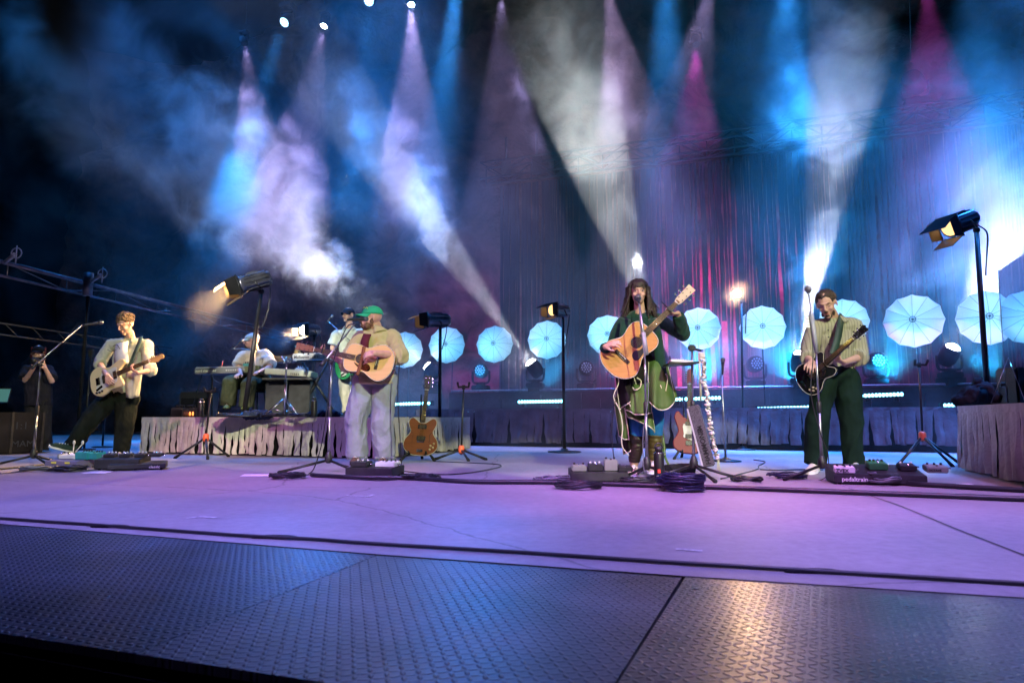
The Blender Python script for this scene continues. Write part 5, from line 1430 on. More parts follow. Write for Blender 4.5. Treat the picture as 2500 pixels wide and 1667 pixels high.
mb = MB(); [mb.tube([P(1752 + q, 1116, YT), P(1753 + q * 2, 1135, YT), P(1754 + q * 2.5, 1156, YT)], .003, 5) for q in (-1, 0, 1, 2)]; mb.build("fringe", M['piping'], t, True)
MB().tube([P(1707, 863, YT), P(1709, 920, YT), P(1711, 978, YT)], .010, 6).build("folded_end", M['piping'], t, True)
# guitars resting on stands
def floor_guitar(label, c, saddle, nut, zd, kind, fin, stl, sc, neck=None, flip=1):
    g_, F_ = guitar(label, saddle, nut, zd, kind, None, fin, neck or M['ebony'], M['ebony'] if kind != 'jm' else fin, scale_to=sc, flip=flip, pgs=.6)
    t = thing("guitar_rest", stl, "stand", c)
    h = c + Vector((0, .10, .22))
    leg3(t, h, [c + Vector((-.19, -.10, .014)), c + Vector((.19, -.10, .014)), c + Vector((0, .30, .014))], .014, .018)
    for q in (-1, 1): MB().tube([h + Vector((0, 0, -.06)), c + Vector((q * .10, -.0, .09)), c + Vector((q * .10, -.13, .085)), c + Vector((q * .10, -.14, .115))], .011, 8).build("rest_arm", M['rubber'], t, True)
    MB().rod(h - Vector((0, 0, .05)), h + Vector((0, .04, .55)), .011).build("pole", M['black'], t, True)
    return g_
c = G(1022, 1124); Yg = c.y
floor_guitar("brown semi-hollow electric guitar standing behind the green capped singer", c, P(1027, 1078, Yg - .04), P(1042, 952, Yg + .10), (-.05, -1, .15), 'sh', wood_mat("walnut_top", (.24, .075, .022), (.12, .032, .010), .3), "black guitar stand under the brown semi-hollow guitar", .62)
c = G(1680, 1120); Yg = c.y
floor_guitar("cherry red electric guitar with white pickguard standing behind the tray stand", c, P(1684, 1079, Yg - .04), P(1683, 938, Yg + .10), (-.25, -1, .15), 'jm', mat("cherry_red", (.15, .012, .018), .55), "black guitar stand under the cherry red guitar", .65)
# ================================================================== LAMPS ON POLES
LENS = emat("warm_lens", (1, .62, .26), 1.8); LENSA = emat("amber_lens", (1, .66, .28), 26); LENSW = emat("hot_lens", (1, .86, .62), 60)
M['doorin'] = mat("barn_door_inside", (.30, .24, .15), .6, .2)
def barn(label, base, top, hc, dr, sz=1.0, lens=None, power=0, flap=1.0, angle=60, cable=True, doors=True):
    """pole from base to top, lamp head centre hc shining along dr"""
    base, top, hc = Vector(base), Vector(top), Vector(hc)
    t = thing("stage_lamp", label, "lamp", base)
    MB().rod(base, top, .032 * sz, .026 * sz, 14).build("pole", M['blackpole'], t, True)
    MB().lathe([(.30 * sz, 0), (.30 * sz, .018), (.06, .03), (.04, .06)], 24, Matrix.Translation(base)).build("base_plate", M['black'], t, True)
    f = upframe(hc, dr) @ Matrix.Diagonal((sz, sz, sz, 1))                       # z along the beam
    b = MB(); b.lathe([(.02, -.30), (.085, -.29), (.105, -.24), (.105, .06), (.12, .08), (.12, .12)], 24, f)
    for k in range(14):
        a = k / 14 * 2 * PI; b.box((.112 * math.cos(a), .112 * math.sin(a), -.10), (.012, .006, .30), f @ Matrix.Identity(4), rot=(0, 0, a))
    b.box((0, .10, -.08), (.10, .06, .16), f, bev=.01)
    hd = b.build("lamp_body", M['lampbody'], t, True)
    MB().tube([(-.13, -.13, .13), (.13, -.13, .13), (.13, .13, .13), (-.13, .13, .13)], .012, 4, f, closed=True).build("door_frame", M['black'], t, True)
    MB().lathe([(.0, .135), (.10, .128)], 24, f, False).build("lens", lens or LENS, t, True)
    for k in range(4 if doors else 0):
        fk = f @ Matrix.Rotation(k * PI / 2, 4, 'Z'); sp = (-.32, .10, .30, .10)[k]; ln = (.30, .15, .22, .15)[k]
        w0, w1 = .125, (.165, .10, .12, .10)[k]
        q = [Vector((-w0, .13, .135)), Vector((w0, .13, .135)), Vector((w1, .13 + ln * math.sin(sp), .135 + ln * math.cos(sp))), Vector((-w1, .13 + ln * math.sin(sp), .135 + ln * math.cos(sp)))]
        mb = MB(); mb.use(M['matteblack']); mb.sheet([[fk @ q[0], fk @ q[1]], [fk @ q[3], fk @ q[2]]])
        mb.use(M['doorin']); mb.sheet([[fk @ (q[0] - Vector((0, .004, 0))), fk @ (q[1] - Vector((0, .004, 0)))], [fk @ (q[3] - Vector((0, .004, 0))), fk @ (q[2] - Vector((0, .004, 0)))]])
        mb.build("barn_door", None, t, True)
    MB().tube([f @ Vector((-.125, 0, -.06)), f @ Vector((-.14, -.10, -.10)), top + Vector((0, 0, .03)), f @ Vector((.14, -.10, -.10)), f @ Vector((.125, 0, -.06))], .012 * sz, 6).ball(top, .04 * sz, seg=10).build("yoke", M['black'], t, True)
    if cable: MB().tube(catmull([tuple(f @ Vector((0, -.06, -.26))), tuple(top + Vector((.12 * sz, 0, -.02))), tuple(top + Vector((.10 * sz, 0, -.25))), tuple(top + Vector((.035, -.03, -.5)))], 5, False), .008, 6).build("power_cable", M['cable'], t, True)
    if power:
        spot("lamp_light", hc + Vector(dr).normalized() * .145 * sz, hc + Vector(dr).normalized() * 3, power, angle, .6, (1, .58, .24), .08 * sz, 1)
    return t
M['lampbody'] = mat("lamp_casing", (.10, .10, .13), .3, .6, var=.3)
M['blackpole'] = mat("black_pole", (.03, .03, .035), .35, .5, var=.3)
Ya = LA.y + .05
bx = P(625, 1008, Ya - .35); bx.z = LTOP
barn("barn door lamp on a tall pole throwing warm light over the keyboard player", Vector((bx.x, G(625, 1116).y + .25, LTOP)), P(638, 712, G(625, 1116).y + .25), P(606, 692, G(625, 1116).y + .05), (-.80, -.40, -.36), 1.0, LENS, 650, angle=105)
c = G(1073, 1096); barn("barn door lamp on a black pole left of the umbrella row", c, P(1075, 778, c.y), P(1058, 782, c.y - .05), (-.93, -.38, -.06), .95, LENS, 12)
c = G(1378, 1104); barn("barn door lamp on a black pole in front of the fourth umbrella", c, P(1374, 752, c.y), P(1360, 758, c.y - .12), (-.70, -.70, -.06), .80, LENS, 12)
c = G(1815, 1098); barn("lamp on a thin pole glowing bright amber beside the woman singer", c, P(1810, 738, c.y), P(1797, 718, c.y - .15), (-.12, -1, -.12), .62, LENSA, 190, angle=150, doors=False)
c = G(2410, 1120) ; cy_ = 6.9
bz = P(2412, 990, cy_); bz.z = .61
barn("tall near lamp with a blue lit barn door at the right edge", bz, P(2384, 562, cy_), P(2336, 548, cy_ - .15), (-.88, -.30, -.36), .90, LENS, 25)
c = P(760, 1000, 11.8); c.z = 0
barn("glaring white barn door lamp behind the keyboards", c, P(768, 820, 11.8), P(752, 806, 11.7), (-.42, -.95, -.10), .9, LENSW, 1500, angle=80)
# ================================================================== UMBRELLAS
FAB = bpy.data.materials.new("umbrella_fabric"); FAB.use_nodes = True
t_ = FAB.node_tree; t_.nodes.clear(); N_ = t_.nodes.new
o_ = N_("ShaderNodeOutputMaterial"); tl = N_("ShaderNodeBsdfTranslucent"); df = N_("ShaderNodeBsdfDiffuse"); mx = N_("ShaderNodeMixShader"); mx.inputs[0].default_value = .3
tl.inputs[0].default_value = (.85, .87, .88, 1); df.inputs[0].default_value = (.7, .72, .74, 1)
t_.links.new(tl.outputs[0], mx.inputs[1]); t_.links.new(df.outputs[0], mx.inputs[2]); t_.links.new(mx.outputs[0], o_.inputs[0])
def umbrella():
    """opens towards -y, radius .42; origin on the floor below the hub at height 2"""
    t = thing("umbrella", "x", "umbrella"); Hh = 2.0; n = 12; rad = .43
    rows = []
    for j in range(9):
        r = rad * j / 8; row = []
        for k in range(n * 4):
            a = k / (n * 4) * 2 * PI; fr_ = (k % 4) / 4; sag = math.cos(PI / n) / math.cos((fr_ - .5) * 2 * PI / n); rr = r * (1 - (1 - sag) * 1.5 * (r / rad)) if fr_ else r
            row.append((rr * math.cos(a), -.13 * (1 - (r / rad) ** 1.7) + (.010 * (r / rad) if fr_ else 0), Hh + rr * math.sin(a)))
        rows.append(row)
    MB().sheet(rows, closed=True).build("canopy", FAB, t)
    for k in range(n):
        a = k / n * 2 * PI
        MB().tube([(rad * j / 6 * math.cos(a), -.135 * (1 - (j / 6) ** 1.7) - .001, Hh + rad * j / 6 * math.sin(a)) for j in range(7)], .0022, 5).build("rib", M['ribm'], t)
    MB().tube([(.045 * math.cos(a / 16 * 2 * PI), -.14, Hh + .045 * math.sin(a / 16 * 2 * PI)) for a in range(16)], .006, 6, closed=True).lathe([(.012, -.01), (.012, .05)], 10, zframe((0, -.13, Hh), (0, -1, 0))).rod((-.045, -.14, Hh), (.045, -.14, Hh), .004).rod((0, -.14, Hh - .045), (0, -.14, Hh + .045), .004).build("hub", M['ribm'], t)
    MB().rod((0, -.12, Hh), (0, .62, Hh), .006).build("shaft", M['steel'], t)
    MB().rod((0, .6, .02), (0, .6, Hh + .05), .014).box((0, .6, Hh), (.05, .05, .07), bev=.01).build("stand_pole", M['black'], t)
    MB().lathe([(.20, 0), (.20, .02), (.03, .04)], 20, Matrix.Translation((0, .6, 0))).build("stand_base", M['black'], t)
    return t
M['ribm'] = mat("umbrella_rib", (.06, .08, .10), .5)
pro = umbrella(); first = True
ulab = ["umbrella lit pale blue, half hidden behind the green capped singer", "umbrella lit pale blue behind the pole of the left barn door lamp", "umbrella lit pale blue, third from left, crossed by the white beam",
        "umbrella lit pale blue behind the lamp pole left of the woman singer", "umbrella lit pale blue behind the woman's left side and her guitar", "umbrella lit pale blue behind the woman's raised elbow",
        "umbrella lit pale blue just right of the amber glowing lamp", "umbrella lit pale blue behind the head of the striped shirt guitarist", "whole umbrella lit pale blue, alone between the striped shirt guitarist and right pole",
        "umbrella lit pale blue behind the tall pole at the right edge", "rightmost umbrella, cut by the edge and seen through the clear screen"]
ups = [(985, 852, 14.2, 94), (1087, 840, 13.9, 95), (1204, 838, 13.5, 96), (1334, 827, 13.0, 100), (1482, 815, 12.3, 104), (1703, 800, 11.4, 112), (1862, 796, 10.9, 113), (2056, 784, 10.4, 122), (2228, 780, 9.95, 138), (2416, 772, 9.4, 142), (2520, 770, 9.1, 142)]
for i, (px, py, Yu, d) in enumerate(ups):
    o = pro if first else copy_tree(pro); first = False
    c = P(px, py, Yu); s_ = (d / FPX * Yu * .98) / .86
    o.location = (c.x, Yu, c.z - 2.0 * s_); o.scale = (s_, s_, s_)
    if c.z - 2.0 * s_ != 0: pass
    # face between straight at the audience and the stage's front
    az = math.atan2(c.x, Yu); o.rotation_euler = (R(-4), 0, -az * .75 - R(5) + R(random.uniform(-9, 9)))
    o["label"] = ulab[i]; o["group"] = "lit umbrellas in a row at the back"
    hub = Vector((c.x, Yu, c.z)); fw = Vector((-math.sin(az * .75), -math.cos(az * .75), 0))
    l = bpy.data.lights.new("umbrella_light", 'AREA'); l.shape = 'DISK'; l.size = .42 * s_; l.energy = UPOW * (1 if i < 8 else .8) * random.uniform(.8, 1.1); l.color = (.19, .66, 1.0); l.volume_factor = .15
    lo = bpy.data.objects.new("umbrella_light", l); S.collection.objects.link(lo); lo.location = hub - fw * .34 * s_ + Vector((random.uniform(-.03, .03), 0, -.09)); aim(lo, hub)
# ================================================================== LIGHT BARS AND MOVING HEADS
LED = emat("cyan_led", (.25, .85, 1.0), 6)
LEDW = emat("white_beam_lens", (1, .97, .95), 90)
LEDOFF = mat("dim_led", (.35, .45, .5), .2, .2)
LEDB = emat("pale_blue_led", (.45, .80, 1.0), 7)
lens_me = None
def bar(label, p0, p1, off, n, hgt=.09):
    global lens_me
    a, b = onback(*p0, off), onback(*p1, off); t = thing("light_bar", label, "light", (a + b) / 2, group="cyan light bars along the back")
    f = frame(a, b - a, (0, 0, 1)); L_ = (b - a).length; inv = t.matrix_basis.inverted()
    MB().box((L_ / 2, .07, 0), (L_ + .06, .12, hgt), f, bev=.01).build("housing", M['black'], t, True)
    for x in (.1, L_ - .1): MB().box((x, .07, -hgt * .75), (.05, .10, hgt * .7), f).build("foot", M['black'], t, True)
    if lens_me is None:
        mb = MB(); mb.ball((0, 0, 0), (.030, .02, .030), seg=12); o = mb.build("lens", LED); lens_me = o.data; bpy.data.objects.remove(o)
    for k in range(n):
        o = bpy.data.objects.new("lens", lens_me); S.collection.objects.link(o); o.parent = t
        o.matrix_basis = inv @ f @ Matrix.Translation(((k + .5) * L_ / n, .004, 0)) @ Matrix.Diagonal((min(1.2, L_ / n / .064), 1, 1, 1))
    # the bar's own light
    l = bpy.data.lights.new("bar_light", 'AREA'); l.shape = 'RECTANGLE'; l.size = L_; l.size_y = .05; l.energy = 5; l.color = (.1, .6, 1); l.volume_factor = .5
    lo = bpy.data.objects.new("bar_light", l); S.collection.objects.link(lo); lo.location = (a + b) / 2 - SV * .05; aim(lo, lo.location - SV + Vector((0, 0, .5)))
for lab, p0, p1, off, n in (("cyan light bar behind the brown semi-hollow guitar", (948, 987), (1050, 984), .9, 15), ("cyan light bar low on the dark platform's left half", (1113, 1006), (1219, 1004), .25, 16),
        ("cyan light bar ending at the lamp pole left of the woman", (1264, 981), (1374, 979), .9, 16), ("cyan light bar partly hidden by the woman's skirt", (1450, 1004), (1540, 1002), .25, 13),
        ("cyan light bar behind the tray stand and the ribbon", (1640, 975), (1760, 971), .9, 15), ("cyan light bar left of the striped shirt guitarist's legs", (1848, 998), (1985, 994), .25, 17),
        ("cyan light bar right of the striped shirt guitarist's hip", (2100, 966), (2206, 962), .9, 12), ("short cyan light bar beside the pink lit platform", (2303, 990), (2350, 988), .25, 5)):
    bar(lab, p0, p1, off, n)
def moving_head(name, label, base, aimv, s=1.0, lit=None, cells=True, hang=False, group=None):
    """base under the feet; yoke and head; aimv where the head points"""
    base = Vector(base); up_ = -1 if hang else 1; t = thing(name, label, "lamp", base, group=group)
    B = Matrix.Translation(base) @ Matrix.Rotation(TH, 4, 'Z') @ Matrix.Diagonal((s, s, s * up_, 1))
    MB().box((0, 0, .05), (.34, .26, .10), B, bev=.015).lathe([(.10, .10), (.09, .14)], 20, B).build("base", M['matteblack'], t, True)
    for q in (-1, 1): MB().tube(catmull([(0, 0, .15), (q * .14, 0, .15), (q * .185, 0, .22), (q * .185, 0, .40)], 4, False), .035, 8, B, flat=.6).build("yoke_arm", M['matteblack'], t, True)
    hc = B @ Vector((0, 0, .40)); f = upframe(hc, Vector(aimv) + Vector((.001, .001, 0))) @ Matrix.Diagonal((s, s, s, 1))
    hd = MB().lathe([(.03, -.19), (.11, -.18), (.145, -.10), (.150, .03), (.140, .12), (.132, .15), (.122, .15)], 24, f).build("head", M['matteblack'], t, True)
    MB().lathe([(.0, .215), (.05, .205), (.09, .18), (.118, .145)] if (lit == LEDW) else [(0, .138), (.122, .140)], 24, f, False).build("lens", lit if (lit and not cells) else M['blackp'], hd, True)
    if cells:
        mb = None
        for r, n in ((0, 1), (.045, 6), (.09, 12)):
            for k in range(n):
                c = (r * math.cos(k / max(1, n) * 2 * PI), r * math.sin(k / max(1, n) * 2 * PI), .153)
                MB().lathe([(0, 0), (.0165, 0), (.0165, .001)], 8, f @ Matrix.Translation(c)).build("cell", lit or LEDOFF, hd, True)
    return t, hc
SH = 1.06
def onshelf(px, off=1.9):
    p = onback(px, 940, off); p.z = 1.06; return p
for (px, py, tp, lab) in ((1043, 893, (-.75, -.2, .62), "black moving head shooting a white beam left, behind the green capped singer"), (1295, 884, (-.55, -.35, .76), "black moving head shooting a white beam up left through the umbrella row"),
        (1605, 868, (-.3, -.4, .86), "black moving head shooting upward, hidden behind the woman's arm"), (1955, 862, (.12, -.3, .95), "black moving head shooting a white column behind the striped shirt guitarist"), (2328, 846, (.45, -.4, .8), "black moving head shooting a beam to the upper right")):
    tp = HEADS[{1605: 1605}.get(px, px)]; c = onback(px, {1605: 850}.get(px, py), 1.6) - tp * .16
    pl_ = c - Vector((0, 0, .38))
    t, hc = moving_head("moving_head_lamp", lab, pl_, tp, .95, LEDW, cells=False, group="moving heads standing on the back shelf")
    for q in (-1, 1): pass
    if pl_.z > 1.06: MB().box((pl_.x, pl_.y, (pl_.z + 1.0) / 2), (.3, .3, pl_.z - 1.0)).build("riser_block", M['matteblack'], t, True)
for (px, lab) in ((1174, "unlit moving head with a round cell face left of the middle umbrella gap"), (1432, "unlit moving head with a round cell face left of the woman singer"), (1845, "unlit moving head left of the striped shirt guitarist under an umbrella"), (2140, "unlit moving head in blue haze between umbrellas at right")):
    moving_head("moving_head_lamp", lab, onshelf(px), (-.1, -1, .05), 1.0, None, group="moving heads standing on the back shelf")
# overhead heads and their truss
zt = {}
for (px, py, off, d, lit, cells, lab) in ((598, 110, 1.3, (.35, -.2, -1), None, False, "small hanging lamp, lowest and leftmost at the top, pouring lavender light"), (790, 66, 1.3, (-.2, -.25, -1), LEDW, False, "hanging lamp pouring a wide lavender cone over the keyboards"),
        (1004, 14, 1.3, (.02, -.25, -1), LEDW, False, "hanging lamp pouring a lavender cone left of the curtain"), (1222, -10, 1.3, (.05, -.25, -1), LEDW, False, "hanging lamp pouring a lavender cone over the curtain's left end"),
        (693, 56, 1.9, (-.3, -.65, -.8), LEDB, True, "hanging lamp with a ring of bright blue cells at upper left"), (900, 4, 1.9, (-.05, -.65, -.8), LEDB, True, "hanging lamp with bright blue cells cut by the top edge"),
        (1700, 112, 1.7, (-.02, -.2, -1), M['matteblack'], False, "dark hanging lamp pouring a magenta cone over the curtain")):
    c = onback(px, py, off); dv = Vector(d).normalized(); s_ = 1.05 if cells else .62
    hcw = c - dv * (.15 * s_ + .02)
    moving_head("hanging_lamp", lab, hcw + Vector((0, 0, .40 * s_)), dv, s_, lit, cells, hang=True, group="lamps hanging over the stage")
T1 = onback(400, 60, 2.5); T1.z = 12.6
truss("lighting_truss", "dark truss above the picture holding the hanging lamps", T1 + SU * 1.5, T1 + SU * 17, .5, .5, .03, M['matteblack'], step=.8)
for (px, py, off, s_) in ((598, 110, 1.3, .62), (790, 66, 1.3, .62), (1004, 14, 1.3, .62), (693, 56, 1.9, 1.05), (900, 4, 1.9, 1.05), (1700, 112, 1.7, .62)):
    c = onback(px, py, off)
    if True:
        t = thing("drop_pipe", "thin black pipe above the " + {598: "leftmost lowest hanging lamp", 790: "hanging lamp with the lavender cone over the keyboards", 1004: "lavender lamp left of the curtain", 693: "hanging ring of bright blue cells", 900: "blue cell lamp cut by the top edge", 1700: "dark lamp with the magenta cone"}[px], "pipe", c, group="drop pipes of the hanging lamps")
        MB().rod(c + Vector((0, 0, .55)), Vector((c.x, c.y, 12.6)), .012).build("pipe", M['matteblack'], t, True)
# silhouette lamp standing on the back truss, with its wire
c = onback(2236, 262, CUR - .25)
moving_head("truss_lamp", "dark moving head standing on the back truss, seen against violet smoke", c, (-.75, -.6, .25), 1.25, None, cells=False)
t = thing("hoist_chain", "thin dark hoist chain rising from the truss lamp to the top edge", "chain", c)
MB().rod(onback(2224, 150, CUR - .3), onback(2215, -300, CUR - .3), .012).build("chain", M['black'], t, True)
for (px, py) in ((1236, 412), (1310, 405)):
    c = onback(px, py, CUR - .35); t = thing("truss_motor", ("dark hoist motor on the back truss, left of the pair", "dark hoist motor on the back truss, right of the pair")[px > 1300], "hoist", c)
    MB().box(c, (.22, .2, .36), bev=.02).rod(c + Vector((0, 0, .1)), c + Vector((0, 0, .75)), .03).build("housing", M['black'], t, True)
# ================================================================== KEYBOARDS ON THE PLATFORM
LT = LTOP
def onrise(px, y): 
    p = P(px, 1000, y); p.z = LT; return p
KY2 = G(600, 1100).y + .35
def keyboard(name, label, a, b, dep, hgt, mc, mtop, name_txt=None, tsize=.05, tx=.03, tcol='ink', controls=()):
    """seen from its back; a-b the lower back edge"""
    a, b = Vector(a), Vector(b); f = frame(a, b - a, (0, 0, 1)); L_ = (b - a).length; t = thing(name, label, "keyboard", a)
    MB().box((L_ / 2, dep / 2, hgt / 2), (L_, dep, hgt), f, bev=.012).build("case", mc, t, True)
    MB().box((L_ / 2, dep * .30, hgt + .004), (L_ * .98, dep * .5, .014), f, bev=.004).build("top_panel", mtop, t, True)
    MB().box((L_ / 2, dep * .80, hgt - .002), (L_ * .9, dep * .36, .02), f, bev=.003).build("white_keys", M['white'], t, True)
    ff = frame(a, b - a, f.col[1].to_3d() * -1) if False else None
    fx = (b - a).normalized(); fn = fx.cross(Vector((0, 0, 1))).normalized()
    if fn.y > 0: fn = -fn
    if name_txt:
        text(name_txt, tsize, frame(a + fx * tx + Vector((0, 0, hgt * .5 - tsize * .34)) + fn * .003, fx, fn), M[tcol], parent=t, bold=.0010)
    for (u, v, w, h) in controls: MB().box((u, -.004, v), (w, .012, h), f, bev=.002).build("socket", M['ink'] if tcol == 'ink' else M['lgrey'], t, True)
    return t
a, b = P(474, 913, KY2), P(640, 908, KY2 + .05)
keyboard("stage_keyboard", "long grey stage keyboard lettered nord electro6d in front of the seated player", a, b, .30, .095, mat("grey_keyboard_case", (.20, .20, .24), .5), M['lgrey'], "nord electro6d", .052, .02, 'inkw', [(.50 + .035 * k, .045, .02, .022) for k in range(9)])
a, b = P(642, 912, KY2 - .06), P(757, 920, KY2 - .10)
keyboard("synthesizer", "cream synthesizer on a black desk right of the lamp pole", a, b, .36, .085, M['creamplastic'] if 'creamplastic' in M else M.setdefault('creamplastic', mat("cream_plastic", (.55, .56, .47), .5)), M['creamplastic'], None, controls=[(.45 + .03 * k, .03, .010, .03) for k in range(5)])
a, b = P(713, 880, KY2 + .25), P(806, 878, KY2 + .22)
keyboard("tape_keyboard", "white keyboard lettered Mellotron on the crossed stand behind the guitar's head", a, b, .34, .105, M['white'], M['white'], "Mellotron", .062, .03, 'ink', [(.34 + .026 * k, .05, .010, .030) for k in range(5)] + [(.52 + .022 * k, .05, .012, .018) for k in range(3)])
a, b = P(663, 884, KY2 + .5), P(713, 882, KY2 + .5)
keyboard("small_synthesizer", "small black synthesizer behind the cymbal post", a, b, .3, .09, M['blackp'], M['blackp'], None, controls=[(.06 + .05 * k, .05, .03, .012) for k in range(4)])
t = thing("olive_box", "small olive case on the right end of the long grey keyboard", "case", P(620, 905, KY2))
MB().box(P(621, 902, KY2 + .08), (.24, .22, .11), bev=.012).build("box", mat("olive_case", (.12, .14, .06), .6), t, True)
t = thing("effects_pedal", "teal effects pedal with black knobs on top of the long grey keyboard", "pedal", P(608, 892, KY2 + .05))
c = P(608, 891, KY2 + .02); MB().box(c, (.16, .11, .045), bev=.008).build("case", M['teal'], t, True)
for k in range(4): MB().rod(c + Vector((-.05 + k * .034, -.01, .02)), c + Vector((-.05 + k * .034, -.01, .05)), .011).build("knob", M['ink'], t, True)
t = thing("pencil", "orange felt pen standing up behind the long grey keyboard", "pen", P(542, 896, KY2 + .3))
MB().rod(P(541, 897, KY2 + .3), P(544, 881, KY2 + .32), .009).build("barrel", M['orange'], t, True)
# stands
t = thing("keyboard_stand", "thin black stand under the long grey keyboard", "stand", onrise(540, KY2 + .1))
for px in (518, 594): MB().rod(P(px, 912, KY2 + .12), onrise(px, KY2 + .12), .014).rod(onrise(px, KY2 - .05) + Vector((0, 0, .012)), onrise(px, KY2 + .35) + Vector((0, 0, .012)), .014).build("leg", M['black'], t, True)
MB().rod(P(494, 912, KY2 + .12), onrise(465, KY2 + .12), .008).rod(P(486, 913, KY2 + .12), P(636, 909, KY2 + .12), .012).build("crossbar", M['black'], t, True)
t = thing("keyboard_stand", "black crossed stand under the white keyboard behind the guitar's head", "stand", onrise(775, KY2 + .3))
for (x0, y0, x1) in ((738, 884, 822), (800, 884, 728)): 
    for dd in (.12, .36): MB().tube([P(x0, y0, KY2 + dd), onrise(x1, KY2 + dd) + Vector((0, 0, .02))], .020, 4).build("leg", M['black'], t, True)
MB().rod(P(725, 882, KY2 + .1), P(808, 880, KY2 + .1), .017).rod(P(725, 882, KY2 + .38), P(808, 880, KY2 + .38), .017).build("rail", M['black'], t, True)
t = thing("keyboard_desk", "black desk with cabinets under the cream synthesizer", "desk", onrise(700, KY2))
q0, q1 = P(640, 922, KY2 - .12), P(760, 925, KY2 - .14)
MB().box(((q0.x + q1.x) / 2, KY2 + .15, q0.z - .015), (q1.x - q0.x, .55, .03), bev=.005).build("desk_top", M['blackp'], t, True)
for (x0, x1) in ((650, 700), (706, 758)):
    u0, u1 = P(x0, 950, KY2 + .1), P(x1, 950, KY2 + .1)
    MB().box(((u0.x + u1.x) / 2, KY2 + .25, (LT + q0.z - .04) / 2), (u1.x - u0.x, .36, q0.z - .04 - LT), bev=.01).build("cabinet", mat("charcoal_cabinet", (.035, .035, .045), .7, var=.3), t, True)
c = P(722, 968, KY2); t = thing("cable_reel", "small light grey mixer lying on the black desk behind the cream synthesizer", "mixer", P(740, 905, KY2 + .25))
MB().box(P(737, 903, KY2 + .25), (.17, .18, .07), rot=(.2, 0, 0), bev=.008).build("case", M['lgrey'], t, True); t.name = "mixer"
for k in range(4): MB().rod(P(728 + k * 5, 898, KY2 + .18), P(728 + k * 5, 894, KY2 + .18), .008).build("knob", M['white'], t, True)
# cymbal post, chrome
cb = onrise(695, G(690, 1117).y + .22); t = thing("hardware_stand", "chrome cymbal post on a double braced tripod at the platform's front", "stand", cb)
MB().rod(cb + Vector((0, 0, .04)), Vector((cb.x, cb.y, P(695, 925, cb.y).z)), .016).rod(Vector((cb.x, cb.y, P(695, 925, cb.y).z)), Vector((cb.x, cb.y, P(697, 884, cb.y).z)), .011).build("post", M['chrome'], t, True)
for a in (R(200), R(330), R(80)):
    e = cb + Vector((.26 * math.cos(a), .26 * math.sin(a), .015)); l = MB().rod(cb + Vector((0, 0, .24)), e, .010).rod(cb + Vector((0, 0, .05)), cb + (e - cb) * .55 + Vector((0, 0, .10)), .007).build("leg", M['chrome'], t, True)
    MB().ball(e, .018, seg=8).build("rubber_foot", M['rubber'], l, True)
for k in range(5):
    a = k * 1.3; q = Vector((cb.x, cb.y, P(697, 882 - 3 * (k % 3), cb.y).z)); MB().rod(q + Vector((.04 * math.cos(a), .03 * math.sin(a), -.02)), q + Vector((.07 * math.cos(a + .5), .03, .03)), .010).ball(q + Vector((.07 * math.cos(a + .5), .03, .03)), .014, seg=8).build("wing_nut", M['chrome'], t, True)
# bottles
def bottle(label, c, r, h, mb_, loop=False):
    t = thing("bottle", label, "bottle", c)
    MB().lathe([(r * .95, 0), (r, .01), (r, h * .80), (r * .8, h * .86)], 18, Matrix.Translation(c)).build("body", mb_, t, True)
    MB().lathe([(r * 1.01, h * .80), (r * 1.01, h * .83)], 18, Matrix.Translation(c)).build("steel_ring", M['chrome'], t, True)
    MB().lathe([(r * .72, h * .86), (r * .72, h * .97), (r * .45, h)], 16, Matrix.Translation(c)).build("cap", M['blackp'], t, True)
    if loop: MB().tube([c + Vector((r * .8 * math.cos(a / 8 * PI), 0, h * .93 + r * 1.1 * math.sin(a / 8 * PI))) for a in range(9)], .007, 6).build("carry_loop", M['blackp'], t, True)
fb = G(600, 1117).y + .12
bottle("black steel bottle near the left end of the pale platform", onrise(490, G(490, 1113).y + .15), .040, .245, M['black'])
bottle("black steel bottle on the platform beside the green capped singer's stand", onrise(767, G(767, 1118).y + .15), .040, .25, M['black'])
bottle("short black flask in shadow under the crossed keyboard stand", onrise(738, KY2 + .2), .042, .20, M['blackp'])
cbt = G(1610, 1174); bottle("big black flask with a carry loop standing by the woman's shoe", cbt, .041, .27, M['black'], True)
MB().box((cbt.x - .01, cbt.y - .042, .08), (.022, .004, .03), bev=.001).build("red_label", mat("red_sticker", (.7, .05, .03), .5), [o for o in S.objects if o.get("label", "").startswith("big black flask")][0], True)
# amps and boxes on the platform
def amp(label, c, w, d, h, glow=False, rz=0.0):
    t = thing("amplifier", label, "amplifier", c, rz=0)
    MB().box((0, 0, h / 2), (w, d, h), Matrix.Translation(c), bev=.012).build("cabinet", M['blackp'], t, True)
    MB().box((0, -d / 2 - .002, h * .42), (w * .88, .008, h * .66), Matrix.Translation(c), bev=.004).build("grille", M['matteblack'] if not glow else M['black'], t, True)
    MB().tube([(-.06, 0, h), (-.05, 0, h + .03), (.05, 0, h + .03), (.06, 0, h)], .008, 6, Matrix.Translation(c)).build("carry_handle", M['rubber'], t, True)
    if glow:
        for k in range(5): MB().lathe([(.010, .02), (.013, .05), (.006, .075)], 8, Matrix.Translation(c + Vector((-w * .35 + k * w * .17, -d / 2 - .012, .0)))).build("glowing_tube", M['tubeglow'], t, True)
    return t
M['tubeglow'] = emat("orange_tube", (1, .25, .05), 3)
amp("small dark speaker box at the platform's left corner", onrise(440, G(440, 1110).y + .35), .17, .2, .13)
amp("low amplifier with glowing orange tubes near the platform's left corner", onrise(467, G(467, 1110).y + .55), .24, .2, .13, True)
amp("open black equipment frame standing behind the left end of the platform", onrise(485, KY2 + .9), .5, .35, .42)
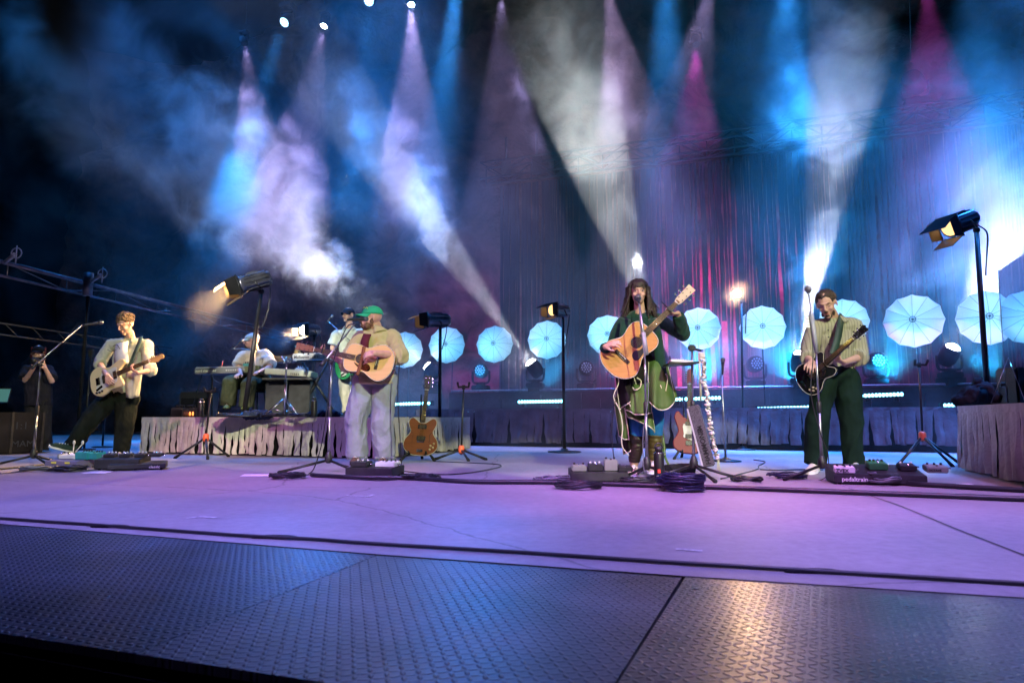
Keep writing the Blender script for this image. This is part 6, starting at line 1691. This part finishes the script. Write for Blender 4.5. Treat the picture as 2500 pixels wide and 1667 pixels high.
# cloth heaps and cable tangle on the platform
def tangle(label, cfun, n, r, seed, m, name="cable_tangle", cat="cable", wob=.03, loops=3, zs=.02, cr=.006):
    rnd = random.Random(seed); t = thing(name, label, cat, cfun)
    c = Vector(cfun)
    for k in range(n):
        a0 = rnd.uniform(0, 6.28); rr = r * rnd.uniform(.6, 1); pts = []
        ox, oy = rnd.uniform(-.2, .2) * r, rnd.uniform(-.2, .2) * r
        for i in range(int(14 * loops)):
            a = a0 + i / 14 * 2 * PI; q = rr * (1 + wob * 3 * mnoise.noise(Vector((i * .3, k * 3.3, seed))))
            pts.append((c.x + ox + q * math.cos(a), c.y + oy + q * .8 * math.sin(a), c.z + cr + zs * (i / (14 * loops)) + .006 * (1 + math.sin(i * 1.7 + k)) + k * zs * .15))
        MB().tube(pts, cr, 6).build("loop", m, t, True)
    return t
tangle("tangle of cables at the foot of the chrome cymbal post", onrise(668, G(668, 1117).y + .2), 6, .16, 5, M['cable'], loops=2)
tangle("cables heaped on the platform under the long grey keyboard", onrise(560, G(560, 1116).y + .25), 6, .17, 6, M['cable'], loops=2)
tangle("cables heaped on the platform left of the steel bottle", onrise(735, G(735, 1118).y + .2), 5, .15, 7, M['cableblue'], loops=2)
for (px, w, lab) in ((640, .26, "dark blue jacket crumpled on the platform below the lamp pole"), (790, .22, "black cloth bag slumped on the platform behind the boom stand")):
    c = onrise(px, G(px, 1117).y + .28); mb = MB()
    for k in range(7): mb.ball(c + Vector((random.uniform(-w, w) * .7, random.uniform(-.08, .08), .025)), (.09, .06, .05), seg=8)
    o = remeshed(mb, "folded_cloth", .012, mat("navy_cloth", (.02, .03, .06), .9, var=.3), None, 2, wrinkle=.02, wscale=16, seed=px); tag(o, lab, "cloth")
# pineapple
c = P(726, 860, KY2 + .36); t = thing("pineapple", "small pineapple ornament on the white keyboard behind the guitar's head", "pineapple", c)
MB().ball(c, (.048, .048, .06), seg=14).build("fruit", mat("pineapple_skin", (.55, .33, .10), .7, var=.4, vscale=60, bump=1, bscale=70), t, True)
for k in range(9):
    a = k * 2.4; MB().rod(c + Vector((0, 0, .05)), c + Vector((.05 * math.cos(a), .04 * math.sin(a), .13 - .004 * k)), .012, .001, 6).build("leaf", M['teal'], t, True)
# ================================================================== PEDALBOARDS
def slab(name, label, cat, corners_px, h, m, tilt=0, bev=.01):
    (x0, y0), (x1, y1) = corners_px; a, b = G(x0, y0), G(x1, y1)
    return a, b
def pedalboard(label, p0, p1, dep, hf, hb, m, txt=None, tsz=.03, tx=.1, tz=.4):
    """front edge on the floor p0-p1, height hf in front and hb behind"""
    a, b = G(*p0), G(*p1); f = frame(a, b - a, (0, 0, 1)); L_ = (b - a).length; t = thing("pedalboard", label, "pedalboard", (a + b) / 2)
    mb = MB(); 
    vs = [(0, 0, .012), (L_, 0, .012), (L_, 0, hf), (0, 0, hf), (0, dep, .012), (L_, dep, .012), (L_, dep, hb), (0, dep, hb)]
    v = [mb.bm.verts.new(f @ Vector(q)) for q in vs]
    for q in ((0, 1, 2, 3), (5, 4, 7, 6), (3, 2, 6, 7), (1, 5, 6, 2), (4, 0, 3, 7), (4, 5, 1, 0)): mb._f([v[i] for i in q])
    bmesh.ops.bevel(mb.bm, geom=mb.bm.edges[:], offset=.005, segments=2, affect='EDGES')
    o = mb.build("frame", m, t, True)
    for p in o.data.polygons: p.use_smooth = False
    for x in (.04, L_ - .04):
        for y in (.03, dep - .03): MB().lathe([(.014, 0), (.012, .014)], 8, f @ Matrix.Translation((x, y, 0))).build("rubber_foot", M['rubber'], t, True)
    if txt: text(txt, tsz, frame(f @ Vector((tx, -.0035, hf * tz)), b - a, -f.col[1].to_3d()), M['inkw'], parent=t, bold=.0006)
    return t, f, L_, hf, hb, dep
def pedal(label, board, u, v, w, d, h, m, knobs=3, txt=None, tsz=.02, jack=True, name="effects_pedal"):
    t0, f, L_, hf, hb, dep = board; sl = math.atan2(hb - hf, dep)
    q = f @ Matrix.Translation((u, v, hf + (hb - hf) * v / dep + .003)) @ Matrix.Rotation(sl, 4, 'X')
    t = thing(name, label, "pedal", q.translation)
    MB().box((0, 0, h / 2), (w, d, h), q, bev=.005).build("case", m, t, True)
    for k in range(knobs): MB().lathe([(.009, h), (.008, h + .014)], 10, q @ Matrix.Translation((-w * .32 + k * w * .64 / max(1, knobs - 1), d * .22, 0))).build("knob", M['ink'] if m != M['blackp'] else M['lgrey'], t, True)
    MB().lathe([(.010, h), (.009, h + .010)], 10, q @ Matrix.Translation((0, -d * .28, 0))).build("footswitch", M['chrome'], t, True)
    if jack: MB().rod((w / 2, 0, h * .5), (w / 2 + .03, 0, h * .5), .007, M=q).build("plug", M['chrome'], t, True)
    if txt: text(txt, tsz, frame(q @ Vector((-w * .46, -d / 2 - .002, h * .5 - tsz * .35)), q.col[0].to_3d(), -q.col[1].to_3d()), M['ink'] if m in (M['white'], M['lgrey'], M['silver']) else M['inkw'], parent=t, bold=.0007)
    return t, q
M['silver'] = mat("silver_enamel", (.32, .34, .30), .35, .4, var=.1)
# right
bd = pedalboard("black pedalboard lettered pedaltrain at the feet of the striped shirt guitarist", (2038, 1182), (2266, 1187), .32, .075, .135, M['blackp'], "pedaltrain", .045, .05, .35)
pedal("white pedal lettered ZVEX on the left end of the right pedalboard", bd, .08, .05, .14, .07, .045, M['white'], 3, "ZVEX", .036)
pedal("green twin pedal in the middle of the right pedalboard", bd, .34, .18, .13, .12, .05, M['green'], 4)
pedal("slim black pedal with red knob on the right pedalboard", bd, .54, .16, .11, .11, .04, M['blackp'], 2)
pedal("silver pedal lettered OCTAVE on the right end of the right pedalboard", bd, .72, .12, .14, .11, .045, M['silver'], 3, "OCTAVE", .022)
# woman's
bd = pedalboard("black pedalboard with silver pedals before the woman singer", (1394, 1178), (1535, 1178), .26, .075, .10, M['blackp'])
pedal("low silver pedal on the left end of the woman's pedalboard", bd, .07, .08, .11, .09, .045, M['silver'], 2)
pedal("black pedal with three chrome knobs on the woman's pedalboard", bd, .20, .10, .11, .10, .05, M['blackp'], 3)
pedal("tall silver switch box on the woman's pedalboard", bd, .32, .10, .10, .08, .085, M['silver'], 2)
pedal("black tuner pedal on the right end of the woman's pedalboard", bd, .43, .08, .11, .10, .035, M['blackp'], 0)
# singer
bd = pedalboard("black pedal case under the green capped singer's feet", (842, 1163), (955, 1166), .26, .075, .09, M['blackp'])
pedal("black effects unit at the left of the singer's pedal case", bd, .10, .10, .15, .12, .04, M['blackp'], 3)
pedal("grey effects unit with white top at the right of the singer's pedal case", bd, .34, .12, .18, .13, .04, M['lgrey'], 4)
bd2 = pedalboard("flat black power unit right beside the singer's pedal case", (948, 1162), (986, 1161), .2, .035, .05, M['black'])
# left
bd = pedalboard("long flat black pedalboard lettered classic behind the left guitarist's pedals", (262, 1150), (404, 1146), .30, .055, .075, M['blackp'], "classic", .038, .34, .3)
bd3 = pedalboard("tall black pedal case between the left guitarist's feet", (228, 1148), (338, 1147), .28, .10, .13, M['blackp'])
for k in range(4): pedal(["first chrome topped pedal from the left on the tall black case", "second chrome topped pedal from the left on the tall black case", "third chrome topped pedal from the left on the tall black case", "fourth chrome topped pedal from the left on the tall black case"][k], bd3, .08 + k * .14, .16, .10, .11, .03, M['blackp'], 3)
bd4 = pedalboard("violet grey pedalboard with yellow labels under the raised sneaker", (108, 1142), (186, 1144), .26, .07, .10, mat("violet_grey", (.16, .14, .24), .5))
for k in range(2): MB().box((.12 + k * .17, -.006, .055), (.06, .004, .016), bd4[1]).build("yellow_label", M['yellow'], bd4[0], True)
pedal("white pedal on the board under the raised sneaker", bd4, .16, .16, .20, .13, .04, M['white'], 3)
pedal("small silver pedal at the left end of the board under the raised sneaker", bd4, .04, .18, .08, .10, .04, M['silver'], 2)
pedal("teal pedal beside the tall black pedal case", bd4, .36, .14, .15, .12, .07, M['teal'], 4)
pedal("second teal pedal leaning beside the tall black pedal case", bd4, .48, .16, .10, .12, .06, M['teal'], 3)
for k, (px, dx) in enumerate(((178, 3), (180, 22))):
    t = thing("gooseneck_light", ("upright white gooseneck light on the left pedals", "leaning white gooseneck light on the left pedals")[k], "lamp", P(px, 1120, 7.2))
    MB().tube([P(px, 1122, 7.2), P(px + dx * .3, 1100, 7.2), P(px + dx, 1083, 7.2)], .005, 6).ball(P(px + dx, 1080, 7.2), (.014, .014, .024), seg=8).build("neck", M['lgrey'], t, True)
# ================================================================== CABLES AND FLOOR ITEMS
def cable(label, pts, r, m=None, name="cable", seg=8, z=None):
    g_ = [G(*q) for q in pts]; g_ = [Vector((q.x, q.y, r + .001)) for q in g_]
    c = catmull([tuple(q) for q in g_], 8, False)
    o = MB().tube(c, r, seg).build(name, m or M['cable']); return tag(o, label, "cable")
cable("long taped black cable lying along the front edge of the stage floor", [(-420, 1236), (0, 1269), (239, 1286), (468, 1303), (611, 1313), (755, 1320), (903, 1331), (1250, 1352), (1622, 1377), (1967, 1398), (2500, 1431), (3000, 1462)], .0075, M['cable'])
for i, (px, py, dpx) in enumerate(((270, 1287, 50), (670, 1313, 60), (1985, 1397, 70))):
    c = G(px, py); o = MB().ball((c.x, c.y, .004), (dpx / FPX * c.y, .018, .010), seg=16).build("tape_patch", M['matteblack'])
    o.rotation_euler = (0, 0, 0); tag(o, ["black tape patch over the front cable, leftmost", "black tape patch over the front cable, middle one", "black tape patch over the front cable, rightmost"][i], "tape")
cable("thick black cable running behind the coils from the singer to the right edge", [(760, 1164), (870, 1170), (1000, 1172), (1150, 1181), (1350, 1183), (1600, 1191), (1850, 1199), (2100, 1209), (2350, 1219), (2640, 1231)], .017)
cable("black snake cable leaving the right pedalboard toward the right edge", [(2115, 1164), (2150, 1176), (2220, 1186), (2330, 1193), (2480, 1202), (2640, 1212)], .018)
cable("thin black cable looping out on the floor right of the brown guitar", [(975, 1150), (1060, 1159), (1130, 1157), (1190, 1148), (1221, 1140), (1218, 1135), (1180, 1132), (1060, 1127)], .005)
cable("thin black cable from the round based stand curling toward the front", [(1840, 1123), (1868, 1128), (1852, 1138), (1850, 1146), (1800, 1160), (1760, 1170)], .005)
cable("thin black cable left of the striped shirt guitarist", [(1856, 1147), (1900, 1149), (1960, 1147), (2010, 1148)], .005)
cable("black cable trailing left from the far left stand", [(-60, 1150), (0, 1147), (60, 1141), (140, 1133)], .009)
cable("loose grey cable in front of the left pedals", [(0, 1157), (50, 1152), (90, 1148), (140, 1152), (200, 1151), (240, 1146)], .006, M['cablegrey'])
cable("thin black cable running left from the back of the singer's case", [(690, 1166), (760, 1160), (840, 1168), (930, 1174), (1000, 1168)], .005)
tangle("flat black cable coil left of the woman's pedalboard, nearest the front", G(1412, 1192), 5, .16, 11, M['cable'], loops=3, name="cable_coil", zs=.02)
tangle("thick blue black cable coil in front of the woman's stand", G(1665, 1198), 7, .155, 12, M['cableblue'], loops=4, name="cable_coil", zs=.055, cr=.008)
tangle("loose cable loops left of the woman's pedalboard", G(1345, 1176), 4, .17, 13, M['cablegrey'], loops=2, name="cable_coil", wob=.06)
tangle("cable coil at the left foot of the green capped singer's stand", G(700, 1168), 5, .15, 14, M['cable'], loops=3, name="cable_coil")
tangle("loose black loops on the floor right of the singer's case", G(1030, 1170), 4, .15, 15, M['cable'], loops=2, name="cable_coil", wob=.08)
tangle("loose cable loops right of the tray stand", G(1828, 1176), 3, .14, 16, M['cable'], loops=2, name="cable_coil", wob=.05)
tangle("loose cable loops left of the right microphone stand", G(1925, 1168), 5, .13, 17, M['cableblue'], loops=2, name="cable_coil", wob=.08)
tangle("grey cable loops hanging over the front of the right pedalboard", G(2160, 1184), 4, .13, 18, M['cablegrey'], loops=1, name="cable_coil", zs=.06)
tangle("cable tangle among the left guitarist's pedals", G(170, 1150), 7, .15, 19, M['cable'], loops=2, wob=.1)
tangle("cable tangle at the foot of the far left stand", G(80, 1150), 5, .16, 20, M['cablegrey'], loops=2, wob=.1)
tangle("cable tangle around the foot of the woman's stand", G(1560, 1180), 6, .14, 21, M['cable'], loops=2, wob=.1)
for i, (m1, m2) in enumerate((((893, 1135), .0), )):
    t = thing("hanging_cable", "black cable hanging from the singer's guitar to the floor", "cable", G(982, 1155))
    MB().tube(catmull([tuple(P(q[0], q[1], 6.7)) for q in ((975, 890), (971, 960), (976, 1060), (981, 1140))], 6, False), .0055, 6).build("cord", M['cable'], t, True)
def drop(label, pts, Y, r=.005, m=None):
    t = thing("hanging_cable", label, "cable", P(*pts[-1], Y)); MB().tube(catmull([tuple(P(q[0], q[1], Y)) for q in pts], 6, False), r, 6).build("cord", m or M['cable'], t, True)
drop("microphone cable looping down the green capped singer's boom stand", [(868, 790), (846, 800), (818, 868), (806, 920), (800, 985), (786, 1080), (768, 1140), (752, 1158)], 6.0)
drop("grey microphone cable running down the woman's stand", [(1560, 740), (1563, 790), (1572, 860), (1583, 960), (1570, 1060), (1572, 1155)], 5.25, .004, M['cablegrey'])
drop("thin guitar cable hanging left of the woman", [(1506, 960), (1497, 1010), (1494, 1070), (1502, 1140)], 5.5, .004)
drop("microphone cable drooping by the right stand", [(1974, 760), (1985, 860), (1980, 960), (2004, 1060), (2022, 1110), (2018, 1160), (1995, 1174)], 5.4, .004)
drop("microphone cable along the far left stand", [(200, 800), (190, 790), (150, 838), (104, 884), (96, 960), (86, 1040), (92, 1120)], G(80, 1138).y - .06, .004)
drop("grey cable looping under the long grey keyboard", [(518, 905), (521, 925), (545, 936), (580, 925), (590, 915)], KY2 - .03, .004, M['cablegrey'])
for (pts, lab) in ((((585, 1162), (597, 1157), (676, 1157), (660, 1162)), "sheet of white paper on the floor below the left folding stand"), (((1185, 1178), (1205, 1171), (1276, 1171), (1262, 1177)), "sheet of white paper on the floor behind the thick cable"),
        (((2310, 1187), (2289, 1180), (2365, 1180), (2404, 1187)), "sheet of white paper on the floor at the right edge"), (((196, 1155), (232, 1150), (282, 1150), (258, 1155)), "sheet of white paper by the black case of the left guitarist")):
    o = poly("paper_sheet", [G(*q, .004) for q in pts], M['paper']); tag(o, lab, "paper")
for (segs, lab) in ((([(845, 1210), (905, 1213)], [(893, 1214), (912, 1208)]), "worn white tape mark on the floor before the green capped singer"), (([(455, 1266), (490, 1262)], [(484, 1262), (528, 1265)]), "faint white tape mark near the front cable at left"), (([(1650, 1342), (1715, 1346)],), "faint white scratch of tape near the front cable in the middle")):
    t = thing("tape_mark", lab, "tape", G(*segs[0][0]))
    for s0, s1 in segs:
        a, b = G(*s0), G(*s1); n_ = (b - a).cross(Vector((0, 0, 1))).normalized() * .011
        o = MB(); o._f([o.bm.verts.new(q + Vector((0, 0, .004))) for q in (a - n_, b - n_, b + n_, a + n_)]); o.build("strip", mat("worn_white_tape", (.55, .55, .58), .8, var=.3, vscale=60), t, True)
a, b = G(1632, 1166), G(1690, 1160); mb = MB(); f = frame(a + Vector((0, .05, .05)), b - a, (0, 0, 1)); L_ = .36
mb.tube([(L_ * q, .0, .0) for q in (0, .33, .66, 1)], [.055, .058, .056, .05], 20, f)
sp = [(0.0 - .002, .048 * (1 - k / 30) * math.cos(k * .5), .048 * (1 - k / 30) * math.sin(k * .5)) for k in range(28)]
o = mb.build("rolled_mat", mat("black_mat", (.015, .018, .018), .95, var=.3, bump=.4), None); tag(o, "black mat rolled up on the floor right of the woman", "mat")
# ================================================================== RIGHT PLATFORM: SCREEN, BAG
GL = bpy.data.materials.new("clear_acrylic"); GL.use_nodes = True; b_ = GL.node_tree.nodes["Principled BSDF"]
b_.inputs["Base Color"].default_value = (.9, .95, 1, 1); b_.inputs["Transmission Weight"].default_value = 1; b_.inputs["Roughness"].default_value = .03; b_.inputs["IOR"].default_value = 1.15
def pane(name, label, pts, Y0_, th=.012):
    q = [P(a, b, Y0_ + c) for a, b, c in pts]; n = (q[1] - q[0]).cross(q[2] - q[0]).normalized() * th
    mb = MB(); A_ = [mb.bm.verts.new(v) for v in q]; B_ = [mb.bm.verts.new(v + n) for v in q]
    mb._f(A_); mb._f(B_[::-1])
    for i in range(len(q)): mb._f([A_[i], A_[(i + 1) % len(q)], B_[(i + 1) % len(q)], B_[i]])
    t = thing(name, label, "screen", q[0]); o = mb.build("clear_panel", GL, t, True)
    for p in o.data.polygons: p.use_smooth = False
    MB().tube([v + n * .5 for v in q], .004, 5, closed=True).build("edge_strip", M['steel'], t, True)
pane("acrylic_screen", "tall clear acrylic panel standing on the right platform", [(2458, 988, 0), (2437, 662, 0), (2560, 580, -.25), (2600, 992, -.25)], 6.6)
pane("acrylic_screen", "low triangular clear acrylic wing in front of the tall panel", [(2421, 984, 0), (2463, 873, .05), (2505, 984, .12)], 6.3)
mb = MB(); c = P(2385, 985, 6.75); c.z = .61
for q in ((0, 0, .10, .17, .12, .10), (.06, 0, .16, .10, .10, .08), (-.10, .02, .06, .12, .1, .06), (.02, 0, .24, .035, .03, .05), (.12, .02, .08, .12, .1, .08)): mb.ball(c + Vector(q[:3]), q[3:], seg=12)
o = remeshed(mb, "cloth_bag", .012, M['matteblack'], None, 2, wrinkle=.02, wscale=12, seed=3); tag(o, "black knotted cloth bag at the foot of the tall near lamp", "bag")
c = P(2500, 985, 6.9); c.z = .61; t = thing("monitor_speaker", "dark speaker behind the clear acrylic panels at the right edge", "speaker", c)
MB().box((0, 0, .2), (.34, .3, .4), Matrix.Translation(c), bev=.02).build("cabinet", M['blackp'], t, True)
MB().lathe([(.13, 0), (.12, .01), (.03, -.04)], 20, zframe(c + Vector((-.02, -.15, .18)), (0, -1, 0))).build("cone", M['rubber'], t, True)
c = P(2452, 985, 6.7); c.z = .61; bottle("clear plastic water bottle behind the triangular acrylic wing", c, .035, .24, GL)
# ================================================================== LEFT WING
a, b = G(-60, 1112), G(104, 1106); t = thing("equipment_case", "dark flight case with faded stencilled letters at far left", "case", (a + b) / 2); f = frame(a, b - a, (0, 0, 1)); L_ = (b - a).length
MB().box((L_ / 2, .4, .29), (L_, .8, .56), f, bev=.012).build("case_body", M['matteblack'], t, True)
for x in (0.02, L_ / 2, L_ - .02): MB().box((x, -.002, .29), (.03, .012, .56), f, bev=.003).build("edge_rail", M['black'], t, True)
text("MAM", .12, frame(f @ Vector((L_ * .50, -.004, .10)), b - a, -f.col[1].to_3d()), mat("faded_stencil", (.03, .035, .05), .9), parent=t)
text("1:1", .14, frame(f @ Vector((L_ * .52, -.004, .34)), b - a, -f.col[1].to_3d()), mat("faded_stencil", (.03, .035, .05), .9), parent=t)
a = P(-30, 980, 10.6); t = thing("monitor_screen", "small teal lit screen at the left edge beside the camera operator", "screen", a)
MB().box(P(-4, 965, 10.6), (.36, .04, .24), rot=(-.25, 0, 0), bev=.006).build("frame", M['blackp'], t, True)
MB().box(P(-4, 965, 10.56), (.33, .01, .21), rot=(-.25, 0, 0)).build("display", emat("teal_display", (.12, .35, .35), .35), t, True)
MB().rod(P(-4, 978, 10.62), Vector((P(-4, 978, 10.62).x, 10.62, 0)), .02).build("pole", M['black'], t, True)
for i, (px, h_, py) in ((1, (205, 1.5, 1098)), (3, (250, 1.2, 1092))):
    c = G(px, py); t = thing("crew_stand", ["thin dark stand behind the left guitarist's raised foot", "tall dark stand just left of the left guitarist", "dark stand with a red tag behind the far left stand", "dark stand behind the left guitarist's legs"][i], "stand", c)
    MB().rod(c, c + Vector((0, 0, h_)), .016).lathe([(.16, 0), (.16, .015), (.02, .03)], 16, Matrix.Translation(c)).build("pole", M['black'], t, True)
    MB().box(c + Vector((0, 0, h_)), (.07, .06, .12), bev=.01).build("top", M['blackp'] if i != 2 else mat('dull_red', (.20, .02, .01), .8), t, True)
